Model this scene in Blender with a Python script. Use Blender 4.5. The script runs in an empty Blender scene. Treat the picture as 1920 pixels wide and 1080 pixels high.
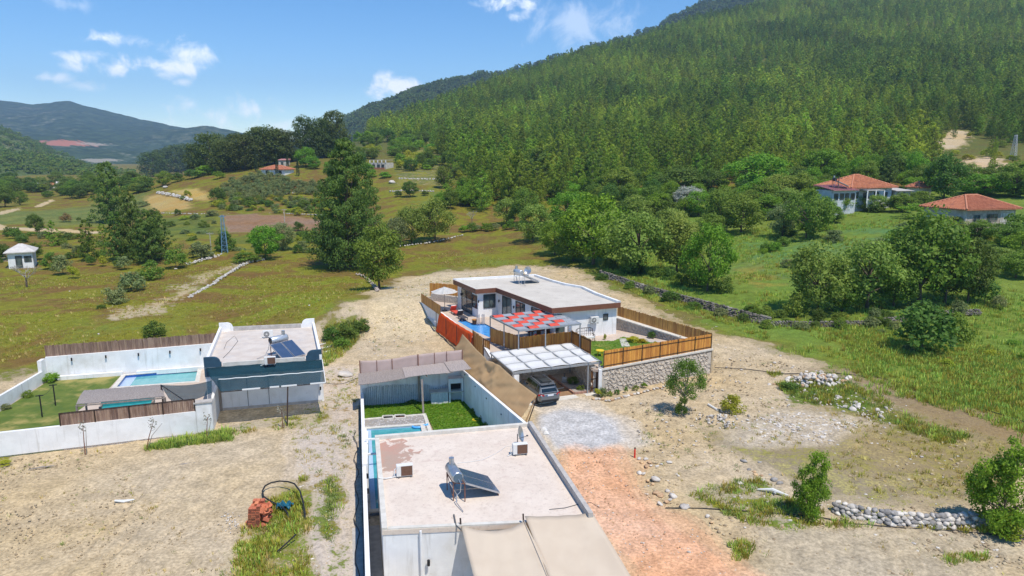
import bpy, bmesh, math, random
import numpy as np
from mathutils import Vector, Matrix, Euler, Quaternion
scene = bpy.context.scene
COL = scene.collection
rnd = random.Random(7)
R = math.radians
# ---------------------------------------------------------------- camera
CAM_Z, PITCH, FPX = 19.0, R(10.96), 1280.0
cam_d = bpy.data.cameras.new("camera")
cam_d.sensor_width = 36.0
cam_d.lens = 36.0 * FPX / 1920.0
cam_d.clip_start = 0.3
cam_d.clip_end = 20000.0
cam = bpy.data.objects.new("camera", cam_d)
cam.location = (0, 0, CAM_Z)
cam.rotation_euler = (R(90) - PITCH, 0, 0)
COL.objects.link(cam)
scene.camera = cam
# ---------------------------------------------------------------- sun, sky, exposure
SUN_EL, SUN_AZ = R(64), math.atan2(0.62, -0.78)          # azimuth from +Y towards +X
to_sun = Vector((math.sin(SUN_AZ) * math.cos(SUN_EL), math.cos(SUN_AZ) * math.cos(SUN_EL), math.sin(SUN_EL)))
sun_d = bpy.data.lights.new("sun", 'SUN')
sun_d.energy = 3.8
sun_d.angle = R(0.53)
sun_d.color = (1.0, 0.93, 0.82)
sun = bpy.data.objects.new("sun", sun_d)
sun.rotation_euler = to_sun.to_track_quat('Z', 'Y').to_euler()
sun.location = (0, 0, 60)
COL.objects.link(sun)
scene.view_settings.view_transform = 'Standard'
scene.view_settings.look = 'None'
scene.view_settings.gamma = 1.0
scene.view_settings.use_curve_mapping = False
scene.view_settings.exposure = 0.36
scene.render.engine = 'CYCLES'
cy = scene.cycles
cy.max_bounces = 7
cy.diffuse_bounces = 4
cy.glossy_bounces = 2
cy.transmission_bounces = 3
cy.transparent_max_bounces = 6
cy.volume_bounces = 0
cy.caustics_reflective = False
cy.caustics_refractive = False
cy.use_denoising = True
cy.sample_clamp_indirect = 4.0
# ---------------------------------------------------------------- measuring the photograph
CP, SP = math.cos(PITCH), math.sin(PITCH)
def ray(px, py):
 u, v = (px - 960) / FPX, (540 - py) / FPX
 return Vector((u, CP + v * SP, -SP + v * CP))
def W(px, py, z=0.0):
 """the point at height z that the photograph shows at (px, py)"""
 d = ray(px, py)
 t = (z - CAM_Z) / d.z
 return Vector((0, 0, CAM_Z)) + d * t
def D(px, py, zc):
 return Vector((0, 0, CAM_Z)) + ray(px, py) * zc
def depth_of(p):
 return p[1] * CP - (p[2] - CAM_Z) * SP
# ---------------------------------------------------------------- world: sky and clouds
world = bpy.data.worlds.new("World")
scene.world = world
world.use_nodes = True
wt = world.node_tree
wt.nodes.clear()
def wn(t, **k):
 n = wt.nodes.new(t)
 for a, b in k.items(): setattr(n, a, b)
 return n
w_out = wn('ShaderNodeOutputWorld')
w_bg = wn('ShaderNodeBackground')
w_bg.inputs['Strength'].default_value = 0.15
sky = wn('ShaderNodeTexSky')
sky.sky_type = 'NISHITA'
sky.sun_disc = False
sky.sun_elevation = SUN_EL
sky.sun_rotation = SUN_AZ
sky.altitude = 900
sky.air_density = 1.0
sky.dust_density = 0.0
sky.ozone_density = 4.0
SKY_SAT = wn('ShaderNodeHueSaturation')
SKY_SAT.inputs['Saturation'].default_value = 1.25
SKY_SAT.inputs['Value'].default_value = 0.9
wt.links.new(sky.outputs[0], SKY_SAT.inputs['Color'])
w_tc = wn('ShaderNodeTexCoord')
w_nz = wn('ShaderNodeTexNoise')
w_nz.inputs['Scale'].default_value = 24.0
w_nz.inputs['Detail'].default_value = 9.0
w_nz.inputs['Roughness'].default_value = 0.6
w_nz.inputs['Distortion'].default_value = 0.4
wt.links.new(w_tc.outputs['Generated'], w_nz.inputs['Vector'])
def wmath(op, a, b=None, clamp=False):
 n = wn('ShaderNodeMath', operation=op, use_clamp=clamp)
 for i, s in enumerate((a, b)):
  if s is None: continue
  if isinstance(s, (int, float)): n.inputs[i].default_value = s
  else: wt.links.new(s, n.inputs[i])
 return n.outputs[0]
def wdot(vec):
 n = wn('ShaderNodeVectorMath', operation='DOT_PRODUCT')
 wt.links.new(w_tc.outputs['Generated'], n.inputs[0])
 n.inputs[1].default_value = vec
 return n.outputs['Value']
CLOUDS = [(195, 70, 92, 30, 1), (168, 106, 70, 34, 1), (262, 122, 165, 40, 1), (357, 98, 112, 42, .95), (92, 147, 68, 20, .7),
          (162, 163, 54, 22, .5), (390, 215, 112, 50, .9), (478, 206, 108, 50, 1.1), (745, 166, 112, 46, 1.1),
          (950, 6, 95, 46, 1), (968, 30, 56, 40, .9), (1085, 42, 190, 90, .35), (345, 154, 26, 16, .6), (130, 8, 60, 30, .3), (520, 235, 90, 40, .45)]
cl_sum = None
for (cx, cy_, cw, ch, st) in CLOUDS:
 c = ray(cx, cy_).normalized()
 rgt = c.cross(Vector((0, 0, 1))).normalized()
 upv = rgt.cross(c)
 sx, sy = cw / 2 / FPX * 1.22, ch / 2 / FPX * .98
 a = wmath('MULTIPLY', wdot(rgt), 1 / sx)
 b = wmath('MULTIPLY', wdot(upv), 1 / sy)
 f = wdot(c)
 q = wmath('ADD', wmath('MULTIPLY', a, a), wmath('MULTIPLY', b, b))
 e = wmath('SUBTRACT', 1.0, wmath('SQRT', q))
 e = wmath('MAXIMUM', e, -1.2)
 e = wmath('MULTIPLY_ADD', w_nz.outputs['Fac'], 3.0) if False else wmath('ADD', e, wmath('MULTIPLY', wmath('SUBTRACT', w_nz.outputs['Fac'], 0.485), 4.0))
 m = wn('ShaderNodeMapRange', interpolation_type='SMOOTHSTEP')
 m.inputs['From Min'].default_value = 0.12
 m.inputs['From Max'].default_value = 1.35
 wt.links.new(e, m.inputs['Value'])
 o = wmath('MULTIPLY', wmath('MULTIPLY', m.outputs[0], st), wmath('GREATER_THAN', f, 0.2))
 cl_sum = o if cl_sum is None else wmath('MAXIMUM', cl_sum, o)
cl_sum = wmath('MINIMUM', cl_sum, 0.9)
w_mix = wn('ShaderNodeMix', data_type='RGBA')
wt.links.new(cl_sum, w_mix.inputs['Factor'])
wt.links.new(SKY_SAT.outputs[0], w_mix.inputs[6])
w_mix.inputs[7].default_value = (7.6, 7.9, 8.3, 1)
wt.links.new(w_mix.outputs[2], w_bg.inputs['Color'])
wt.links.new(w_bg.outputs[0], w_out.inputs['Surface'])
# ---------------------------------------------------------------- materials
MATS = {}
class NT:
 def __init__(s, name):
  s.m = bpy.data.materials.new(name)
  s.m.use_nodes = True
  s.t = s.m.node_tree
  s.t.nodes.clear()
  s.out = s.n('ShaderNodeOutputMaterial')
 def n(s, t, ins=None, **k):
  x = s.t.nodes.new(t)
  for a, b in k.items(): setattr(x, a, b)
  for a, b in (ins or {}).items(): s.set(x.inputs[a], b)
  return x
 def set(s, sock, v):
  if isinstance(v, bpy.types.NodeSocket): s.t.links.new(v, sock)
  else:
   if isinstance(v, tuple) and len(v) == 3 and sock.type == 'RGBA': v = v + (1,)
   sock.default_value = v
 def noise(s, vec, scale, detail=4, rough=.55, dist=0):
  return s.n('ShaderNodeTexNoise', {'Vector': vec, 'Scale': scale, 'Detail': detail, 'Roughness': rough, 'Distortion': dist}).outputs['Fac']
 def mixc(s, f, a, b, blend='MIX'):
  return s.n('ShaderNodeMix', {'Factor': f, 6: a, 7: b}, data_type='RGBA', blend_type=blend).outputs[2]
 def rng(s, v, a, b, c=0., d=1., smooth=True):
  return s.n('ShaderNodeMapRange', {'Value': v, 'From Min': a, 'From Max': b, 'To Min': c, 'To Max': d}, interpolation_type='SMOOTHSTEP' if smooth else 'LINEAR').outputs[0]
 def math(s, op, a, b=0., clamp=False):
  return s.n('ShaderNodeMath', {0: a, 1: b}, operation=op, use_clamp=clamp).outputs[0]
 def bsdf(s, col, rough=.8, metal=0., spec=.3, bump=None, bstr=.5, bdist=.02, trans=0., alpha=None, rad=None):
  p = s.n('ShaderNodeBsdfPrincipled', {'Base Color': col, 'Roughness': rough, 'Metallic': metal, 'Specular IOR Level': spec})
  if alpha is not None: s.set(p.inputs['Alpha'], alpha)
  if bump is not None:
   b = s.n('ShaderNodeBump', {'Height': bump, 'Strength': bstr, 'Distance': bdist})
   s.t.links.new(b.outputs[0], p.inputs['Normal'])
  o = p.outputs[0]
  if trans:
   tr = s.n('ShaderNodeBsdfTranslucent', {'Color': col})
   mx = s.n('ShaderNodeMixShader', {0: trans})
   s.t.links.new(o, mx.inputs[1]); s.t.links.new(tr.outputs[0], mx.inputs[2])
   o = mx.outputs[0]
  s.t.links.new(o, s.out.inputs['Surface'])
  return p
def M(name, c1, c2=None, scale=3., rough=.8, bump=0., bdist=.02, rv=0., metal=0., spec=.3, trans=0., coord='pos', stretch=None, lo=.35, hi=.65, dirt=None, dscale=.7, dlo=.5, dhi=.75):
 """a plain two-tone procedural material; rv = brightness change from object to object; dirt = third colour in blotches"""
 if name in MATS: return MATS[name]
 t = NT(name)
 if coord == 'pos': vec = t.n('ShaderNodeNewGeometry').outputs['Position']
 else: vec = t.n('ShaderNodeTexCoord').outputs['Object']
 if stretch:
  vec = t.n('ShaderNodeVectorMath', {0: vec, 1: stretch}, operation='MULTIPLY').outputs[0]
 col = c1
 nz = t.noise(vec, scale, 5)
 if c2 is not None:
  col = t.mixc(t.rng(nz, lo, hi), c1, c2)
 if dirt is not None:
  col = t.mixc(t.rng(t.noise(vec, dscale, 6, .62), dlo, dhi), col, dirt)
 if rv:
  ob = t.n('ShaderNodeObjectInfo').outputs['Random']
  v = t.rng(ob, 0, 1, 1 - rv, 1 + rv, False)
  col = t.n('ShaderNodeHueSaturation', {'Color': col, 'Value': v, 'Hue': t.rng(ob, 0, 1, .5 - rv * .03, .5 + rv * .03, False)}).outputs[0]
 t.bsdf(col, rough, metal, spec, nz if bump else None, bump, bdist, trans)
 MATS[name] = t.m
 return t.m
# ---------------------------------------------------------------- things, parts, mesh builder
def tag(o, label=None, cat=None, group=None, kind=None):
 if label: o['label'] = label
 if cat: o['category'] = cat
 if group: o['group'] = group
 if kind: o['kind'] = kind
 return o
def thing(name, label, cat, loc=(0, 0, 0), group=None):
 o = bpy.data.objects.new(name, None)
 o.empty_display_size = .3
 o.location = loc
 COL.objects.link(o)
 return tag(o, label, cat, group)
def wloc(o):
 v = Vector((0, 0, 0))
 while o is not None:
  v += o.location
  o = o.parent
 return v
def link(name, me, parent=None, loc=None, rot=None, scale=None):
 o = bpy.data.objects.new(name, me)
 if parent is not None: o.parent = parent
 if loc is not None: o.location = loc
 if rot is not None: o.rotation_euler = rot
 if scale is not None: o.scale = scale
 COL.objects.link(o)
 return o
KIDS = {}
def copy_tree(o, parent=None):
 c = o.copy()
 COL.objects.link(c)
 if parent is not None:
  c.parent = parent
 for ch in [x for x in o.children]:
  copy_tree(ch, c)
 return c
class MB:
 def __init__(s):
  s.v, s.f, s.mi, s.cur = [], [], [], 0
 def add(s, vs, fs):
  b = len(s.v)
  s.v.extend([tuple(x) for x in vs])
  for f in fs:
   s.f.append([i + b for i in f]); s.mi.append(s.cur)
  return s
 def prism(s, poly, z0, z1):
  """poly: list of (x, y); z0/z1 numbers or per-vertex lists"""
  n = len(poly)
  area = sum(poly[i][0] * poly[(i + 1) % n][1] - poly[(i + 1) % n][0] * poly[i][1] for i in range(n))
  z0 = [z0] * n if isinstance(z0, (int, float)) else list(z0)
  z1 = [z1] * n if isinstance(z1, (int, float)) else list(z1)
  if area < 0:
   poly = list(reversed(poly)); z0.reverse(); z1.reverse()
  vs = [(p[0], p[1], z) for p, z in zip(poly, z0)] + [(p[0], p[1], z) for p, z in zip(poly, z1)]
  fs = [list(range(n))[::-1], list(range(n, 2 * n))] + [[i, (i + 1) % n, n + (i + 1) % n, n + i] for i in range(n)]
  return s.add(vs, fs)
 def box(s, c, size, rot=None):
  hx, hy, hz = size[0] / 2, size[1] / 2, size[2] / 2
  vs = [Vector((x, y, z)) for z in (-hz, hz) for (x, y) in ((-hx, -hy), (hx, -hy), (hx, hy), (-hx, hy))]
  if rot is not None:
   m = rot if isinstance(rot, Matrix) else Euler(rot).to_matrix()
   vs = [m @ v for v in vs]
  c = Vector(c)
  return s.add([v + c for v in vs], [[3, 2, 1, 0], [4, 5, 6, 7], [0, 1, 5, 4], [1, 2, 6, 5], [2, 3, 7, 6], [3, 0, 4, 7]])
 def bar(s, p0, p1, w, h=None, up=(0, 0, 1)):
  p0, p1 = Vector(p0), Vector(p1)
  h = h or w
  d = (p1 - p0)
  L = d.length
  if L < 1e-6: return s
  d /= L
  up = Vector(up)
  if abs(d.dot(up)) > .97: up = Vector((1, 0, 0))
  x = d.cross(up).normalized(); y = x.cross(d)
  m = Matrix((x, d, y)).transposed()
  return s.box((p0 + p1) / 2, (w, L, h), m)
 def wall(s, p0, p1, z0, z1, th, side=0.):
  """vertical wall along p0->p1; z0, z1 number or (start, end); side shifts it to the left (+) or right (-) by that many half thicknesses"""
  a, b = Vector((p0[0], p0[1])), Vector((p1[0], p1[1]))
  d = (b - a).normalized()
  nrm = Vector((-d.y, d.x)) * th / 2
  o = nrm * side
  z0 = (z0, z0) if isinstance(z0, (int, float)) else z0
  z1 = (z1, z1) if isinstance(z1, (int, float)) else z1
  return s.prism([a - nrm + o, b - nrm + o, b + nrm + o, a + nrm + o], [z0[0], z0[1], z0[1], z0[0]], [z1[0], z1[1], z1[1], z1[0]])
 def tube(s, pts, r, n=6, cap=True):
  pts = [Vector(p) for p in pts]
  rs = r if isinstance(r, (list, tuple)) else [r] * len(pts)
  rings = []
  ref = None
  for i, p in enumerate(pts):
   d = (pts[min(i + 1, len(pts) - 1)] - pts[max(i - 1, 0)])
   if d.length < 1e-9: d = Vector((0, 0, 1))
   d.normalize()
   if ref is None:
    ref = Vector((0, 0, 1)) if abs(d.z) < .9 else Vector((1, 0, 0))
   x = d.cross(ref).normalized(); y = x.cross(d).normalized()
   ref = y
   rings.append([p + (x * math.cos(2 * math.pi * k / n) + y * math.sin(2 * math.pi * k / n)) * rs[i] for k in range(n)])
  vs = [v for rg in rings for v in rg]
  fs = []
  for i in range(len(pts) - 1):
   for k in range(n):
    k2 = (k + 1) % n
    fs.append([i * n + k, i * n + k2, (i + 1) * n + k2, (i + 1) * n + k])
  if cap:
   fs.append(list(range(n))[::-1]); fs.append([(len(pts) - 1) * n + k for k in range(n)])
  return s.add(vs, fs)
 def cyl(s, p0, p1, r, n=12):
  return s.tube([p0, p1], r, n)
 def quad(s, a, b, c, d):
  return s.add([a, b, c, d], [[0, 1, 2, 3]])
 def sheet(s, fn, nu, nv, th=0.):
  """grid surface fn(u, v) -> point, u, v in 0..1, given thickness th downwards"""
  top = [Vector(fn(i / nu, j / nv)) for j in range(nv + 1) for i in range(nu + 1)]
  fs = [[j * (nu + 1) + i, j * (nu + 1) + i + 1, (j + 1) * (nu + 1) + i + 1, (j + 1) * (nu + 1) + i] for j in range(nv) for i in range(nu)]
  if not th: return s.add(top, fs)
  du, dv = top[nu] - top[0], top[nv * (nu + 1)] - top[0]
  nn = du.cross(dv).normalized() * th
  N = len(top)
  vs = top + [p - nn for p in top]
  f2 = fs + [[k + N for k in reversed(f)] for f in fs]
  rim = [i for i in range(nu + 1)] + [j * (nu + 1) + nu for j in range(1, nv + 1)] + [nv * (nu + 1) + i for i in range(nu - 1, -1, -1)] + [j * (nu + 1) for j in range(nv - 1, 0, -1)]
  for a, b in zip(rim, rim[1:] + rim[:1]):
   f2.append([a, a + N, b + N, b])
  return s.add(vs, f2)
 def mat(s, i):
  s.cur = i; return s
 def mesh(s, name, mat, off=(0, 0, 0), smooth=False):
  me = bpy.data.meshes.new(name)
  o = Vector(off)
  me.from_pydata([(v[0] - o.x, v[1] - o.y, v[2] - o.z) for v in s.v], [], s.f)
  mats = mat if isinstance(mat, (list, tuple)) else [mat]
  for m in mats: me.materials.append(m)
  if len(mats) > 1: me.polygons.foreach_set('material_index', s.mi)
  if smooth: me.polygons.foreach_set('use_smooth', [True] * len(me.polygons))
  me.update()
  return me
 def build(s, name, mat, parent=None, label=None, cat=None, group=None, kind=None, smooth=False, bevel=0., loc=None):
  off = wloc(parent) if parent is not None else Vector(loc or (0, 0, 0))
  me = s.mesh(name, mat, off, smooth)
  if bevel:
   bm = bmesh.new(); bm.from_mesh(me)
   bmesh.ops.bevel(bm, geom=[e for e in bm.edges], offset=bevel, segments=2, affect='EDGES', profile=.6)
   bm.to_mesh(me); bm.free()
  o = bpy.data.objects.new(name, me)
  if parent is not None: o.parent = parent
  else: o.location = off
  COL.objects.link(o)
  return tag(o, label, cat, group, kind)
# ================================================================ terrain height
_COLS = {
 -300: [(500,119),(440,168),(400,228),(370,320),(350,440),(340,560)],
 0:    [(500,119),(440,165),(400,225),(370,310),(350,420),(340,520)],
 120:  [(500,119),(440,166),(400,226),(370,310),(350,410),(340,500)],
 240:  [(500,119),(440,168),(400,225),(370,275),(345,320),(330,352),(326,372)],
 360:  [(500,119),(450,154),(420,181),(400,203),(370,240),(345,270),(325,305),(320,322)],
 480:  [(500,119),(460,145),(420,180),(400,200),(370,225),(345,250),(320,280),(305,312),(303,325)],
 600:  [(480,131),(440,163),(400,200),(370,225),(340,255),(310,290),(290,322),(285,345)],
 680:  [(480,131),(440,163),(400,198),(370,223),(340,255),(310,295),(285,345),(262,440),(248,560)],
 760:  [(470,139),(430,165),(395,190),(360,220),(330,260),(310,300),(280,400),(250,560),(228,690),(222,740)],
 920:  [(440,160),(420,175),(400,190),(370,215),(340,250),(310,300),(280,370),(250,450),(220,550),(190,650),(168,760),(163,800)],
 1100: [(490,122),(430,150),(400,170),(370,195),(340,230),(310,275),(280,330),(250,395),(220,465),(190,540),(160,620),(130,710),(106,800),(100,850)],
 1300: [(490,120),(440,140),(400,165),(370,190),(340,220),(310,260),(280,310),(250,365),(220,425),(190,490),(160,560),(130,630),(100,710),(70,800),(42,890),(36,950)],
 1500: [(560,90),(500,108),(450,125),(420,140),(400,150),(370,170),(340,200),(310,240),(280,290),(250,340),(220,395),(190,455),(160,520),(100,660),(50,790),(0,940),(-35,1060),(-45,1150)],
 1700: [(600,78),(560,89),(500,103),(450,116),(410,135),(390,150),(370,165),(340,190),(310,225),(280,270),(250,320),(190,430),(100,620),(0,880),(-60,1050),(-80,1150)],
 1920: [(640,71),(580,83),(520,98),(470,110),(430,122),(400,140),(370,160),(340,180),(310,210),(280,255),(250,300),(190,400),(100,580),(0,830),(-70,1050),(-90,1150)],
 2250: [(640,71),(580,83),(520,98),(470,110),(430,122),(400,140),(370,160),(340,180),(310,210),(280,255),(250,300),(190,400),(100,580),(0,830),(-70,1050),(-90,1150)],
}
LR0, LR1, NLR = math.log(5.0), math.log(3200.0), 520
_lr = np.linspace(LR0, LR1, NLR)
def _smooth(a, n, axis):
 k = np.exp(-np.linspace(-2, 2, 2 * n + 1) ** 2); k /= k.sum()
 pad = [(0, 0)] * a.ndim; pad[axis] = (n, n)
 b = np.pad(a, pad, mode='edge')
 return np.apply_along_axis(lambda v: np.convolve(v, k, 'valid'), axis, b)
_azs, _prof = [], []
for _px, _pts in _COLS.items():
 P_ = [D(_px, py, zc) for py, zc in _pts]
 rr = [math.hypot(p.x, p.y) for p in P_]; zz = [p.z for p in P_]
 az = sum(math.atan2(p.x, p.y) for p in P_) / len(P_)
 r0 = rr[0] * .93
 # near: the measured z=0 plain; far: each profile runs off behind its last seen point
 hill = _px > 650
 if hill: rr += [rr[-1] * 1.25, rr[-1] * 1.8, 3200]; zz += [zz[-1] * .97 - 2, zz[-1] * .45, 0]
 elif _px >= 200: rr += [rr[-1] * 1.12, rr[-1] * 1.4, rr[-1] * 1.8, 3200]; zz += [zz[-1] - 4, zz[-1] * .2, -1, -1]
 else: rr += [3200]; zz += [-1]
 rr = [5, r0] + rr; zz = [0, 0] + zz
 zz[1] = 0
 _azs.append(az); _prof.append(np.interp(_lr, np.log(rr), zz))
_azs = np.array(_azs); _prof = np.array(_prof)
_prof = _smooth(_prof, 9, 1)
NAZ = 1441
_azg = np.linspace(-math.pi, math.pi, NAZ)
_T = np.empty((NAZ, NLR))
_order = np.argsort(_azs)
for j in range(NLR):
 _T[:, j] = np.interp(_azg, _azs[_order], _prof[_order, j])
_T = _smooth(_T, 9, 0)
_fade = np.clip((np.abs(_azg) - 1.0) / .9, 0, 1)[:, None]
_T = _T * (1 - _fade * .9)
def vnoise(x, y, scale, seed=0):
 """smooth value noise in numpy, about -1..1"""
 x = np.asarray(x, float) / scale + seed * 17.31; y = np.asarray(y, float) / scale + seed * 9.17
 xi, yi = np.floor(x).astype(np.int64), np.floor(y).astype(np.int64)
 fx, fy = x - xi, y - yi
 fx = fx * fx * (3 - 2 * fx); fy = fy * fy * (3 - 2 * fy)
 def h(a, b):
  n = (a * 374761393 + b * 668265263 + seed * 144665) & 0x7fffffff
  n = ((n ^ (n >> 13)) * 1274126177) & 0x7fffffff
  return ((n ^ (n >> 16)) & 0xffff) / 32767.5 - 1
 return (h(xi, yi) * (1 - fx) + h(xi + 1, yi) * fx) * (1 - fy) + (h(xi, yi + 1) * (1 - fx) + h(xi + 1, yi + 1) * fx) * fy
def fbm(x, y, scale, oct=4, seed=0, gain=.5):
 t, a = 0, 1.
 for i in range(oct):
  t = t + a * vnoise(x, y, scale / 2 ** i, seed + i); a *= gain
 return t
def sstep(v, a, b):
 t = np.clip((v - a) / (b - a), 0, 1)
 return t * t * (3 - 2 * t)
def inpoly(x, y, poly):
 x = np.asarray(x); y = np.asarray(y)
 c = np.zeros(x.shape, bool)
 n = len(poly)
 for i in range(n):
  x0, y0 = poly[i][0], poly[i][1]; x1, y1 = poly[(i + 1) % n][0], poly[(i + 1) % n][1]
  if y0 == y1: continue
  k = ((y0 > y) != (y1 > y)) & (x < (x1 - x0) * (y - y0) / (y1 - y0) + x0)
  c ^= k
 return c
# the sandy fill that the brown-roofed villa stands on
VU = np.array([.905, .425]); VV = np.array([-.46, .888])
def mound(x, y):
 px, py = np.asarray(x) - 7.0, np.asarray(y) - 53.0
 s = px * VU[0] + py * VU[1]; t = px * VV[0] + py * VV[1]
 tf = np.interp(s, [-20, -5, 0, 6, 30], [25.5, 24.0, 12, 2.5, 1.5])
 front = sstep(t - tf, 0, 9)
 left = sstep(s, -27, -13)
 right = 1 - sstep(s, 11.5, 20)
 back = 1 - sstep(t, 36, 56)
 return 2.2 * front * left * right * back
def tz(x, y, rough=False):
 x = np.asarray(x, float); y = np.asarray(y, float)
 r = np.hypot(x, y); az = np.arctan2(x, y)
 fi = (az + math.pi) / (2 * math.pi) * (NAZ - 1)
 fj = np.clip((np.log(np.maximum(r, 5.01)) - LR0) / (LR1 - LR0) * (NLR - 1), 0, NLR - 1.001)
 i = np.clip(np.floor(fi).astype(int), 0, NAZ - 2); j = np.floor(fj).astype(int)
 a, b = fi - i, fj - j
 z = (_T[i, j] * (1 - b) + _T[i, j + 1] * b) * (1 - a) + (_T[i + 1, j] * (1 - b) + _T[i + 1, j + 1] * b) * a
 z = z + mound(x, y)
 if rough:
  w = sstep(r, 60, 140)
  z = z + w * fbm(x, y, 26, 3, 3) * .35 + sstep(r, 250, 420) * fbm(x, y, 90, 3, 5) * 2.2 * sstep(z, 10, 40)
 return z
def tz1(x, y):
 return float(tz(np.array([x]), np.array([y]))[0])
def G(px, py, zmax=1200):
 """the point of the ground that the photograph shows at (px, py)"""
 d = ray(px, py)
 t = np.exp(np.linspace(math.log(12), math.log(zmax), 700))
 X, Y, Z = d.x * t, d.y * t, CAM_Z + d.z * t
 below = Z < tz(X, Y)
 if not below.any(): 
  k = len(t) - 1
  return Vector((X[k], Y[k], tz1(X[k], Y[k])))
 k = int(np.argmax(below))
 lo, hi = t[max(k - 1, 0)], t[k]
 for _ in range(24):
  m = (lo + hi) / 2
  if CAM_Z + d.z * m < tz1(d.x * m, d.y * m): hi = m
  else: lo = m
 return Vector((d.x * hi, d.y * hi, tz1(d.x * hi, d.y * hi)))
def GP(*pts):
 return [G(*p) for p in pts]
# ---------------------------------------------------------------- ground cover zones: (polygon, soil, soil2, veg1, veg2, mask, feather)
SOIL = (.52, .405, .25)
ZONES = []
def zone(pts, soil, veg, veg2, mask, feather=1.0, mesh=True):
 ZONES.append((GP(*pts), soil, veg, veg2, mask, feather))
OLV, BRN, YEL, LUSH, DARK = (.19, .188, .021), (.178, .122, .033), (.27, .28, .025), (.155, .215, .035), (.045, .075, .012)
# lower meadow bands and yellow patches
zone([(560,540),(620,530),(690,560),(660,590),(600,600),(520,590),(500,560)], (.3,.24,.12), (.2,.24,.025), OLV, .95, 3)
zone([(60,640),(300,580),(420,590),(300,640),(90,670)], (.3,.24,.12), (.17,.19,.03), OLV, .95, 4)
zone([(860,480),(960,470),(980,500),(870,510)], (.3,.24,.12), (.17,.2,.03), OLV, .9, 3)
zone([(190,590),(290,565),(350,520),(470,480),(480,488),(380,535),(310,590),(200,606)], (.5,.4,.25), OLV, BRN, .42, 1.5)
# far left fields
zone([(-200,440),(-200,405),(60,395),(180,385),(200,372),(280,360),(290,390),(230,420),(120,425),(60,415)], (.35,.3,.16), (.17,.19,.05), (.13,.16,.04), .95, 3)
zone([(250,412),(420,402),(420,440),(340,452),(250,440)], (.35,.3,.16), (.16,.18,.03), (.11,.14,.03), .95, 3)
zone([(272,368),(300,361),(350,370),(362,392),(290,399),(274,386)], (.5,.34,.12), (.42,.29,.10), (.36,.27,.09), .5, 1)
zone([(316,357),(370,352),(392,360),(392,377),(362,372),(340,364)], (.5,.36,.11), (.45,.31,.09), (.36,.27,.09), .5, 1)
zone([(418,405),(520,404),(607,409),(598,427),(536,437),(424,437)], (.27,.165,.095), (.2,.15,.07), (.2,.15,.07), .12, .8)
zone([(440,450),(500,440),(590,436),(592,470),(440,480)], (.42,.3,.17), (.12,.15,.03), OLV, .75, 3)
zone([(-120,424),(-20,412),(20,424),(90,428),(190,432),(192,437),(80,435),(10,432),(-120,440)], (.55,.42,.24), OLV, OLV, .05, .6)
zone([(-100,400),(0,404),(40,392),(34,388),(0,396),(-100,392)], (.5,.39,.22), OLV, OLV, .05, .6)
zone([(62,386),(100,373),(104,376),(72,388)], (.55,.42,.24), OLV, OLV, .05, .6)
zone([(0,472),(30,468),(30,492),(0,490)], (.45,.3,.2), OLV, OLV, .1, 1)
zone([(740,420),(800,350),(840,352),(800,420)], (.4,.3,.17), (.15,.18,.035), OLV, .75, 3)
zone([(740,270),(830,260),(850,350),(735,352)], (.42,.33,.2), (.12,.14,.03), OLV, .6, 3)
# the lush field under the red-roofed houses
zone([(1120,520),(1200,556),(1330,604),(1450,652),(1560,694),(1700,764),(1920,838),(2600,1010),(2600,360),(1920,352),(1740,352),(1600,350),(1450,352),(1300,360),(1150,372),(1050,400),(1000,440),(1060,500)], (.3,.25,.12), LUSH, (.14,.2,.03), .97, 3.0)
zone([(1380,440),(1500,470),(1680,420),(1750,440),(1700,500),(1400,530)], (.3,.25,.12), (.11,.2,.06), LUSH, .97, 4)
zone([(1390,500),(1440,498),(1450,545),(1400,550)], (.4,.3,.12), (.24,.21,.04), LUSH, .8, 2)
zone([(1470,652),(1600,690),(1760,775),(1920,830),(1920,760),(1760,700),(1600,640)], (.3,.25,.12), (.17,.19,.025), LUSH, .95, 3)
# construction soil round the three villas
zone([(-700,1500),(-700,720),(0,704),(60,694),(85,690),(330,640),(590,606),(640,602),(690,548),(760,516),(850,506),(1000,498),(1075,506),(1120,522),(1200,562),(1300,606),(1450,654),(1560,694),(1700,764),(1920,842),(2700,1060),(2700,1500)], SOIL, (.13,.15,.035), (.2,.17,.06), .15, 2.0)
zone([(700,560),(770,520),(850,515),(830,600),(800,640),(690,640)], (.56,.45,.28), (.17,.17,.05), (.2,.17,.06), .2, 2)
# light strip left of the near villa with weeds
zone([(545,800),(600,690),(668,690),(676,800),(690,1000),(700,1200),(560,1200),(575,1000),(560,900)], (.58,.49,.4), (.14,.17,.035), (.24,.17,.06), .38, .8)
zone([(610,610),(690,596),(640,670),(606,690)], (.5,.4,.26), (.09,.12,.03), (.14,.16,.03), .75, 1.0)
zone([(452,985),(500,945),(545,900),(572,900),(582,1000),(590,1100),(575,1200),(440,1200),(440,1040)], (.45,.37,.2), (.17,.21,.03), (.24,.2,.05), .60, .6)
zone([(600,905),(632,895),(640,1000),(610,1010)], (.55,.46,.36), (.14,.18,.04), OLV, .62, .4)
zone([(272,838),(340,818),(430,806),(436,826),(330,840),(280,846)], (.45,.37,.2), (.13,.2,.03), OLV, .92, .3)
zone([(410,800),(610,760),(620,790),(560,800),(420,812)], (.5,.42,.3), (.1,.14,.03), OLV, .42, .5)
zone([(-200,830),(30,850),(20,880),(-200,880)], (.5,.42,.28), (.15,.17,.03), OLV, .6, .4)
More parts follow.
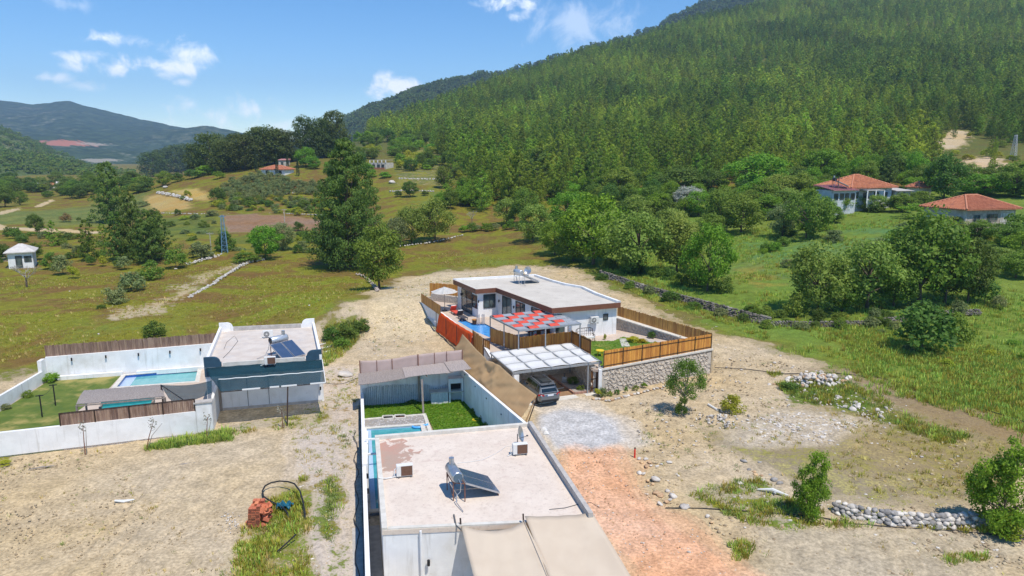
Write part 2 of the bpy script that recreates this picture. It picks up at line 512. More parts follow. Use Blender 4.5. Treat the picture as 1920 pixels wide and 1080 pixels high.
# right side: rubble bank, tilled strips
zone([(1320,815),(1420,780),(1560,760),(1700,770),(1830,800),(1930,830),(1930,940),(1840,955),(1560,930),(1430,880)], (.36,.285,.165), (.26,.23,.07), (.33,.27,.12), .5, .9)
zone([(1360,790),(1500,770),(1640,790),(1560,830),(1380,840)], (.5,.42,.31), (.2,.17,.06), OLV, .1, 1)
zone([(1480,700),(1560,712),(1700,770),(1820,815),(1930,850),(1930,800),(1760,745),(1600,690)], (.3,.22,.12), (.2,.17,.06), BRN, .35, .8)
zone([(1470,712),(1560,700),(1650,745),(1720,790),(1820,820),(1780,835),(1640,790),(1560,760),(1490,760)], (.5,.42,.28), (.12,.16,.03), (.17,.18,.04), .72, .8)
zone([(1400,985),(1560,965),(1930,990),(1930,1200),(1440,1200)], (.46,.375,.25), (.2,.17,.06), OLV, .14, 1)
zone([(1290,925),(1420,895),(1500,945),(1530,985),(1480,1000),(1330,965)], (.5,.42,.28), (.13,.18,.03), OLV, .5, .5)
# drive: grey crushed stone, orange gravel track
zone([(1000,758),(1060,742),(1125,752),(1190,790),(1230,835),(1160,850),(1030,850),(1000,800)], (.58,.51,.42), OLV, OLV, .0, .7)
zone([(1003,778),(1060,764),(1120,768),(1160,792),(1162,826),(1115,846),(1070,838),(1035,842),(1004,810)], (.50,.49,.48), OLV, OLV, .0, .45)
zone([(1036,842),(1075,838),(1110,846),(1160,836),(1182,856),(1215,905),(1265,965),(1330,1020),(1420,1100),(1600,1250),(1150,1250),(1182,1080),(1112,975)], (.69,.40,.245), OLV, OLV, .03, .85)
# bare cuts in the hillside
zone([(1752,262),(1790,240),(1830,246),(1812,276),(1760,282)], (.55,.42,.25), DARK, OLV, .3, 2.5)
zone([(1800,330),(1800,300),(1850,288),(1905,300),(1900,330),(1850,345),(1815,352)], (.6,.44,.28), (.25,.22,.05), OLV, .34, 3)
ROW = None
def ground_attrs(x, y):
 n = len(x)
 r = np.hypot(x, y)
 far = sstep(r, 60, 90)[:, None]
 soil = np.array((.3, .24, .125))[None, :] * np.ones((n, 1))
 veg = np.array(OLV)[None, :] * np.ones((n, 1)); veg2 = np.array(BRN)[None, :] * np.ones((n, 1))
 mask = np.full(n, .93)
 # forest floor on the hill, scrub on the knoll
 hz = tz(x, y)
 k = sstep(hz, 9, 24)[:, None]
 soil = soil * (1 - k) + np.array((.26, .21, .11)) * k
 veg = veg * (1 - k) + np.array((.11, .125, .03)) * k; veg2 = veg2 * (1 - k) + np.array((.12, .12, .03)) * k
 mask = mask * (1 - k[:, 0] * .12)
 j = [(0, 0), (.9, .3), (-.8, .5), (.2, -.9), (-.4, -.6), (.5, .8)]
 wob1, wob2 = fbm(x, y, 4.0, 3, 11), fbm(x, y, 4.0, 3, 23)
 for (poly, s, v, v2, m, f) in ZONES:
  xs = [p.x for p in poly]; ys = [p.y for p in poly]
  pad = f * 3 + 2
  sel = np.nonzero((x > min(xs) - pad) & (x < max(xs) + pad) & (y > min(ys) - pad) & (y < max(ys) + pad))[0]
  if not len(sel): continue
  X, Y = x[sel] + wob1[sel] * f * .9, y[sel] + wob2[sel] * f * .9
  w = np.zeros(len(sel))
  for (a, b) in j: w += inpoly(X + a * f, Y + b * f, poly)
  w = (w / len(j))[:, None]
  soil[sel] = soil[sel] * (1 - w) + np.array(s) * w
  veg[sel] = veg[sel] * (1 - w) + np.array(v) * w
  veg2[sel] = veg2[sel] * (1 - w) + np.array(v2) * w
  mask[sel] = mask[sel] * (1 - w[:, 0]) + m * w[:, 0]
 return soil, veg, veg2, mask
# ---------------------------------------------------------------- the ground sheet
def build_ground():
 core = np.linspace(-.80, .80, 640)
 rest = np.concatenate([np.linspace(.80, math.pi, 40)[1:], np.linspace(-math.pi, -.80, 40)[1:-1]])
 az = np.concatenate([core, rest])
 na = len(az)
 lr = np.concatenate([[math.log(2.0), math.log(6), math.log(12)], np.linspace(math.log(16), math.log(140), 330), np.linspace(math.log(140), math.log(3200), 190)[1:]])
 r = np.exp(lr); nr = len(r)
 A, Rr = np.meshgrid(az, r, indexing='ij')
 X, Y = (np.sin(A) * Rr).ravel(), (np.cos(A) * Rr).ravel()
 Z = tz(X, Y, True)
 rr = Rr.ravel()
 # clods and small mounds of the dug soil
 soil, veg, veg2, mask = ground_attrs(X, Y)
 near = 1 - sstep(rr, 80, 120)
 rough = (1 - mask) * near
 orange = (soil[:, 0] > .62)
 rough = np.where(orange, rough * .3, rough)
 Z = Z + rough * (fbm(X, Y, 1.6, 3, 31) * .07 + fbm(X, Y, 7, 2, 37) * .10) - near * (fbm(X, Y, 6, 2, 41) * .0)
 for pts, off, dep in (([(300, 838), (346, 872), (255, 960), (150, 1080)], .8, .07), ([(560, 830), (480, 880), (330, 960), (180, 1090)], .8, .05), ([(655, 700), (640, 820), (645, 950), (650, 1090)], .75, .05), ([(1085, 850), (1130, 900), (1200, 980), (1290, 1090)], .85, .05), ([(1100, 800), (1200, 770), (1330, 720), (1480, 690)], .8, .06), ([(1180, 900), (1300, 860), (1420, 840), (1560, 800)], .8, .05)):
  g = GP(*pts)
  dm = np.full(len(X), 99.)
  sel = np.nonzero(rr < 95)[0]
  for a, b in zip(g, g[1:]):
   dx, dy = b.x - a.x, b.y - a.y; L2 = dx * dx + dy * dy
   t = np.clip(((X[sel] - a.x) * dx + (Y[sel] - a.y) * dy) / L2, 0, 1)
   dm[sel] = np.minimum(dm[sel], np.hypot(X[sel] - a.x - t * dx, Y[sel] - a.y - t * dy))
  q = np.abs(dm - off + fbm(X, Y, 3, 2, 91) * .12)
  Z = Z - dep * np.exp(-(q / .16) ** 2) + dep * .6 * np.exp(-((q - .34) / .14) ** 2)
 tilled = ((soil[:, 0] > .33) & (soil[:, 0] < .48) & (mask < .55) & (X > 5)) * near
 Z = Z + tilled * np.abs(fbm(X, Y, .9, 2, 43)) * .10
 for poly, zf in FLATS + PITS:
  ins = inpoly(X, Y, [(p[0], p[1]) for p in poly])
  Z = np.where(ins, np.minimum(Z, zf), Z)
 zc = float(tz(np.array([.1]), np.array([.1]))[0])
 verts = np.stack([X, Y, Z], 1)
 verts = np.vstack([verts, [[0, 0, zc]]])
 ii = np.arange(na); i2 = (ii + 1) % na
 fa = []
 J = np.arange(nr - 1)
 I, JJ = np.meshgrid(ii, J, indexing='ij'); I2, _ = np.meshgrid(i2, J, indexing='ij')
 quads = np.stack([I * nr + JJ, I2 * nr + JJ, I2 * nr + JJ + 1, I * nr + JJ + 1], -1).reshape(-1, 4)[:, ::-1]
 tris = np.stack([np.full(na, na * nr), i2 * nr, ii * nr], -1)[:, ::-1]
 me = bpy.data.meshes.new("ground")
 nv = len(verts)
 me.vertices.add(nv); me.vertices.foreach_set('co', verts.ravel())
 nl = quads.size + tris.size
 me.loops.add(nl)
 me.loops.foreach_set('vertex_index', np.concatenate([quads.ravel(), tris.ravel()]).astype(np.int32))
 npoly = len(quads) + len(tris)
 me.polygons.add(npoly)
 ls = np.concatenate([np.arange(len(quads)) * 4, quads.size + np.arange(len(tris)) * 3]).astype(np.int32)
 me.polygons.foreach_set('loop_start', ls)
 me.polygons.foreach_set('use_smooth', np.ones(npoly, bool))
 me.update(calc_edges=True)
 def attr(name, arr, last):
  a = me.attributes.new(name, 'FLOAT_COLOR', 'POINT')
  d = np.ones((nv, 4), np.float32); d[:-1, :3] = arr; d[-1, :3] = last
  a.data.foreach_set('color', d.ravel())
 attr('soil', soil, SOIL); attr('veg', veg, OLV); attr('veg2', veg2, OLV)
 a = me.attributes.new('mask', 'FLOAT', 'POINT')
 a.data.foreach_set('value', np.append(mask, .1).astype(np.float32))
 t = NT('ground_mat')
 pos = t.n('ShaderNodeNewGeometry').outputs['Position']
 so = t.n('ShaderNodeAttribute', attribute_name='soil').outputs['Color']
 ve = t.n('ShaderNodeAttribute', attribute_name='veg').outputs['Color']
 v2 = t.n('ShaderNodeAttribute', attribute_name='veg2').outputs['Color']
 ma = t.n('ShaderNodeAttribute', attribute_name='mask').outputs['Fac']
 n_fine = t.noise(pos, 5.5, 6, .65)
 n_mid = t.noise(pos, .9, 5, .6)
 n_big = t.noise(pos, .085, 5, .55, .3)
 n_peb = t.n('ShaderNodeTexVoronoi', {'Vector': pos, 'Scale': 4.0, 'Randomness': 1.0}, feature='F1')
 # soil: lighter dust, darker damp clods, pale stones
 s = t.mixc(t.rng(n_mid, .3, .7), t.mixc(.5, so, (.0, .0, .0)), so) if False else t.n('ShaderNodeHueSaturation', {'Color': so, 'Value': t.rng(n_mid, .25, .75, .78, 1.16), 'Saturation': t.rng(n_big, .3, .7, 1.12, .85)}).outputs[0]
 s = t.n('ShaderNodeHueSaturation', {'Color': s, 'Value': t.rng(n_fine, .28, .72, .66, 1.22)}).outputs[0]
 peb = t.math('MULTIPLY', t.rng(n_peb.outputs['Distance'], .16, .08), t.rng(t.n('ShaderNodeSeparateColor', {0: n_peb.outputs['Color']}).outputs[0], .78, .82))
 s = t.mixc(t.math('MULTIPLY', peb, .6), s, (.66, .58, .48))
 # vegetation: two kinds in patches, dry and fresh
 n_pat = t.noise(pos, .16, 5, .62, .6)
 v = t.mixc(t.rng(n_pat, .45, .55), ve, v2)
 v = t.n('ShaderNodeHueSaturation', {'Color': v, 'Value': t.rng(n_fine, .25, .75, .62, 1.3), 'Hue': t.rng(n_big, .3, .7, .485, .515)}).outputs[0]
 v = t.n('ShaderNodeHueSaturation', {'Color': v, 'Value': t.rng(n_mid, .3, .7, .8, 1.15)}).outputs[0]
 edge = t.math('ADD', t.math('MULTIPLY', n_mid, .55), t.math('MULTIPLY', n_fine, .45))
 # noise lies around .5 +- .2: compare with the mask
 thr = t.rng(ma, 0, 1, .72, .24, False)
 f = t.n('ShaderNodeMapRange', {'Value': t.math('SUBTRACT', edge, thr), 'From Min': -.02, 'From Max': .06}).outputs[0]
 col = t.mixc(f, s, v)
 hgt = t.math('ADD', t.math('MULTIPLY', n_fine, .6), t.math('MULTIPLY', n_mid, .8))
 hgt = t.math('ADD', hgt, t.math('MULTIPLY', f, .35))
 t.bsdf(col, .95, 0, .1, hgt, .55, .09)
 me.materials.append(t.m)
 o = link('ground', me)
 tag(o, kind='structure')
# ================================================================ where the three plots lie (metres), measured at known heights
def kx(p0, p1, px, py):
 """the point of the vertical plane through p0, p1 that the photograph shows at (px, py)"""
 a, b = Vector((p0[0], p0[1])), Vector((p1[0], p1[1]))
 n = Vector((-(b - a).y, (b - a).x))
 d = ray(px, py)
 t = n.dot(a) / (n.x * d.x + n.y * d.y)
 return Vector((0, 0, CAM_Z)) + d * t
def xy(p, z=0.):
 return Vector((p[0], p[1], z))
def lerp(a, b, t):
 return a + (b - a) * t
# near villa
ZA = 3.1
A_bl, A_br, A_fr, A_fl = W(703, 822, ZA), W(995, 797, ZA), W(1112, 975, ZA), W(716, 995, ZA)
A_f = (A_fl - A_bl).normalized()                # towards the camera
A_r = (A_br - A_bl).normalized()
YA_br = W(869.5, 748, 0)                        # back right corner of its yard
YA_bl = W(677, 762, 0)
YA_fl = A_fl - A_r * 2.45; YA_fl.z = 0
PA = [W(688, 806, 0), W(788, 799, 0), W(795, 818, 0)]
poolA = [PA[0], PA[1], xy(PA[1] + A_f * 3.2), xy(PA[0] + A_r * 1.55 + A_f * 3.2), xy(PA[0] + A_r * 1.55 + A_f * 11.5), xy(PA[0] + A_f * 11.5)]
# left villa
ZC = 3.4
C_fl, C_fr, C_br, C_bl = W(383, 690, ZC), W(604, 674, ZC), W(590, 612, ZC), W(412, 621, ZC)
C_r = (C_fr - C_fl).normalized(); C_b = (C_br - C_fr).normalized()
CW0, CW1 = W(0, 857, 0), W(401, 809, 0)         # front yard wall, foot
CW_d = (CW1 - CW0).normalized()
CWs = CW0 - CW_d * 9
CB = W(90, 713, 0)                              # back left corner of its yard
CB2 = xy(C_bl) - C_r * .1
CL = W(0, 771, 0); CLs = CB + (CL - CB).normalized() * 17
poolC = [W(219, 727, 0), W(236, 705, 0), W(371, 693, 0), W(366, 716, 0)]
# brown-roofed villa on its terrace
ZT, ZV = 2.05, 5.2
V_out = [W(849.5, 525.3, ZV), W(891.8, 543.4, ZV), W(929.5, 540.4, ZV), W(1035, 579, ZV), W(1164, 568, ZV),
         W(1121, 552.5, ZV), W(1094, 540, ZV), W(1062, 534.5, ZV), W(1034, 527, ZV), W(1003.6, 517, ZV)]
Qc = D(1334, 655, 60.7); Qc.z = 0
S0 = D(1129, 690, 55.0); S0.z = 0
K_fl, K_fr, K_br, K_bl = W(960.6, 697.5, 2.6), W(1125, 677.5, 2.6), W(1070.8, 646.8, 2.6), W(918.9, 664.9, 2.6)
gateP = xy(lerp(K_fl, K_fr, .9))
RW0 = W(1152, 594, 3.3); RW0.z = 0              # right garden wall, far end
T_c = D(906.7, 628, 61.5); T_c.z = 0            # wooden corner by the carport
T_r = xy(K_bl) + Vector((.1, .5, 0))
RS0 = W(825, 585, 2.15); RS0.z = 0              # orange screen, far end
LW0 = W(790, 567, 2.05); LW0.z = 0
BK0 = D(806, 554, 82.0); BK0.z = 0
BK1 = D(866, 552, 79.5); BK1.z = 0
V_back = [xy(V_out[9]) + Vector((-2, 1.5, 0)), xy(V_out[5]) + Vector((1.2, .9, 0))]
terrace = [Qc, S0, gateP, xy(K_br), xy(K_bl), T_r, T_c, RS0, LW0, BK0, BK1, V_back[0], V_back[1], RW0]
poolV = [W(866, 597.5, ZT), W(888, 607.5, ZT), W(909, 606.5, ZT), W(921, 612.5, ZT), W(974, 639, ZT), W(966, 648, ZT), W(917, 632, ZT), W(886, 619, ZT), W(858, 602, ZT)]
def grow(poly, d):
 c = sum((Vector((p[0], p[1])) for p in poly), Vector((0, 0))) / len(poly)
 return [(p[0] + (p[0] - c.x) / max((Vector((p[0], p[1])) - c).length, .1) * d, p[1] + (p[1] - c.y) / max((Vector((p[0], p[1])) - c).length, .1) * d) for p in poly]
def offset_poly(poly, d):
 """moves every side of a simple polygon inwards by d (a number, or one per side)"""
 P_ = [Vector((p[0], p[1])) for p in poly]
 n = len(P_)
 ar = sum(P_[i].x * P_[(i + 1) % n].y - P_[(i + 1) % n].x * P_[i].y for i in range(n))
 sg = 1 if ar > 0 else -1
 ds = d if isinstance(d, (list, tuple)) else [d] * n
 L = []
 for i in range(n):
  a, b = P_[i], P_[(i + 1) % n]
  t = (b - a).normalized(); nn = Vector((-t.y, t.x)) * sg
  L.append((a + nn * ds[i], t))
 out = []
 for i in range(n):
  (p, t), (q, s) = L[i - 1], L[i]
  den = t.x * s.y - t.y * s.x
  k = ((q - p).x * s.y - (q - p).y * s.x) / den if abs(den) > 1e-3 else 0
  out.append(p + t * k if abs(den) > 1e-3 else q.copy())
 return out
lotA = [YA_bl, YA_br, xy(A_br), xy(A_fr), xy(A_fl), YA_fl]
lotC = [CWs, CW1, xy(C_fr), xy(C_br), xy(C_bl), CB, CLs]
FLATS = [(grow(lotA, .1), -.06), (grow(lotC, .05), -.06), (grow(offset_poly(terrace, .25), .0), -.06)]
PITS = [(grow(poolA, .25), -2.2), (grow(poolC, .3), -2.2)]
build_ground()
# ================================================================ materials of the built things
def white_mat():
 t = NT('white_render')
 pos = t.n('ShaderNodeNewGeometry').outputs['Position']
 nz = t.noise(pos, 1.2, 5)
 c = t.mixc(t.rng(nz, .35, .65), (.85, .85, .845), (.77, .77, .765))
 c = t.mixc(t.rng(t.noise(pos, .5, 6, .62), .5, .75), c, (.66, .645, .61))
 st = t.n('ShaderNodeVectorMath', {0: pos, 1: (3.2, 3.2, .22)}, operation='MULTIPLY').outputs[0]
 c = t.mixc(t.math('MULTIPLY', t.rng(t.noise(st, 1.0, 5, .65), .54, .72), .55), c, (.50, .48, .44))
 c = t.mixc(t.math('MULTIPLY', t.rng(t.noise(pos, 3.0, 6, .7), .60, .72), .5), c, (.58, .55, .50))
 t.bsdf(c, .85, 0, .3, nz, .15, .01)
 return t.m
m_white = white_mat()
m_conc = M('grey_concrete', (.50, .47, .43), (.40, .37, .34), 3, .9, .3, .01)
m_coping = M('pale_coping', (.66, .63, .57), (.56, .53, .47), 2.5, .85, .2, .01)
m_roofV = M('pale_screed', (.59, .545, .475), (.54, .495, .43), .5, .9, .2, .01, dirt=(.48, .44, .38), dscale=1.1, dlo=.52, dhi=.7)
m_brown = M('brown_fascia', (.20, .083, .05), (.17, .07, .042), 2, .5, .1, .005)
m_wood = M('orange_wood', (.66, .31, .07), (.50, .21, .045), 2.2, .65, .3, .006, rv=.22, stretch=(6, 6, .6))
m_wood_old = M('weathered_reed_wood', (.30, .20, .15), (.20, .125, .09), 2.0, .85, .3, .006, rv=.28, stretch=(6, 6, .6))
m_wood_dark = M('dark_gate_wood', (.17, .08, .03), (.09, .04, .018), 2.0, .6, .3, .006, rv=.25, stretch=(6, 6, .5))
m_steel_dk = M('dark_painted_steel', (.045, .028, .022), None, rough=.5)
m_steel_gr = M('grey_painted_steel', (.33, .35, .37), (.29, .31, .33), 4, .45, metal=.2)
m_black = M('black_plastic', (.02, .02, .022), None, rough=.5)
m_rubber = M('black_rubber', (.018, .018, .018), None, rough=.8)
m_alu = M('aluminium_frame', (.05, .052, .055), None, rough=.4)
m_galv = M('galvanised_sheet', (.55, .57, .60), (.46, .48, .51), 6, .32, metal=.75)
m_copper = M('rusty_stand', (.25, .11, .07), (.19, .08, .05), 5, .7)
m_panel = M('solar_glass', (.045, .08, .15), (.055, .09, .165), 3, .12, spec=.6)
m_coil = M('brown_coil', (.17, .09, .06), (.13, .07, .045), 20, .7)
m_casing = M('cream_casing', (.72, .71, .68), None, rough=.45)
m_grille = M('dark_grille', (.12, .12, .12), None, rough=.6)
m_reed = M('grey_reed', (.36, .31, .28), (.25, .21, .19), 14, .9, .5, .02, coord='pos', stretch=(3, .5, 1))
m_reed_white = M('whitewashed_reed', (.86, .87, .86), (.62, .64, .65), 9, .85, .3, .01, stretch=(3, 3, .35), rv=.15)
m_tarp = M('beige_tarpaulin', (.63, .525, .405), (.59, .485, .37), .8, .75, .1, .01, trans=.06)
m_net = M('sand_shade_net', (.82, .63, .385), (.76, .57, .34), 1.0, .85, .2, .01, trans=.62)
m_pink = M('pinkish_shade_net', (.76, .61, .56), (.68, .54, .49), .9, .85, .1, .01, trans=.4)
m_teal = M('teal_shade_net', (.010, .062, .088), (.008, .045, .066), 1.2, .7, .2, .01, trans=.05, stretch=(.4, 3, 3))
m_orange = M('orange_screen', (.86, .13, .014), (.78, .10, .012), 1.5, .75, .15, .01, trans=.35)
m_cloth = M('white_canopy_cloth', (.88, .88, .865), (.83, .83, .815), 1.5, .8, .1, .01, trans=.32)
m_red = M('red_canopy_cloth', (.72, .11, .075), (.64, .085, .055), 3, .75, .1, .01, trans=.1)
m_greycloth = M('grey_canopy_cloth', (.33, .355, .385), (.29, .31, .34), 3, .75)
m_tile_b = M('blue_pool_tile', (.025, .12, .42), (.02, .09, .33), 9, .3, spec=.5)
m_tile_t = M('turquoise_pool_tile', (.10, .46, .52), (.08, .40, .47), 9, .3, spec=.5)
m_tile_l = M('pale_blue_pool_tile', (.44, .56, .72), (.38, .50, .66), 9, .3, spec=.5)
m_terr = M('sandstone_paving', (.57, .47, .385), (.51, .41, .33), 1.3, .75, .15, .008)
m_floor_b = M('brown_parking_tiles', (.31, .19, .105), (.26, .155, .085), 2, .7)
m_line = M('white_floor_line', (.70, .68, .63), None, rough=.8)
m_mortar = M('stone_mortar', (.54, .485, .42), (.46, .41, .35), 5, .95, .5, .02)
m_stone = M('wall_stone', (.72, .645, .545), (.59, .52, .435), 2.6, .9, .5, .03, rv=.2, coord='obj')
m_rock = M('white_field_stone', (.64, .59, .53), (.47, .43, .38), 2.2, .92, .5, .03, rv=.22, coord='obj')
m_rock_g = M('grey_field_stone', (.36, .345, .33), (.24, .225, .21), 2.4, .92, .5, .03, rv=.25, coord='obj')
m_rock_o = M('ochre_field_stone', (.58, .40, .24), (.44, .28, .16), 2.2, .92, .5, .03, rv=.2, coord='obj')
m_lawn = M('lawn_turf', (.085, .165, .018), (.12, .20, .02), 1.1, .95, .5, .03, dirt=(.24, .22, .05), dscale=.55, dlo=.56, dhi=.74)
m_brick = M('hollow_red_brick', (.60, .20, .105), (.50, .155, .08), 4, .85, .2, .01, rv=.2)
m_tile_r = M('red_roof_tile', (.54, .225, .125), (.44, .165, .085), 1.6, .85, .2, .02, rv=.12, dirt=(.3, .12, .08), dscale=.9)
m_pinkroof = M('pink_metal_roof', (.50, .235, .235), (.42, .19, .19), 2, .6)
m_stonehouse = M('rubble_masonry', (.52, .46, .38), (.34, .29, .235), 2.2, .9, .5, .04)
m_plank = M('grey_planks', (.35, .31, .27), (.24, .20, .17), 3, .85, stretch=(5, 5, .6))
m_hose = M('black_hose', (.022, .022, .024), None, rough=.55)
m_pipe_w = M('white_pipe', (.72, .72, .70), None, rough=.5)
m_blue = M('blue_plastic', (.05, .22, .50), None, rough=.4)
m_yellow = M('yellow_plastic', (.75, .55, .03), None, rough=.5)
def glass_mat():
 t = NT('window_glass')
 pos = t.n('ShaderNodeNewGeometry').outputs['Position']
 c = t.mixc(t.rng(t.noise(pos, .9, 3), .35, .65), (.03, .045, .05), (.10, .13, .13))
 t.bsdf(c, .06, 0, .9)
 return t.m
m_glass = glass_mat()
def water_mat(name, col, col2):
 t = NT(name)
 pos = t.n('ShaderNodeNewGeometry').outputs['Position']
 nz = t.noise(pos, 3.2, 3, .5, .6)
 c = t.mixc(t.rng(nz, .35, .65), col, col2)
 t.bsdf(c, .04, 0, .5, nz, .12, .03)
 return t.m
m_waterA = water_mat('green_blue_water', (.05, .29, .33), (.075, .35, .38))
m_waterC = water_mat('turquoise_water', (.12, .37, .39), (.16, .43, .44))
m_waterV = water_mat('deep_blue_water', (.05, .27, .66), (.10, .38, .76))
def roofA_mat():
 t = NT('stained_roof_screed')
 pos = t.n('ShaderNodeNewGeometry').outputs['Position']
 n1 = t.noise(pos, .8, 6, .62); n2 = t.noise(pos, 4, 5, .6); n3 = t.noise(pos, 1.7, 5, .6, .4)
 c = t.mixc(t.rng(n1, .3, .7), (.71, .615, .525), (.64, .54, .455))
 c = t.mixc(t.rng(n2, .5, .75), c, (.57, .475, .40))
 c = t.mixc(t.math('MULTIPLY', t.rng(t.noise(pos, 7, 6, .7), .55, .7), .5), c, (.36, .31, .26))
 # the red-brown wash that has run from the back left corner
 k = A_bl + A_r * .5 + A_f * 2.3
 sub = t.n('ShaderNodeVectorMath', {0: pos, 1: tuple(k)}, operation='SUBTRACT').outputs[0]
 du = t.n('ShaderNodeVectorMath', {0: sub, 1: tuple(A_r / 1.5)}, operation='DOT_PRODUCT').outputs['Value']
 dv = t.n('ShaderNodeVectorMath', {0: sub, 1: tuple(A_f / 2.1)}, operation='DOT_PRODUCT').outputs['Value']
 d = t.math('SQRT', t.math('ADD', t.math('MULTIPLY', du, du), t.math('MULTIPLY', dv, dv)))
 d = t.math('ADD', d, t.math('MULTIPLY', t.math('SUBTRACT', n3, .5), 2.6))
 c = t.mixc(t.math('MULTIPLY', t.rng(d, .95, .8), .85), c, t.mixc(t.rng(n1, .3, .7), (.46, .23, .17), (.38, .27, .21)))
 c = t.mixc(t.math('MULTIPLY', t.rng(n3, .6, .72), .4), c, (.47, .33, .29))
 t.bsdf(c, .9, 0, .2, n2, .3, .01)
 return t.m
m_roofA = roofA_mat()
def pebble_mat():
 t = NT('pebble_paving')
 pos = t.n('ShaderNodeNewGeometry').outputs['Position']
 v = t.n('ShaderNodeTexVoronoi', {'Vector': pos, 'Scale': 6.0}, feature='F1')
 s = t.n('ShaderNodeSeparateColor', {0: v.outputs['Color']}).outputs[0]
 c = t.mixc(t.rng(s, .2, .8), (.24, .235, .24), (.52, .50, .49))
 c = t.mixc(t.rng(v.outputs['Distance'], .35, .55), c, (.30, .27, .24))
 t.bsdf(c, .8, 0, .3, v.outputs['Distance'], -.6, .02)
 return t.m
m_pebble = pebble_mat()
def porous(m, a):
 """a woven shade net lets part of the light straight through"""
 for n in m.node_tree.nodes:
  if n.type == 'OUTPUT_MATERIAL': out = n
 src = out.inputs['Surface'].links[0].from_socket
 tr = m.node_tree.nodes.new('ShaderNodeBsdfTransparent'); mx = m.node_tree.nodes.new('ShaderNodeMixShader')
 mx.inputs[0].default_value = a
 L = m.node_tree.links.new
 L(tr.outputs[0], mx.inputs[1]); L(src, mx.inputs[2]); L(mx.outputs[0], out.inputs['Surface'])
porous(m_reed, .88); porous(m_cloth, .94); porous(m_teal, .56); porous(m_net, .88); porous(m_pink, .85)
# ================================================================ builders used more than once
def unit_board_mesh(name, w, mat, n=3, seed=1, pointed=False):
 out = []
 r = random.Random(seed)
 for k in range(n):
  m = MB()
  top = 1 - r.uniform(0, .03)
  m.prism([(-w / 2, -.012), (w / 2, -.012), (w / 2, .012), (-w / 2, .012)], 0, [top, top - r.uniform(-.02, .02), top, top])
  out.append(m.mesh(name, mat))
 return out
BOARDS = {}
def fence(name, label, cat, p0, p1, zb, h, mat, pitch=.14, board='board', posts=None, post_mat=None, rails=(.12, .85), ragged=.02, side=1, gap=.008, group=None, post_top=.0, backside=None):
 """a run of upright boards from p0 to p1; zb, h: (start, end) heights of the foot and of the boards"""
 a, b = xy(p0), xy(p1)
 L = (b - a).length
 d = (b - a) / L
 nrm = Vector((-d.y, d.x, 0)) * side
 key = (mat.name, round(pitch, 3), board)
 if key not in BOARDS: BOARDS[key] = unit_board_mesh(board, pitch - gap, mat, 4, len(BOARDS))
 root = thing(name, label, cat, xy(a, zb[0]), group)
 n = max(2, int(L / pitch))
 ang = math.atan2(d.y, d.x)
 for i in range(n):
  t = (i + .5) / n
  z = zb[0] + (zb[1] - zb[0]) * t
  hh = (h[0] + (h[1] - h[0]) * t) * (1 + rnd.uniform(-ragged, ragged))
  o = link(board, BOARDS[key][rnd.randrange(4)], root, lerp(a, b, t) + Vector((0, 0, z - zb[0])) - a, (rnd.uniform(-.01, .01), rnd.uniform(-.006, .006), ang), (1, 1, hh))
 if posts:
  pm = post_mat or m_steel_dk
  for i in range(posts):
   t = i / (posts - 1)
   q = lerp(a, b, min(max(t, .03 / L), 1 - .03 / L)) + nrm * .045
   z = zb[0] + (zb[1] - zb[0]) * t; hh = h[0] + (h[1] - h[0]) * t + post_top
   MB().bar(xy(q, z), xy(q, z + hh), .06).build('post', pm, root)
  for f in rails:
   za = zb[0] + h[0] * f; zc_ = zb[1] + h[1] * f
   MB().bar(xy(a + nrm * .03, za), xy(b + nrm * .03, zc_), .035, .05).build('rail', pm, root)
 return root
def rock_meshes(name, mat, n, seed, flat=1., sub=1):
 out = []
 r = random.Random(seed)
 for k in range(n):
  bm = bmesh.new()
  bmesh.ops.create_icosphere(bm, subdivisions=sub, radius=.5)
  for v in bm.verts:
   q = v.co * (1 + r.uniform(-.2, .16))
   v.co = Vector((q.x, q.y, q.z * flat))
  me = bpy.data.meshes.new(name)
  bm.to_mesh(me); bm.free()
  me.materials.append(mat)
  if sub > 1: me.polygons.foreach_set('use_smooth', [True] * len(me.polygons))
  out.append(me)
 return out
def facing_meshes(name, mat, n, seed):
 out = []
 r = random.Random(seed)
 for k in range(n):
  m = MB(); nn = r.choice((5, 6, 6, 7))
  an = [2 * math.pi * (i + r.uniform(-.25, .25)) / nn for i in range(nn)]
  rad = [r.uniform(.43, .56) for i in range(nn)]
  vs = []
  for (q, y) in ((1.0, -.5), (1.0, .25), (.86, .5)):
   vs += [(math.cos(a) * d * q, y + (r.uniform(-.1, .1) if y > .4 else 0), math.sin(a) * d * q) for a, d in zip(an, rad)]
  vs.append((0, .62, 0))
  fs = []
  for j in range(2):
   for i in range(nn):
    fs.append([j * nn + i, (j + 1) * nn + i, (j + 1) * nn + (i + 1) % nn, j * nn + (i + 1) % nn])
  for i in range(nn): fs.append([2 * nn + i, 3 * nn, 2 * nn + (i + 1) % nn])
  m.add(vs, fs)
  out.append(m.mesh(name, mat))
 return out
ST_MESH = facing_meshes('stone', m_stone, 8, 3)
RK_MESH = rock_meshes('stone', m_rock, 8, 5, .75, 2)
RKG_MESH = rock_meshes('stone', m_rock_g, 8, 6, .75, 2)
RKO_MESH = rock_meshes('stone', m_rock_o, 4, 8, .75, 2)
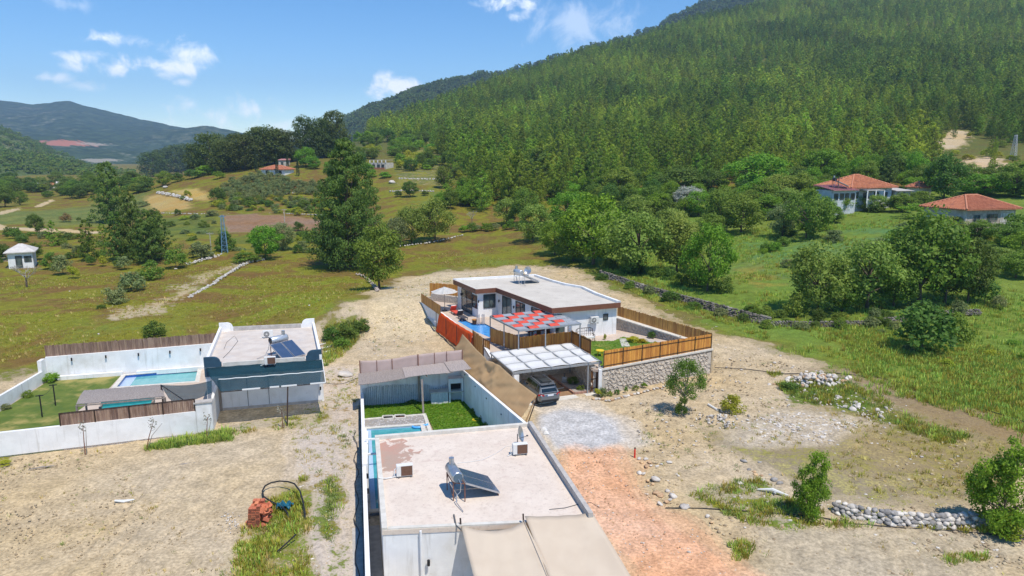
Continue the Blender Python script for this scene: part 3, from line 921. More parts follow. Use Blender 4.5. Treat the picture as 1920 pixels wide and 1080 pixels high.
def stone_face(parent, p0, p1, z0, z1, cell=(.46, .36), side=-1, out=.02):
 """irregular facing stones laid into the side of a mortar wall; z0, z1 (start, end)"""
 a, b = xy(p0), xy(p1)
 L = (b - a).length; d = (b - a) / L
 nrm = Vector((-d.y, d.x, 0)) * side
 o0 = wloc(parent)
 hm = max(z1[0] - z0[0], z1[1] - z0[1])
 rows = max(1, int(hm / cell[1])); cols = int(L / cell[0])
 m = Matrix((d, nrm, Vector((0, 0, 1)))).transposed().to_4x4()
 for j in range(rows):
  for i in range(cols + (j % 2)):
   t = (i + (.5 if j % 2 == 0 else 0) + rnd.uniform(-.26, .26)) / cols
   if t < .02 or t > .98: continue
   zz0 = z0[0] + (z0[1] - z0[0]) * t; zz1 = z1[0] + (z1[1] - z1[0]) * t
   z = zz0 + (zz1 - zz0) * (j + .5 + rnd.uniform(-.22, .22)) / rows
   p = lerp(a, b, t) + nrm * out + Vector((0, 0, z))
   sx, sz = cell[0] * rnd.uniform(.95, 1.35), cell[1] * rnd.uniform(.95, 1.35)
   q = m.to_quaternion() @ Quaternion((0, 1, 0), rnd.uniform(-1.2, 1.2))
   o = link('stone', ST_MESH[rnd.randrange(8)], parent, p - o0, None, (sx, rnd.uniform(.075, .11), sz))
   o.rotation_euler = q.to_euler()
def ac_unit(label, loc, rz, back=False, group='air conditioner outdoor units', z_feet=True):
 root = thing('air_conditioner', label, 'air conditioner', (0, 0, 0), group)
 MB().box((0, 0, .36), (.82, .30, .58)).build('casing', m_casing, root, bevel=.02)
 if back:
  MB().box((.1, -.155, .36), (.56, .02, .5)).build('coil', m_coil, root)
 else:
  m = MB()
  m.tube([(-.12, -.145, .36), (-.12, -.17, .36)], .235, 20)
  m.mat(1)
  for k in range(8):
   an = k * math.pi / 8
   m.bar((-.12 - math.cos(an) * .22, -.175, .36 - math.sin(an) * .22), (-.12 + math.cos(an) * .22, -.175, .36 + math.sin(an) * .22), .012)
  m.tube([(-.12, -.165, .36), (-.12, -.182, .36)], .05, 10)
  m.build('fan_grille', [m_grille, m_casing], root)
 for sx in (-.3, .3):
  MB().box((sx, 0, .035), (.06, .36, .07)).build('foot', m_grille, root)
 MB().tube([(-.41, .02, .45), (-.5, .0, .42), (-.52, -.02, .25), (-.5, -.05, .06), (-.7, -.08, .03)], .025, 6).build('pipe', m_pipe_w, root)
 root.location = loc; root.rotation_euler = (0, 0, rz)
 return root
def solar_heater(label, loc, rz, tank_mat, cap_mat, stand_mat, scale=1.):
 """tank lies along local y, two collectors slope down towards +x"""
 root = thing('solar_water_heater', label, 'solar heater', (0, 0, 0), 'solar water heaters on the flat roofs')
 tk = MB().tube([(0, -.72, 1.25), (0, -.66, 1.25), (0, .66, 1.25), (0, .72, 1.25)], [.25, .30, .30, .25], 20).build('tank', tank_mat, root, smooth=True)
 MB().cyl((0, -.745, 1.25), (0, -.715, 1.25), .245, 20).build('end_cap', cap_mat, tk)
 MB().cyl((0, .715, 1.25), (0, .745, 1.25), .245, 20).build('end_cap', cap_mat, tk)
 MB().cyl((0, .45, 1.5), (0, .45, 1.85), .14, 12).build('expansion_tank', m_galv, root, smooth=False)
 for k, y0 in enumerate((-.98, .03)):
  m = MB()
  a, b = Vector((.32, 0, 1.02)), Vector((2.15, 0, .16))
  d = (b - a).normalized(); nn = Vector((-d.z, 0, d.x))
  nn = nn if nn.z > 0 else -nn
  y1 = y0 + .95
  rot = Matrix((d, Vector((0, 1, 0)), nn)).transposed()
  c = (a + b) / 2 + Vector((0, (y0 + y1) / 2, 0))
  f = MB().box(c, ((b - a).length, .95, .09), rot).build('collector', m_galv, root)
  MB().box(c + nn * .047, ((b - a).length - .08, .87, .008), rot).build('glass', m_panel, f)
 for (x, y) in ((-.22, -.6), (-.22, .6), (.3, -.9), (.3, .95)):
  MB().bar((x, y, 0), (x, y, 1.0), .045).build('leg', stand_mat, root)
 MB().bar((-.22, -.6, .97), (.3, -.9, .97), .04).bar((-.22, .6, .97), (.3, .95, .97), .04).bar((-.22, -.6, .95), (-.22, .6, .95), .04).bar((.3, -.9, .95), (.3, .95, .95), .04).bar((-.22, -.6, .1), (-.22, .6, .95), .03).build('brace', stand_mat, root)
 MB().bar((.3, -.75, .93), (2.1, -.75, .1), .04).bar((.3, .8, .93), (2.1, .8, .1), .04).bar((2.1, -.95, .05), (2.1, .98, .05), .04).bar((2.1, -.75, 0), (2.1, -.75, .1), .05).bar((2.1, .8, 0), (2.1, .8, .1), .05).build('collector_rail', stand_mat, root)
 MB().tube([(.02, -.75, 1.2), (.1, -.9, 1.0), (.05, -.95, .6), (-.15, -.95, .45), (-.2, -1.1, .12), (-.1, -1.9, .04)], .022, 6).build('pipe', m_galv, root)
 root.location = loc; root.rotation_euler = (0, 0, rz); root.scale = (scale,) * 3
 return root
def dish(label, loc, rz):
 root = thing('satellite_dish', label, 'satellite dish', (0, 0, 0), 'satellite dishes')
 m = MB()
 R_, n = .42, 18
 rings = [[(0, 0, 0)]] + [[(math.cos(2 * math.pi * k / n) * R_ * q, math.sin(2 * math.pi * k / n) * R_ * q * 1.1, .16 * q * q) for k in range(n)] for q in (.35, .7, 1.)]
 vs = [v for r_ in rings for v in r_]; fs = [[0, 1 + k, 1 + (k + 1) % n] for k in range(n)]
 for i in range(2):
  for k in range(n):
   a = 1 + i * n
   fs.append([a + k, a + n + k, a + n + (k + 1) % n, a + (k + 1) % n])
 rot = Euler((R(75), 0, R(15))).to_matrix()
 vs = [rot @ Vector(v) + Vector((0, 0, .75)) for v in vs]
 m.add(vs, fs); m.build('bowl', m_galv, root, smooth=True)
 MB().cyl((0, .06, 0), (0, .06, .75), .025, 8).build('mast', m_grille, root)
 MB().bar((0, -.02, .5), (.1, -.5, .72), .025).box((.1, -.5, .74), (.06, .1, .06)).build('arm', m_grille, root)
 root.location = loc; root.rotation_euler = (0, 0, rz)
 return root
def wall_light(label, p, nrm, group):
 root = thing('wall_light', label, 'wall light', p, group)
 n = Vector(nrm).normalized()
 MB().bar(p, p + n * .1, .05).build('bracket', m_black, root)
 MB().cyl(p + n * .12 + Vector((0, 0, -.13)), p + n * .12 + Vector((0, 0, .13)), .065, 10).build('lamp_body', m_black, root)
 return root
def window(parent, q, n, name='window', split=1, depth=.06, fr=m_alu, fw=.07):
 """q: four corners (bottom-left, bottom-right, top-right, top-left) on the wall, n: outward normal"""
 bl, br, tr, tl = [Vector(c) + Vector(n) * .012 for c in q]
 n = Vector(n).normalized()
 m = MB()
 for a, b in ((bl, br), (tl, tr)): m.bar(a + n * .02, b + n * .02, depth, fw, up=(0, 0, 1))
 for a, b in ((bl, tl), (br, tr)): m.bar(a + n * .02, b + n * .02, fw, depth * 1.05, up=n)
 for k in range(1, split):
  m.bar(lerp(bl, br, k / split) + n * .018, lerp(tl, tr, k / split) + n * .018, fw * .8, depth, up=n)
 f = m.build(name, fr, parent)
 e = Vector((0, 0, .02))
 for k in range(split):
  a, b, c, d = lerp(bl, br, k / split), lerp(bl, br, (k + 1) / split), lerp(tl, tr, (k + 1) / split), lerp(tl, tr, k / split)
  t = n * .012
  MB().add([a, b, c, d, a + t, b + t, c + t, d + t], [[3, 2, 1, 0], [4, 5, 6, 7], [0, 1, 5, 4], [1, 2, 6, 5], [2, 3, 7, 6], [3, 0, 4, 7]]).build('pane', m_glass, f)
 return f
def wall_rect(p0, p1, px0, px1, py0, py1, pyb1=None, pyt1=None):
 """corners on the wall plane p0-p1 read from the photograph: px0/px1 sides, py0 top, py1 bottom (at px0), optional values at px1"""
 tl, bl = kx(p0, p1, px0, py0), kx(p0, p1, px0, py1)
 tr, br = kx(p0, p1, px1, py0 if pyt1 is None else pyt1), kx(p0, p1, px1, py1 if pyb1 is None else pyb1)
 zt, zb = (tl.z + tr.z) / 2, (bl.z + br.z) / 2
 return [Vector((tl.x, tl.y, zb)), Vector((tr.x, tr.y, zb)), Vector((tr.x, tr.y, zt)), Vector((tl.x, tl.y, zt))]
def pool(name, label, poly, zw, rim_z, tile, water, depth=1.5, coping=.3, cop_mat=m_coping, rim_tile=None, loc=None):
 root = thing(name, label, 'swimming pool', xy(poly[0], zw))
 n = len(poly)
 P2 = [(p[0], p[1]) for p in poly]
 # basin: floor and sides
 m = MB()
 inner = P2; outer = offset_poly(P2, -.12)
 m.prism(P2, zw - depth - .1, zw - depth)
 m.build('basin_floor', tile, root)
 m = MB()
 for i in range(n):
  a, b = inner[i], inner[(i + 1) % n]; c, d = outer[(i + 1) % n], outer[i]
  m.prism([a, b, tuple(c), tuple(d)], zw - depth, rim_z - .02)
 m.build('basin_side', rim_tile or tile, root)
 MB().prism([tuple(p) for p in offset_poly(P2, .004)], zw - .04, zw).build('water_surface', water, root)
 if coping:
  o2 = offset_poly(P2, -coping)
  m = MB()
  for i in range(n):
   m.prism([P2[i], P2[(i + 1) % n], tuple(o2[(i + 1) % n]), tuple(o2[i])], rim_z - .06, rim_z + .03)
  m.build('coping', cop_mat, root)
 return root
# ================================================================ near villa (flat roof in the foreground) and its yard
def house_near():
 root = thing('flat_roof_house', 'white flat-roofed house in the foreground with red-brown stained concrete roof', 'house', xy(A_fl))
 pts = [xy(A_bl), xy(A_br), xy(A_fr), xy(A_fl)]
 wl = offset_poly(pts, .03)
 MB().prism([tuple(p) for p in wl], -.1, ZA - .22).build('wall', m_white, root)
 MB().prism([tuple(p) for p in pts], ZA - .22, ZA).build('roof', m_roofA, root)
 m = MB(); m.wall(A_bl, A_br, ZA, ZA + .2, .26, -1); m.build('parapet', m_coping, root)
 m = MB(); m.wall(A_bl + A_f * .27, A_fl, ZA, ZA + .12, .24, 1); m.build('parapet', m_coping, root)
 m = MB(); m.wall(A_br + A_f * .27, A_fr, ZA, (ZA + .36), .22, -1); m.build('parapet', m_conc, root)
 MB().wall(A_fl + A_r * .25, A_fr - A_r * .24, ZA, ZA + .06, .2, 1).build('roof_edge', m_coping, root)
 f0, f1 = xy(A_fl), xy(A_fr)
 p = lerp(f0, f1, .178) + xy(A_f) * .09
 MB().cyl(xy(p, .1), xy(p, ZA - .05), .055, 8).build('downpipe', m_white, root)
 # front door recess wing, half under the tarpaulin
 q = [kx(f0, f1, 868, 1010), kx(f0, f1, 868, 1010)]
 d0 = lerp(f0, f1, .46)
 bl = xy(d0, .15); br = xy(lerp(f0, f1, .58), .15)
 window(root, [bl, br, xy(br, 2.3), xy(bl, 2.3)], A_f, 'door', 1)
 q0, q1 = lerp(f0, f1, .66), lerp(f0, f1, .88)
 window(root, [xy(q0, .9), xy(q1, .9), xy(q1, 2.2), xy(q0, 2.2)], A_f, 'window', 2)
 return root
house_near()
wall_light('small black wall light on the white front wall below the stained flat roof', xy(kx(xy(A_fl), xy(A_fr), 803, 1052), kx(xy(A_fl), xy(A_fr), 803, 1052).z) + A_f * .02, A_f, 'wall lights')
# tarpaulin canopy over the front
def tarp():
 a1, a2, a3 = W(864, 985, 3.12), W(982, 977, 3.32), W(1117, 972, 3.22)
 b1, b2, b3 = W(888, 1080, 2.62), W(1026, 1080, 2.72), W(1182, 1080, 2.62)
 b1, b2, b3 = [a + (b - a) * 1.45 for a, b in ((a1, b1), (a2, b2), (a3, b3))]
 root = thing('tarpaulin_canopy', 'large beige tarpaulin stretched over the front yard of the foreground house', 'canopy', xy(b2))
 def fn(a, b, c, d, sag0):
  def f(u, v):
   p = lerp(lerp(a, b, u), lerp(d, c, u), v)
   s = 4 * u * (1 - u)
   p = p + Vector((0, 0, -.10 * s * 4 * v * (1 - v) - .06 * s + .012 * math.sin(u * 23 + v * 9)))
   p = p + xy(A_f) * (sag0 * s * (1 - v))
   return p
  return f
 MB().sheet(fn(a1, a2 + A_r * .02, b2 + A_r * .3, b1, .55), 16, 16, .01).build('sheet', m_tarp, root, smooth=True)
 a2b = a2 + Vector((.05, .35, .03)); a3b = a3 + Vector((-.1, .35, .06))
 MB().sheet(fn(a2b, a3b, b3 + Vector((0, 0, .02)), b2 + Vector((0, 0, .03)), .0), 16, 18, .01).build('sheet', m_tarp, root, smooth=True)
 MB().bar(a2 + Vector((0, 0, .04)), b2 + Vector((0, 0, .05)), .02).build('seam_rope', m_tarp, root)
 for p in (a1, a2): MB().bar(xy(p, ZA - .02) - A_f * .0, xy(p, p.z + .28) - A_f * .12, .07).build('peg', m_steel_dk, root)
 for p in (b1, b2, b3): MB().cyl(xy(p, -.2), xy(p, p.z - .04), .04, 8).build('pole', m_steel_dk, root)
 MB().tube([b1, b2, b3], .03, 6).build('front_rail', m_steel_dk, root)
tarp()
hz = W(945, 951, ZA)
solar_heater('grey solar water heater with two dark panels on the foreground stained roof', W(852, 927, ZA + .02), math.atan2(-A_f.x, A_f.y) + math.pi + R(8), m_galv, M('blue_grey_cap', (.10, .15, .20), None, rough=.5), m_copper, .92)
ac_unit('cream outdoor unit by the red-brown stain on the foreground roof', W(759, 893, ZA + .01), math.atan2(A_r.y, A_r.x), True)
ac_unit('cream outdoor unit near the far right parapet of the foreground roof', W(975, 852, ZA + .01), math.atan2(A_r.y, A_r.x), True)
dish('grey satellite dish behind the outdoor unit on the foreground roof', W(972, 838, ZA + .01), R(60))
m = MB(); m.tube([W(851, 965, ZA + .04), W(855, 985, ZA + .05), W(864, 993, ZA + .06)], .035, 6).build('pipe_bundle', m_grille, None, 'grey pipe bundle from the solar heater to the roof edge', 'pipe', None, None, False, 0, W(855, 985, ZA))
MB().tube([W(x, y, ZA + .03) for x, y in ((1030, 955), (1060, 952), (1085, 945), (1108, 942), (1125, 953))], .012, 5).build('cable', m_hose, None, 'thin black cable lying across the right of the foreground roof', 'cable', loc=W(1060, 950, ZA))
MB().tube([W(x, y, ZA + .03) for x, y in ((858, 868), (880, 866), (905, 862), (930, 850), (950, 836), (968, 838))], .012, 5).build('cable', m_pipe_w, None, 'thin pale cable curving over the back of the foreground roof', 'cable', loc=W(905, 862, ZA))
MB().tube([W(745, 893, ZA + .05), W(725, 897, ZA + .05), W(710, 896, ZA + .18)], .03, 6).build('drain_pipe', m_pipe_w, None, 'white drain pipe running from outdoor unit to left roof edge', 'pipe', loc=W(725, 897, ZA))
# yard ground: paving, lawn, pool
def yardA():
 o2 = [tuple(p) for p in grow(lotA, .1)]
 NE, NW_ = W(799, 777, 0), W(677.5, 787, 0)
 SE = W(813, 812, 0)
 side = xy(A_r)
 # lawn behind and right of the paving
 lawn = [xy(YA_bl), xy(YA_br), xy(A_br) + A_f * .3, xy(W(820, 816, 0)) + A_f * 1.5, xy(NE) + A_r * .03, xy(NW_)]
 lo = MB().prism([tuple(p) for p in lawn], -.08, .04).build('lawn', m_lawn, None, kind='structure', loc=xy(lawn[0]))
 pav_o = [NW_, NE, SE + A_f * 6, xy(NW_) + A_f * 18 + A_r * .2]
 # paving as strips round the pool
 cop = offset_poly(poolA, -.30)
 m = MB()
 NE_i, NW_i = NE - A_r * .28 + A_f * .28, NW_ + A_f * .28
 pe = [NW_i, NE_i, xy(SE) + A_f * 6 - A_r * .28, xy(cop[2]) + A_f * 2.8, xy(cop[1]) , xy(cop[0])]
 m.prism([tuple(NW_i.xy), tuple(NE_i.xy), tuple(cop[1]), tuple(cop[0])], -.08, .05)
 m.prism([tuple(NE_i.xy), tuple((xy(SE) + A_f * 6 - A_r * .28).xy), tuple((xy(PA[1]) + A_f * 9 + A_r * .3).xy), tuple(cop[1])], -.08, .05)
 m.build('pebble_paving', m_pebble, None, kind='structure', loc=xy(NW_i))
 m = MB(); m.wall(NW_, NE, -.08, .09, .26, -1); m.wall(xy(NE) + A_f * .26, xy(SE) + A_f * 6, -.08, .09, .26, -1)
 m.build('paving_border', m_coping, None, kind='structure', loc=xy(NE))
 pool('swimming_pool', 'narrow green-blue L-shaped pool beside the foreground house', poolA, -.06, .08, m_tile_l, m_waterA, 1.5, .3)
 # pale ledge along the left side of the water
 e0, e1 = PA[0] + A_r * .0, PA[0] + A_f * 11.4
 MB().prism([tuple((PA[0]).xy), tuple((PA[0] + A_r * .28).xy), tuple((e1 + A_r * .28).xy), tuple(e1.xy)], -.4, -.052).build('pool_ledge', m_tile_l, None, kind='structure', loc=xy(e0))
 for (x0, x1, y, mt, lb) in ((718, 738, 787.5, m_rock_g, 'left planter box of dark earth in the pebble paving'), (741, 760.5, 786, m_copper, 'right planter box of red gravel in the pebble paving')):
  a, b = W(x0, y, .05), W(x1, y - .8, .05)
  r_ = thing('planter_box', lb, 'planter', xy(a, .05))
  back = xy(A_f) * -.62
  m = MB(); m.wall(a, b, .05, .17, .1); m.wall(a + back, b + back, .05, .17, .1); m.wall(lerp(a, a + back, .09), lerp(a, a + back, .91), .05, .168, .1); m.wall(lerp(b, b + back, .09), lerp(b, b + back, .91), .05, .168, .1)
  m.build('rim', m_coping, r_)
  MB().prism([tuple(lerp(a, b, .04).xy), tuple(lerp(a, b, .96).xy), tuple((lerp(a, b, .96) + back).xy), tuple((lerp(a, b, .04) + back).xy)], .05, .09).build('soil', mt, r_)
MB().prism([tuple((xy(A_bl) + A_f * 4.0 - A_r * 1.4).xy), tuple((xy(A_bl) + A_f * 4).xy), tuple((xy(A_fl) + A_f * 8).xy), tuple((xy(A_fl) + A_f * 8 - A_r * 1.2).xy)], -2.0, -.055).build('side_paving', m_conc, None, kind='structure', loc=xy(A_fl))
yardA()
def yardA_walls():
 # right wall with its sand coloured net
 p0, p1 = xy(YA_br), xy(A_br) + A_f * .02
 r_ = thing('yard_wall', 'white wall along the right side of the near lawn, four lights on it', 'wall', p0)
 MB().wall(p0, p1, -.1, (2.45, 3.05), .2, -1).build('wall_body', m_white, r_)
 for k, (x, y) in enumerate(((876.5, 705), (896, 727), (917, 749.5), (945, 779.5))):
  q = kx(p0, p1, x, y)
  nr = Vector((-(p1 - p0).y, (p1 - p0).x, 0)).normalized()
  if nr.x > 0: nr = -nr
  rl = thing('wall_light', ('wall light nearest the barbecue corner on the long yard wall', 'second wall light from the barbecue corner on the long yard wall', 'third wall light from the barbecue corner on the long yard wall', 'wall light nearest the foreground roof on the long yard wall')[k], 'wall light', q, 'wall lights')
  MB().bar(q, q + nr * .12, .1).build('bracket', m_black, rl)
  MB().tube([q + nr * .13 + Vector((0, 0, -.18)), q + nr * .13 + Vector((0, 0, .1))], [.10, .10], 10).build('lamp_body', m_white, rl)
  MB().box(q + nr * .13 + Vector((0, 0, .14)), (.2, .2, .08)).build('cap', m_black, rl)
 # net on top
 top = [(867, 626), (880, 640), (893, 655), (907, 668), (915, 675), (926, 679), (936, 684), (944, 692), (960, 706), (980, 722), (1006.5, 741)]
 off = Vector(((p1 - p0).y, -(p1 - p0).x, 0)).normalized()
 if off.x < 0: off = -off
 off = off * .12
 root = thing('shade_net_screen', 'sagging sand coloured shade net on top of the long yard wall', 'screen', p0 + off)
 P_top = []
 for (x, y) in top:
  P_top.append(kx(p0 + off * 10, p1 + off * 10, x, y))
 n = len(P_top)
 m = MB()
 rows = 7
 grid = []
 for j in range(rows):
  v = j / (rows - 1)
  line = []
  for i, pt in enumerate(P_top):
   t = ((pt - p0).xy.dot((p1 - p0).xy)) / (p1 - p0).xy.length_squared
   zb = 2.3 + .6 * t
   wr = math.sin(i * 2.1 + v * 7) * .07 * math.sin(v * math.pi) * (1 + (3 < i < 8))
   q = pt - off * (9 * v)
   line.append(Vector((q.x, q.y, pt.z + (zb - pt.z) * v)) + off.normalized() * wr)
  grid.append(line)
 # refine along the run for folds
 def f(u, v):
  x = u * (n - 1); i = min(int(x), n - 2); a = x - i
  y = v * (rows - 1); j = min(int(y), rows - 2); b = y - j
  p = lerp(lerp(grid[j][i], grid[j][i + 1], a), lerp(grid[j + 1][i], grid[j + 1][i + 1], a), b)
  fold = math.exp(-((u - .42 - .12 * v) / .05) ** 2) * .16 * math.sin(v * 9 + 1) + .035 * math.sin(u * 60 + v * 14) * math.sin(v * math.pi) + math.exp(-((u - .55 - .2 * v) / .04) ** 2) * .1
  return p - off.normalized() * fold
 MB().sheet(f, 70, 16, .008).build('net', m_net, root, smooth=True)
 for u in (.0, .28, .55, .78, 1.):
  q = f(u, 0)
  MB().bar(xy(q, 1.6) - off * 7.5, xy(q, q.z) + off * .6, .05).build('post', m_steel_dk, root)
 # loose end hanging to the ground by the roof corner
 e = P_top[-1]
 MB().sheet(lambda u, v: Vector((e.x, e.y, e.z)) + Vector((-.05 * u, -.35 * u * (1 - v) + .1 * math.sin(v * 6), 0)) + Vector((-.8 * v, 0, -(e.z - 2.35) * v - .5 * v * u)), 5, 10, .008).build('hanging_end', m_net, root, smooth=True)
 # back wall with pink net
 b0, b1 = xy(YA_bl), xy(YA_br)
 r_ = thing('yard_wall', 'white wall at the back of the near lawn behind whitewashed reeds', 'wall', b0)
 MB().wall(b0, b1, -.1, 2.5, .2, 1).build('wall_body', m_white, r_)
 nb = Vector((-(b1 - b0).y, (b1 - b0).x, 0)).normalized()
 if nb.y < 0: nb = -nb
 root = thing('pink_net_fence', 'pinkish shade net fence along the back of the near lawn', 'fence', b0 + nb * .15)
 q0, q1 = b0 + nb * .15, b1 + nb * .15
 def g(u, v):
  zt = 3.62 + (4.02 - 3.62) * u - .22 * math.sin(u * math.pi * 2) * (u < .5) * .6
  zb = 2.5
  return xy(lerp(q0, q1, u), zt + (zb - zt) * v) + nb * (.02 * math.sin(u * 31 + v * 3))
 MB().sheet(g, 30, 6, .008).build('net', m_pink, root, smooth=True)
 for u, th in ((.005, .06), (.165, .035), (.31, .05), (.56, .07), (.72, .035), (.84, .035), (.995, .05)):
  MB().bar(xy(lerp(q0, q1, u), 2.3) - nb * .05, xy(lerp(q0, q1, u), g(u, 0).z + .03) - nb * .05, th).build('post', m_copper, root)
 # reeds
 reed = thing('reed_screen', 'whitewashed reed screen covering the back wall of the near lawn', 'screen', b0 - nb * .06)
 m = MB()
 N = 165
 for i in range(N):
  t = .012 + .975 * (i + .5) / N
  h = 1.36 + .22 * math.sin(t * 5.2 + .3) + .2 * sstep(t, .45, .6) - .25 * sstep(t, .62, .7) * (1 - sstep(t, .75, .83)) + .35 * sstep(t, .82, .88) + rnd.uniform(-.05, .05)
  p = lerp(b0, b1, t) - nb * rnd.uniform(.035, .09)
  m.mat(i % 3)
  m.bar(xy(p, .02), xy(p + Vector((rnd.uniform(-.03, .03), 0, 0)), h), .042, .03)
 o = m.build('reed', [m_reed_white, M('whitewashed_reed_dull', (.74, .75, .75), (.52, .55, .56), 9, .85), M('whitewashed_reed_grey', (.50, .53, .54), (.34, .37, .38), 9, .85)], reed, kind='stuff')
 # reed roof in three mats
 roof = thing('reed_roof', 'grey reed roof along the back wall of the near lawn', 'roof', b0)
 nr0, nr1 = W(672, 722, 2.32), kx(p0, p1, 884, 694.5)
 bk0, bk1 = kx(b0, b1, 672, 701), xy(b1, 3.1)
 for (u0, u1, dz, mt) in ((0, .43, 0., m_reed), (.41, .83, .05, M('grey_reed_pale', (.42, .36, .33), (.29, .25, .23), 14, .9, .5, .02, stretch=(3, .5, 1))), (.81, 1., .12, M('grey_reed_pale', None))):
  def h(u, v, u0=u0, u1=u1, dz=dz):
   uu = u0 + (u1 - u0) * u
   p = lerp(lerp(bk0, bk1, uu), lerp(nr0, nr1, uu), v)
   return p + Vector((0, 0, dz - .05 * math.sin(uu * 9) * v + rnd.uniform(-.012, .012)))
  MB().sheet(h, 40, 6, .04).build('reed_mat', mt, roof)
 for u, w_ in ((.25, .04), (.60, .05), (.78, .04)):
  q = lerp(nr0, nr1, u); q2 = lerp(bk0, bk1, u)
  MB().bar(q + Vector((0, 0, -.03)), q2 + Vector((0, 0, -.03)), .07).build('rafter', m_plank, roof)
 pt = W(794, 775.5, 0); MB().bar(xy(pt), xy(lerp(nr0, nr1, .555), 2.5), .13).build('post', m_plank, roof)
 pt2 = lerp(b0, b1, .56) - nb * .16
 MB().bar(xy(pt2), xy(pt2, 2.55), .16).build('post', m_plank, roof)
 # barbecue corner
 bq = thing('barbecue', 'built-in barbecue with dark hearth in the corner under the reed roof', 'barbecue', b1)
 u1 = (b0 - b1).normalized(); fw = -nb
 c0 = b1 + u1 * .12 + fw * .12
 def blk(a, b, dpt, z0, z1): 
  A, B = c0 + u1 * a, c0 + u1 * b
  return [tuple(A.xy), tuple(B.xy), tuple((B + fw * dpt).xy), tuple((A + fw * dpt).xy)], z0, z1
 m = MB()
 for k in range(24):
  a = 1.22 + 1.3 * k / 24
  pp, za, zb_ = blk(a, a + .05, .72 + rnd.uniform(0, .015), .02, .95)
  m.mat(k % 2); m.prism(pp, za, zb_)
 m.build('counter_cladding', [m_reed_white, MATS['whitewashed_reed_dull']], bq)
 MB().prism(*blk(1.15, 2.6, .78, .95, 1.03)).build('counter_top', m_coping, bq)
 m = MB(); m.prism(*blk(.0, .14, .7, .02, 2.0)); m.prism(*blk(1.0, 1.14, .7, .02, 2.0)); m.prism(*blk(.14, 1.0, .7, 1.62, 2.0)); m.prism(*blk(.14, 1.0, .1, .02, 1.62))
 m.build('hearth', m_white, bq)
 MB().prism(*blk(-.02, 1.14, .76, .9, .98)).build('hearth_shelf', m_coping, bq)
 MB().prism(*blk(.15, .99, .14, .98, 1.6)).build('firebox', m_black, bq)
 # left boundary wall
 l0, l1 = xy(YA_bl), xy(YA_bl) + A_f * 8.2
 l2 = l1 + A_f * 7.2; l3 = l2 + A_f * 12
 r_ = thing('boundary_wall', 'long white wall between the foreground pool and the weedy lane', 'wall', l0)
 off = xy(A_r)
 MB().wall(l0, l1, -.2, 1.05, .22, 1).build('low_section', m_white, r_)
 MB().wall(l1, l2, -.2, (1.5, 2.35), .3, 1).build('high_section', m_white, r_)
 MB().wall(l1 + off * .35, l2 + off * .2, -.2, (1.3, 2.2), .16, 0).build('inner_leaf', m_white, r_)
 MB().wall(l2 + A_f * .01, l3, -.2, 2.2, .2, 1).build('front_section', m_white, r_)
 for t in (.42, .72):
  q = lerp(l1, l2, t)
  MB().bar(xy(q, 2.0) + off * .2, xy(q, 2.0) + off * 2.3, .1).build('tie_beam', m_white, r_)
 for k, t in enumerate((.25, 2.0, 4.6)):
  q = xy(l2 + A_f * t, 1.75) + off * .12
  wall_light(('black lamp on the shaded boundary wall, nearest the pool', 'middle black lamp on the shaded boundary wall beside the foreground house', 'black lamp on the shaded boundary wall, nearest the camera')[k], q, off, 'wall lights')
 # black windbreak net along the outside with a hose
 ou = -off * .16
 root = thing('black_windbreak', 'black windbreak net along the outer foot of the white boundary wall', 'net', l0 + ou)
 MB().sheet(lambda u, v: xy(lerp(l0, l3, u) + ou * (.6 + .12 * math.sin(u * 40)), .02 + (.42 - .05 * math.sin(u * 17)) * (1 - v)), 50, 3, .01).build('net', m_black, root)
 pts = []
 for i in range(44):
  t = i / 43
  q = lerp(l0 + A_f * 5, l3, t) - off * (.35 + .12 * math.sin(i * .9) + .1 * rnd.random())
  pts.append(xy(q, .06 + .02 * math.sin(i)))
 MB().tube(pts, .025, 6).build('garden_hose', m_hose, None, 'thin black hose winding along the outside of the white boundary wall', 'hose', loc=pts[0])
yardA_walls()
# small things on the near lawn
rr_ = thing('hose_reel', 'small coiled yellow hose lying on the near lawn', 'hose', W(893, 787, .06))
m = MB(); c = W(893, 787, .08)
m.tube([c + Vector((math.cos(a * .55) * (.18 + .004 * a), math.sin(a * .55) * (.18 + .004 * a), .012 * math.sin(a))) for a in range(30)], .02, 5).build('coil', m_yellow, rr_)
m = MB(); m.tube([c + Vector((.34 + math.cos(a * .6) * .15, math.sin(a * .6) * .15, .0)) for a in range(20)], .02, 5).build('coil', m_hose, rr_)
cv = thing('pool_float', 'bright blue pool float at the corner of the foreground pool', 'pool toy', W(783, 799, .0))
c = W(783, 799.5, .02)
MB().tube([c + Vector((math.cos(a) * .35, math.sin(a) * .22, 0)) for a in [k * .35 for k in range(19)]], .08, 8).build('ring', M('sky_blue_vinyl', (.10, .42, .85), None, rough=.3), cv, smooth=True)
MB().tube([c + Vector((.3, .05, .02)), c + Vector((.75, .1, .1))], [.06, .1], 8).build('spout', MATS['sky_blue_vinyl'], cv, smooth=True)
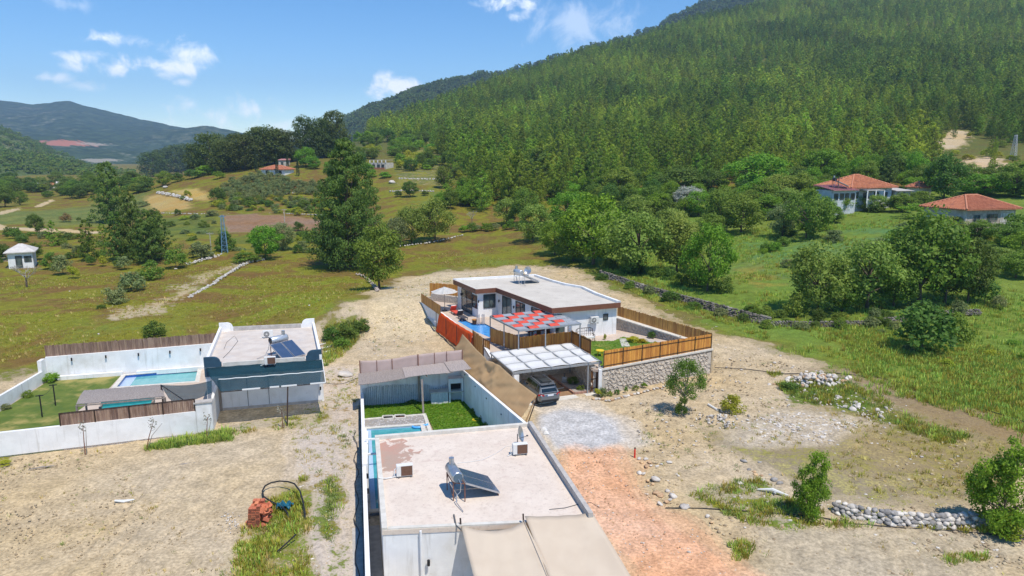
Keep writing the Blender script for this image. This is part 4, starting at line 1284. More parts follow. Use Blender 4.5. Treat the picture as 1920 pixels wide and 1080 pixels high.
# ================================================================ left villa with teal net canopy, yard, pool
def house_left():
 root = thing('flat_roof_house', 'white flat-roofed house on the left with rounded parapet corners and teal canopy', 'house', xy(C_fl))
 pts = [xy(C_fl), xy(C_fr), xy(C_br), xy(C_bl)]
 MB().prism([tuple(p) for p in offset_poly(pts, .02)], -.1, ZC - .2).build('wall', m_white, root)
 MB().prism([tuple(p) for p in pts], ZC - .2, ZC).build('roof', M('left_roof_screed', (.62, .56, .50), (.55, .48, .42), .9, .9, .2, .01, dirt=(.50, .47, .45), dscale=1.4), root)
 MB().wall(C_bl - C_b * .0, C_fl, ZC, ZC + .42, .2, 1).build('parapet', m_white, root)
 MB().wall(C_fr, C_br, ZC, ZC + .42, .2, 1).build('parapet', m_white, root)
 MB().wall(C_bl + C_r * 1.2, C_br - C_r * 1.0, ZC, ZC + .36, .22, -1).build('parapet', m_conc, root)
 MB().wall(C_fl + C_r * 1.3, C_fr - C_r * 1.3, ZC, ZC + .3, .2, 1).build('parapet', m_coping, root)
 def horn(c, dirn, th, mt, back):
  """quarter-round corner piece standing on the parapet"""
  pr = [(0, 0), (0, .78)] + [(.62 + .5 * math.sin(a), .36 + .42 * math.cos(a)) for a in [k * math.pi / 2 / 6 for k in range(7)]] + [(1.2, .32), (1.2, 0)]
  m = MB()
  d = Vector(dirn).normalized(); nn = Vector((-d.y, d.x, 0)) * th
  n = len(pr)
  vs = [xy(c + d * a, ZC + b) - nn / 2 for a, b in pr] + [xy(c + d * a, ZC + b) + nn / 2 for a, b in pr]
  m.add(vs, [list(range(n))[::-1], list(range(n, 2 * n))] + [[i, (i + 1) % n, n + (i + 1) % n, n + i] for i in range(n)])
  m.build('parapet_corner', mt, root)
 horn(C_bl + C_b * -.1, C_r, .24, m_white, True)
 horn(C_br + C_b * -.1, -C_r, .24, m_white, True)
 m_dk = M('teal_painted_render', (.035, .085, .13), (.03, .07, .11), 2, .7)
 horn(C_fl - C_b * -.12, C_r, .24, m_dk, False)
 horn(C_fr - C_b * -.12, -C_r, .24, m_dk, False)
 f0, f1 = xy(C_fl), xy(C_fr)
 MB().wall(C_fl, C_fr, 2.7, ZC - .01, .06, -1).build('front_band', m_dk, root)
 for t in (.34, .52): MB().bar(xy(lerp(f0, f1, t), .1) - C_b * .03, xy(lerp(f0, f1, t), 2.65) - C_b * .03, .025).build('render_joint', m_grille, root)
 MB().wall(lerp(f0, f1, .02) - C_b * .02, lerp(f0, f1, .98) - C_b * .02, -.1, .14, .06, -1).build('plinth', m_conc, root)
 pp = lerp(f0, f1, .11) - C_b * .12
 MB().bar(xy(pp, 0), xy(pp, 2.4), .16).build('timber_post', m_plank, root)
house_left()
f0c, f1c = xy(C_fl), xy(C_fr)
wall_light('small dark lamp at the right end of the wall under the teal canopy', kx(f0c, f1c, 600.5, 727) - C_b * .03, -C_b, 'wall lights')
def canopyC():
 root = thing('shade_net_canopy', 'long teal shade net canopy along the front of the left house', 'canopy', xy(lerp(C_fl, C_fr, .5)))
 a0, a1 = xy(C_fl, ZC + .02) - C_b * .1 + C_r * .15, xy(C_fr, ZC + .02) - C_b * .1
 b0, b1 = W(414, 734.5, 2.72), W(610.5, 717.5, 2.78)
 def f(u, v):
  p = lerp(lerp(a0, a1, u), lerp(b0, b1, u), v)
  sag = .16 * math.sin(v * math.pi * 2) * (v < .5) + .05 * math.sin(u * 40 + v * 6) * .4 + .12 * math.sin(v * math.pi)
  return p + Vector((0, 0, -sag))
 MB().sheet(f, 40, 12, .008).build('net', m_teal, root, smooth=True)
 MB().tube([f(u / 20, .46) + Vector((0, 0, .05)) for u in range(1, 21)], .04, 5).build('seam_tube', m_pipe_w, root)
 for (u0, u1) in ((.2, .37), (.46, .55), (.57, .72), (.85, 1.)):
  MB().bar(lerp(b0, b1, u0) + Vector((0, -.03, .02)), lerp(b0, b1, u1) + Vector((0, -.03, .02)), .09).build('edge_tube', m_pipe_w, root)
 MB().bar(b0 + Vector((0, 0, -.03)), b1 + Vector((0, 0, -.03)), .05).build('front_rail', m_steel_dk, root)
 MB().bar(f(1, 0), f(1, 1), .05).build('end_rail', m_pipe_w, root)
 pb = W(538.5, 800, 0); MB().bar(xy(pb), xy(lerp(b0, b1, .63), 2.7), .08).build('post', m_steel_dk, root)
 # the smaller left piece
 r2 = thing('shade_net_canopy', 'short sagging teal shade net between reed roof and left house', 'canopy', W(350, 740, 2.4))
 q = [W(302, 722, 2.75), W(397, 712.5, 2.9), W(397, 737, 2.65), W(322, 753, 2.25)]
 def g(u, v):
  p = lerp(lerp(q[0], q[1], u), lerp(q[3], q[2], u), v)
  return p + Vector((0, 0, -.22 * math.sin(u * math.pi) - .12 * math.sin(v * math.pi) + .03 * math.sin(v * 16 + u * 5)))
 MB().sheet(g, 20, 14, .008).build('net', m_teal, r2, smooth=True)
 MB().bar(q[0] + (q[0] - q[3]) * .02, g(.35, 1), .04).build('rope', m_black, r2)
 for p in (q[0], q[3]): MB().bar(xy(p, -.05), xy(p, p.z), .07).build('post', m_steel_dk, r2)
canopyC()
roofC = lambda x, y: W(x, y, ZC + .01)
solar_heater('solar water heater with black end cap on the left flat roof', roofC(524, 664) , R(-40), M('silver_tank', (.62, .64, .66), None, rough=.35, metal=.6), m_black, m_copper, 1.0)
ac_unit('white outdoor unit with fan at the back of the left flat roof', roofC(503, 633), math.atan2(C_r.y, C_r.x) + .1, False)
ac_unit('small outdoor unit with brown back near the front of the left flat roof', roofC(507, 684), math.atan2(C_r.y, C_r.x), True)
MB().tube([roofC(x, y) + Vector((0, 0, .02)) for x, y in ((418, 672), (430, 660), (446, 640), (440, 630), (425, 642), (420, 655))], .012, 5).build('cable', m_hose, None, 'thin looped cable lying on the left flat roof', 'cable', loc=roofC(430, 650))
def yardC():
 # floor: lawn to the left, paving by the house and pool
 e = W(228, 704, 0); e2 = W(207, 727, 0); e3 = W(146, 772, 0); e4 = W(112, 806, 0)
 lawn = [xy(CB) + (e - CB).normalized() * .2, xy(e), xy(e2), xy(e3), xy(lerp(CW0, CW1, .28)), xy(CWs), xy(CLs)]
 MB().prism([tuple(p.xy) for p in lawn], -.08, .04).build('lawn', M('left_lawn_turf', (.085, .135, .022), (.13, .17, .03), .9, .95, .5, .03, dirt=(.33, .28, .09), dscale=.35, dlo=.5, dhi=.68), None, kind='structure', loc=xy(lawn[0]))
 cop = [Vector((p[0], p[1], 0)) for p in offset_poly(poolC, -.35)]
 m = MB()
 m.prism([tuple(e.xy), tuple(xy(CB2).xy), tuple(cop[2].xy), tuple(cop[1].xy)], -.08, .05)
 m.prism([tuple(e.xy), tuple(cop[1].xy), tuple(cop[0].xy), tuple(e2.xy)], -.08, .05)
 m.prism([tuple(e2.xy), tuple(cop[0].xy), tuple(cop[3].xy), tuple(xy(CW1).xy), tuple(xy(lerp(CW0, CW1, .28)).xy), tuple(e3.xy)], -.08, .05)
 m.prism([tuple(cop[3].xy), tuple(cop[2].xy), tuple(xy(C_bl).xy), tuple(xy(C_fl).xy), tuple(xy(CW1).xy)], -.08, .05)
 m.build('yard_paving', m_terr, None, kind='structure', loc=xy(e))
 pool('swimming_pool', 'turquoise rectangular pool between lawn and left house', poolC, -.18, .06, m_tile_t, m_waterC, 1.5, .35, rim_tile=m_tile_b)
 a, b = W(219, 727, -.18), W(236, 705, -.18)
 s = (W(371, 693, 0) - W(236, 705, 0)).normalized()
 MB().prism([tuple((a + s * .05).xy), tuple((b + s * .05).xy), tuple((b + s * .95).xy), tuple((a + s * .95).xy)], -.6, -.165).build('pool_step', m_tile_l, None, kind='structure', loc=xy(a))
 # walls
 r_ = thing('yard_wall', 'white back wall of the left yard below the brown paling', 'wall', CB)
 MB().wall(CB, CB2, -.1, (2.05, 2.3), .22, 1).build('wall_body', m_white, r_)
 nb = -C_b
 MB().wall(lerp(CB, CB2, .06) + nb * .25, lerp(CB, CB2, .42) + nb * .25, -.1, .38, .35).build('ledge', m_white, r_)
 MB().wall(lerp(CB, CB2, .5) + nb * .2, lerp(CB, CB2, .98) + nb * .2, -.1, .3, .3).build('ledge', m_white, r_)
 for k, (x, y) in enumerate(((135, 673), (199, 668), (260, 664), (319, 659.5), (376, 655))):
  q = kx(CB, CB2, x, y)
  wall_light(('wall light nearest the far left corner on the white back wall of the left yard', 'second wall light from the left on the white back wall of the left yard', 'middle wall light on the white back wall of the left yard', 'fourth wall light from the left on the white back wall of the left yard', 'wall light nearest the left house on its white back yard wall')[k], q + nb * .02, nb, 'wall lights')
 fence('paling_fence', 'weathered brown paling on top of the left yard back wall', 'fence', CB + C_b * .2, CB2 + C_b * .2, (1.9, 2.1), (1.15, 1.1), m_wood_old, .125, 'pale', 6, ragged=.035)
 r_ = thing('yard_wall', 'white side wall running off to the left edge from the corner block', 'wall', CB)
 dl = (CLs - CB).normalized()
 MB().wall(CB + dl * .75, CLs, -.1, (1.0, 1.25), .22, -1).build('wall_body', m_white, r_)
 MB().wall(CB, CB + dl * .74, -.1, 1.95, .3, -1).build('corner_block', m_white, r_)
 for t in (.24, .5):
  q = xy(lerp(CB, CLs, t), 1.1) + Vector((dl.y, -dl.x, 0)) * -.05
 r_ = thing('yard_wall', 'long white front wall of the left yard facing the bare plot', 'wall', CW0)
 pa = CW0 + CW_d * ((CW1 - CW0).length * 368 / 401)
 MB().wall(CWs, pa, -.2, 1.62, .24, 1).build('wall_body', m_white, r_)
 MB().wall(pa + CW_d * .01, CW1, -.2, 2.15, .5, 1).build('gate_pier', m_white, r_)
 MB().wall(pa - CW_d * .1, CW1 + CW_d * .05, 2.15, 2.24, .62, .8).build('pier_cap', m_conc, r_)
 sidep = kx(xy(C_fl), xy(C_fr), 411, 779)
 MB().wall(CW1 + C_b * .5, xy(lerp(C_fl, C_fr, .1)), -.2, 2.0, .2, 1).build('return_wall', m_white, r_)
 fa, fb = kx(CW0, CW1, 112, 797), kx(CW0, CW1, 367, 771)
 fence('paling_fence', 'brown board fence with dark posts on the left front yard wall', 'fence', xy(fa) + C_b * .1, xy(fb) + C_b * .1, (1.62, 1.62), (.88, .92), m_wood_old, .125, 'pale', 5, rails=(.97,), ragged=.01, side=-1)
 # reed roof shelter
 q = [W(143, 759, 2.0), W(158, 733, 2.2), W(303, 722, 2.35), W(309, 744, 2.2)]
 root = thing('reed_shelter', 'grey reed-roofed shelter beside the turquoise pool', 'shelter', xy(q[0]))
 def g(u, v):
  p = lerp(lerp(q[1], q[2], u), lerp(q[0], q[3], u), v)
  return p + Vector((0, 0, .1 * math.sin(v * math.pi) + rnd.uniform(-.015, .015)))
 MB().sheet(g, 50, 8, .05).build('reed_mat', M('reed_shelter_thatch', (.34, .30, .275), (.22, .19, .175), 13, .9, .5, .02, stretch=(3, .6, 1)), root)
 for p in q: MB().bar(xy(p), xy(p, p.z - .04), .1).build('post', m_plank, root)
 for a, b in ((q[0], q[3]), (q[1], q[2])): MB().bar(a + Vector((0, 0, -.09)), b + Vector((0, 0, -.09)), .08).build('beam', m_plank, root)
 # sofa and table under it
 c = W(240, 771, .05)
 so = thing('garden_sofa', 'garden sofa with turquoise cover under the reed shelter', 'sofa', c)
 d = CW_d
 an = math.atan2(d.y, d.x); rt = Euler((0, 0, an)).to_matrix()
 def bx(m, p, s): m.box(c + rt @ Vector(p), s, rt)
 mt = M('turquoise_cover', (.03, .30, .33), (.02, .24, .28), 3, .8)
 m = MB(); bx(m, (0, 0, .35), (3.6, .8, .2)); m.build('seat', mt, so)
 m = MB(); bx(m, (0, .45, .65), (3.6, .16, .6)); m.build('backrest', mt, so)
 for x in (-1.7, 1.7):
  m = MB(); bx(m, (x, 0, .13), (.1, .7, .25)); m.build('leg', m_plank, so)
  m = MB(); bx(m, (x * 1.03, 0, .55), (.12, .75, .2)); m.build('armrest', m_plank, so)
 # clothes line posts
 cl = thing('clothes_line', 'two black posts with a line on the left lawn', 'clothes line', W(79.5, 782, 0))
 a, b = W(79.5, 782, .04), W(104.5, 760.5, .04)
 for p in (a, b):
  MB().cyl(p, xy(p, 1.75), .045, 8).box(xy(p, 1.7), (.5, .06, .06), (0, 0, an)).build('post', m_black, cl)
 MB().tube([xy(lerp(a, b, t / 8), 1.68 - .2 * math.sin(t / 8 * math.pi)) for t in range(9)], .012, 5).build('line', m_black, cl)
yardC()
# overhead cable from the left canopy to the near yard
ca, cb = W(610, 718, 2.8), W(668, 709, 2.6)
MB().tube([lerp(ca, cb, t / 12) + Vector((0, 0, -.25 * math.sin(t / 12 * math.pi))) for t in range(13)], .02, 5).build('overhead_cable', m_hose, None, 'black cable strung from teal canopy to the pink net fence', 'cable', loc=ca)
# bent irrigation stakes along the front wall
def stake(label, px, py, h, lean, bend):
 b = W(px, py, 0)
 root = thing('dry_sapling', label, 'sapling', b, 'dry saplings')
 m = MB()
 m.tube([b, b + Vector((lean * .4, 0, h * .45)), b + Vector((lean, .05, h))], [.035, .028, .015], 6).build('stem', m_copper, root)
 m = MB()
 m.tube([b + Vector((.05, .05, .0)), b + Vector((lean * .5 + .15, 0, h * .5)), b + Vector((lean + bend, 0, h * .95))], [.025, .02, .01], 6)
 for k in range(5):
  q = b + Vector((lean, .05, h)) * (.7 + .07 * k)
  q = b + (Vector((lean, .05, h))) * (.65 + .07 * k)
  m.tube([q, q + Vector((rnd.uniform(-.4, .4), rnd.uniform(-.2, .2), rnd.uniform(.1, .35)))], [.014, .006], 5)
 m.build('twig', m_plank, root)
 m = MB()
 for k in range(26):
  q = b + Vector((lean, .05, h)) * rnd.uniform(.78, 1.08) + Vector((rnd.uniform(-.28, .28), rnd.uniform(-.2, .2), rnd.uniform(-.1, .2)))
  a = Vector((rnd.uniform(-1, 1), rnd.uniform(-1, 1), rnd.uniform(-1, 1))).normalized() * .07; c = a.orthogonal().normalized() * .05
  m.quad(q - a, q - c, q + a, q + c)
 m.build('leaf', M('dry_grey_leaf', (.22, .23, .19), (.30, .28, .22), 5, .9), root, kind='stuff')
stake('dry sapling against the long white wall, nearest the left edge', 160, 852, 2.0, .05, .2)
stake('leaning dry sapling at the middle of the long white wall', 275, 842, 1.9, .6, .6)
stake('dry sapling by the right end of the long white wall', 388, 824, 1.6, .15, .3)
stake('thin dry sapling beside the dark canopy post', 531, 805, 1.5, -.05, .1)
# ================================================================ brown-roofed villa on the terrace
def up(v, dz): return Vector((v.x, v.y, v.z + dz))
def villa():
 n = len(V_out)
 root = thing('villa', 'white single-storey villa with brown fascia and pale flat roof', 'house', xy(V_out[3], ZT))
 ins = offset_poly(V_out, [.45, .45, .45, .45, .15, .1, .1, .1, .1, .15])
 wallp = [tuple(p) for p in ins]
 MB().prism(wallp, ZT - .4, ZV - .44).build('wall', m_white, root)
 m = MB(); m.prism([tuple(p) for p in offset_poly(V_out, .06)], ZV - .44, ZV - .02); m.build('roof', m_roofV, root)
 fo = [tuple((p.x, p.y)) for p in V_out]; fi = offset_poly(V_out, .1)
 for i in range(0, 4):
  a, b = fo[i], fo[i + 1]
  MB().prism([a, b, tuple(fi[(i + 1) % n]), tuple(fi[i])], ZV - .45, ZV + .03).build('fascia', m_brown, root)
 for i in range(4, n):
  a, b = fo[i], fo[(i + 1) % n]
  j = offset_poly(V_out, .28)
  MB().prism([a, b, tuple(j[(i + 1) % n]), tuple(j[i])], ZV - .44, ZV + .2).build('parapet', m_white, root)
 j = offset_poly(V_out, .32)
 MB().prism([tuple(offset_poly(V_out, .1)[k]) for k in (0, 1)] + [tuple(j[1]), tuple(j[0])], ZV - .02, ZV + .05).build('roof_kerb', m_coping, root)
 w = [Vector((p.x, p.y, 0)) for p in ins]
 def nrm(i):
  d = (w[i + 1] - w[i]).normalized(); q = Vector((d.y, -d.x, 0))
  return q if q.y < 0 else -q
 # face A-B: tall sliding door and corner window
 a, b = w[0], w[1]
 nn = nrm(0)
 L = (b - a).length
 def rect(a, b, t0, t1, z0, z1): return [xy(lerp(a, b, t0), z0), xy(lerp(a, b, t1), z0), xy(lerp(a, b, t1), z1), xy(lerp(a, b, t0), z1)]
 window(root, rect(a, b, .22, .72, ZT + .05, ZV - .72), nn, 'sliding_door', 2)
 window(root, rect(a, b, .75, .96, ZT + .95, ZV - .85), nn, 'window', 1)
 a, b = w[1], w[2]; nn = nrm(1)
 window(root, rect(a, b, .28, .86, ZT + 1.0, ZV - .72), nn, 'window', 2)
 a, b = w[2], w[3]; nn = nrm(2)
 window(root, rect(a, b, .10, .27, ZT + .05, ZV - .72), nn, 'sliding_door', 2)
 window(root, rect(a, b, .36, .52, ZT + .9, ZV - .75), nn, 'window', 2)
 window(root, rect(a, b, .64, .80, ZT + 1.2, ZV - .75), nn, 'window', 2)
 a, b = w[3], w[4]; nn = nrm(3)
 window(root, wall_rect(a, b, 1131.5, 1139.5, 588.5, 599.5), nn, 'window', 1, fw=.05)
 window(root, rect(a, b, -.0 + .04, .16, ZT + .05, ZT + 2.15), nn, 'door', 1)
 q = kx(a, b, 1112, 605)
 ac_unit('white outdoor unit hung on the wall of the brown-roofed villa', q + nn * .28, math.atan2((b - a).y, (b - a).x), False)
 q = kx(a, b, 1117, 612)
 for k, (i, px, py) in enumerate(((0, 866.5, 551.5), (1, 896.5, 565), (2, 937.5, 564), (2, 965, 575.5))):
  p = kx(w[i], w[i + 1], px, py)
  wall_light(('wall lamp left of the tall sliding door of the villa', 'wall lamp at the villa corner beside the dark window', 'wall lamp left of the middle sliding door of the villa', 'wall lamp right of the middle sliding door of the villa')[k], p + nrm(i) * .02, nrm(i), 'wall lights')
 return root
villa()
solar_heater('silver solar water heater on the pale roof of the brown-edged villa', W(972, 531, ZV), R(28), M('silver_tank', (1, 1, 1)), m_galv, m_galv, 1.0)
dish('satellite dish behind the solar heater on the villa roof', W(990, 519, ZV), R(-30))
def terrace_build():
 # the block of made ground, with holes left for pool: built as a floor ring of strips
 t = [tuple(p.xy) for p in terrace]
 # split: paved terrace floor as polygon minus pool via bmesh triangulation
 bm = bmesh.new()
 ov = [bm.verts.new((p[0], p[1], ZT)) for p in t]
 pv = [bm.verts.new((p.x, p.y, ZT)) for p in [Vector(q) for q in offset_poly3(poolV)]]
 es = [bm.edges.new((ov[i], ov[(i + 1) % len(ov)])) for i in range(len(ov))] + [bm.edges.new((pv[i], pv[(i + 1) % len(pv)])) for i in range(len(pv))]
 bmesh.ops.triangle_fill(bm, use_beauty=True, use_dissolve=False, edges=es)
 # drop the triangles that fill the pool itself
 pp = [(v.co.x, v.co.y) for v in pv]
 dead = [f for f in bm.faces if inpoly(np.array([f.calc_center_median().x]), np.array([f.calc_center_median().y]), pp)[0]]
 bmesh.ops.delete(bm, geom=dead, context='FACES')
 ret = bmesh.ops.extrude_face_region(bm, geom=list(bm.faces))
 for v in [g for g in ret['geom'] if isinstance(g, bmesh.types.BMVert)]: v.co.z = ZT - .2
 bmesh.ops.recalc_face_normals(bm, faces=bm.faces)
 me = bpy.data.meshes.new('terrace'); bm.to_mesh(me); bm.free(); me.materials.append(m_terr)
 tag(link('terrace', me), kind='structure')
def offset_poly3(poly): return [Vector((p[0], p[1], 0)) for p in poly]
terrace_build()
pool('swimming_pool', 'deep blue pool on the villa terrace beside the orange screen', poolV, ZT - .1, ZT, m_tile_b, m_waterV, 1.2, .0)
# garden part of the terrace: lawn, stepping stones, gravel
gl = [W(1107, 665, ZT), W(1096, 640, ZT), W(1150, 640, ZT), W(1168, 632, ZT), W(1215, 641, ZT), W(1252, 652, ZT), W(1262, 668, ZT), W(1130, 690, ZT)]
MB().prism([tuple(p.xy) for p in gl], ZT - .05, ZT + .035).build('lawn', m_lawn, None, kind='structure', loc=xy(gl[0], ZT))
gg = [W(1172, 632.5, ZT), W(1200, 634, ZT), W(1300, 650, ZT), W(1265, 667, ZT), W(1253, 652, ZT), W(1216, 641, ZT)]
MB().prism([tuple(p.xy) for p in gg], ZT - .05, ZT + .02).build('gravel_bed', M('white_gravel', (.55, .50, .46), (.42, .38, .36), 14, .9, .5, .02), None, kind='structure', loc=xy(gg[0], ZT))
ss = thing('stepping_stone_path', 'pale stepping stones across the small villa lawn', 'path', W(1168, 640, ZT + .03))
for k in range(6):
 x0, y = 1160.5 + k * .9, 635.6 + k * 2.5
 a, b = W(x0, y, ZT + .035), W(x0 + 13 + k * .5, y - .2, ZT + .035)
 MB().prism([tuple(a.xy), tuple(b.xy), tuple((b + Vector((-.0, -.3, 0))).xy), tuple((a + Vector((0, -.3, 0))).xy)], ZT + .03, ZT + .07).build('slab', m_coping, ss)
def retaining():
 # front stone wall with coping and wooden fence
 r_ = thing('stone_wall', 'pale rubble-faced stone wall under the long wooden fence', 'wall', S0)
 gz = (0.1, .25)
 MB().wall(S0, Qc, -.3, (2.02, 2.02), .5, 1).build('mortar_core', m_mortar, r_)
 stone_face(r_, S0, Qc, (.0, .05), (2.0, 2.0), (.44, .34), -1, .01)
 MB().wall(S0 - (Qc - S0).normalized() * .05, Qc + (Qc - S0).normalized() * .15, 2.02, 2.16, .62, .75).build('coping', m_coping, r_)
 fence('board_fence', 'long orange board fence on the pale stone wall', 'fence', S0 + Vector((.1, .16, 0)), Qc + Vector((0, .16, 0)), (2.17, 2.17), (1.45, 1.32), m_wood, .14, 'board', 7, rails=(.10, .80), side=-1, ragged=.015)
 # right garden wall
 d = (RW0 - Qc).normalized()
 a, b = Qc + d * .3, RW0
 r_ = thing('stone_wall', 'brown stone garden wall with white coping behind the yellow shrubs', 'wall', a)
 MB().wall(a, b, ZT - .2, (2.3, 3.22), .4, -1).build('mortar_core', m_mortar, r_)
 stone_face(r_, b, a, (ZT, ZT), (3.15, 2.28), (.46, .36), -1, .0)
 MB().wall(a, b, (2.3, 3.22), (2.4, 3.32), .62, -.55).build('coping', m_coping, r_)
 nn = Vector((d.y, -d.x, 0)); nn = nn if nn.x > 0 else -nn
 fence('board_fence', 'wooden board fence along the right garden boundary of the villa', 'fence', Qc + nn * .45 + Vector((-.25, .1, 0)), RW0 + nn * .5, (2.1, 3.1), (1.4, 1.25), M('shaded_side_wood', (.56, .29, .085), (.42, .20, .055), 2.2, .65, .3, .006, rv=.22, stretch=(6, 6, .6)), .14, 'board', 9, rails=(.12, .8), side=-1, ragged=.015)  # darker copy of orange_wood: shade of the side runs put into the colour
 MB().wall(Qc + nn * .25, RW0 + nn * .25, -.3, (2.1, 3.1), .3, 0).build('earth_bank', M('bank_soil', (.5, .4, .26), (.4, .31, .2), 2, .95, .5, .05), None, kind='structure', loc=Qc)
 # carport recess walls
 kbl, kbr = xy(K_bl), xy(K_br)
 r_ = thing('stone_wall', 'tan stone wall at the back of the carport', 'wall', kbl)
 MB().wall(kbl, kbr, -.1, 2.2, .4, 1).build('mortar_core', m_mortar, r_)
 stone_face(r_, kbl, kbr, (.0, .0), (2.15, 2.15), (.5, .38), -1, .0)
 r_ = thing('stone_wall', 'tan stone side wall inside the carport above the planting bed', 'wall', kbr)
 MB().wall(kbr, gateP, -.1, 2.2, .4, 1).build('mortar_core', m_mortar, r_)
 stone_face(r_, kbr, gateP, (.0, .0), (2.15, 2.15), (.5, .38), -1, .0)
 # left white retaining wall
 r_ = thing('retaining_wall', 'white retaining wall curving round the sandy side of the villa', 'wall', LW0)
 c = [T_r, T_c, lerp(T_c, RS0, .5), RS0, lerp(RS0, LW0, .5) + Vector((-.25, -.1, 0)), LW0, BK0]
 for i in range(len(c) - 1):
  MB().wall(c[i], c[i + 1], -1.0, ZT + .04, .26, -1).build('wall_section', m_white, r_)
 q0, q1 = kx(RS0, LW0, 826, 605), kx(RS0, LW0, 797, 590)
 n_ = Vector((-.85, -.5, 0)).normalized()
 MB().tube([q1 + n_ * .3, lerp(q0, q1, .5) + n_ * .3, q0 + n_ * .3], .05, 6).build('drain_pipe', m_pipe_w, r_)
 # white concrete path strip below the orange screen
 # fences on the left side
 fence('board_fence', 'shade-browned board fence with dark frames on the white retaining wall', 'fence', LW0, lerp(LW0, T_c, .36), (ZT + .05, ZT + .05), (1.05, 1.1), M('shaded_side_wood', None), .14, 'board', 5, rails=(.04, .96), side=1)
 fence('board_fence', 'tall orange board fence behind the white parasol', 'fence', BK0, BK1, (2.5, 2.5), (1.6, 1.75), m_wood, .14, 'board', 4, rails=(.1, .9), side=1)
 fence('board_fence', 'shade-browned board fence corner right of the orange screen', 'fence', T_c, lerp(T_c, RS0, .22), (.9, .9), (1.95, 1.95), M('shaded_side_wood', None), .14, 'board', 3, rails=(.04, .52, .96), side=-1)
 tr = D(918.7, 628, 60.6); tr.z = 0
 fence('board_fence', 'narrow sunlit orange board panel at the fence corner by the carport', 'fence', T_c + Vector((0, -.05, 0)), tr, (.9, .9), (1.95, 1.95), m_wood, .13, 'board', 2, rails=(.04, .5, .96), side=-1)
 r_ = thing('stone_wall', 'grey stone wall behind the white parasol', 'wall', BK0)
 MB().wall(BK0 + Vector((.3, -.5, 0)), BK1 + Vector((.2, -.5, 0)), ZT - .1, 2.9, .4).build('mortar_core', m_mortar, r_)
 stone_face(r_, BK0 + Vector((.3, -.7, 0)), BK1 + Vector((.2, -.7, 0)), (ZT, ZT), (2.88, 2.88), (.5, .36), -1, .0)
 # orange screen
 sA, sB = RS0 + Vector((-.45, -.35, 0)), lerp(RS0, T_c, .80) + Vector((-.45, -.35, 0))
 root = thing('orange_screen', 'bright orange-red fabric screen hung along the left side of the villa', 'screen', sA)
 MB().sheet(lambda u, v: xy(lerp(sA, sB, u), 2.2 + .4 * u + (-.0 - 2.1 + .15 * u) * v - .1 * math.sin(u * math.pi) * (1 - v)) + Vector((-.03 * math.sin(u * 40) + .42 * (1 - v), .3 * (1 - v), 0)), 40, 6, .01).build('fabric', m_orange, root, smooth=True)
 for u in (0, .33, .66, 1):
  MB().bar(xy(lerp(sA, sB, u) + Vector((.05, .05, 0)), -.2), xy(lerp(sA, sB, u) + Vector((.05, .05, 0)), 2.25 + .4 * u), .06).build('post', m_steel_dk, root)
 # fences between terrace and carport
 e0, e1, e2, e3 = W(920, 632, 2.6), W(973.5, 657.5, 2.25), W(1071, 645, 2.25), W(1108, 664, 2.1)
 fence('board_fence', 'shade-browned board fence between blue pool and white carport roof', 'fence', e0, e1, (2.15, 2.15), (1.35, 1.45), M('shaded_side_wood', None), .14, 'board', 4, rails=(.1, .88), side=1)
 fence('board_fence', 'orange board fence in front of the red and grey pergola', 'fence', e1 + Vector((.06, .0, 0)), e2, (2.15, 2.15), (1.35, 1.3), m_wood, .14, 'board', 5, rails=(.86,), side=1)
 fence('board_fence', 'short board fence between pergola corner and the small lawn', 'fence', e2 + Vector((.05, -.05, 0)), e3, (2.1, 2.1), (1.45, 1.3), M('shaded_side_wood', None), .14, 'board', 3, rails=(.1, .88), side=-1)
retaining()
def pergola():
 zt = 4.45
 c = [W(919, 593.5, zt), W(973.3, 620.5, zt), W(1089, 607.5, zt), W(1031, 581, zt)]
 root = thing('pergola', 'grey steel pergola with checkered red and grey cloth roof', 'pergola', xy(c[1], ZT))
 for a, b in ((0, 1), (1, 2), (2, 3), (3, 0)):
  MB().bar(c[a], c[b], .12, .14).build('beam', m_steel_gr, root)
 nr = 5
 for (i, j, t) in ((0, 1, 0), (0, 1, .5), (0, 1, .985), (1, 2, .42), (2, 3, .02), (2, 3, .5), (3, 0, .02)):
  p = lerp(c[i], c[j], t)
  MB().bar(xy(p, ZT), xy(p, zt - .07), .1).build('post', m_steel_gr, root)
 for k in range(1, 6):
  u = k / 6
  MB().bar(lerp(c[0], c[3], u), lerp(c[1], c[2], u), .06, .08).build('rafter', m_steel_gr, root)
 # woven cloth: rows of squares, red over, grey under
 NU, NVv = 6, 6
 def P_(u, v): return lerp(lerp(c[0], c[3], u), lerp(c[1], c[2], u), v)
 for i in range(NU):
  for j in range(NVv):
   red = (i + j) % 2 == 0 and not (i == NU - 1 and j % 2)
   u0, u1, v0, v1 = (i + .04) / NU, (i + .96) / NU, (j + .04) / NVv, (j + .96) / NVv
   s = .10 if red else -.04
   def f(u, v, s=s, a=u0, b=u1, c_=v0, d=v1):
    q = P_(a + (b - a) * u, c_ + (d - c_) * v)
    return q + Vector((0, 0, .07 + s * math.sin(v * math.pi) * (1 if s > 0 else 1)))
   MB().sheet(f, 2, 5, .012).build('cloth', m_red if red else m_greycloth, root, label='red cloth square' if red else None)
pergola()
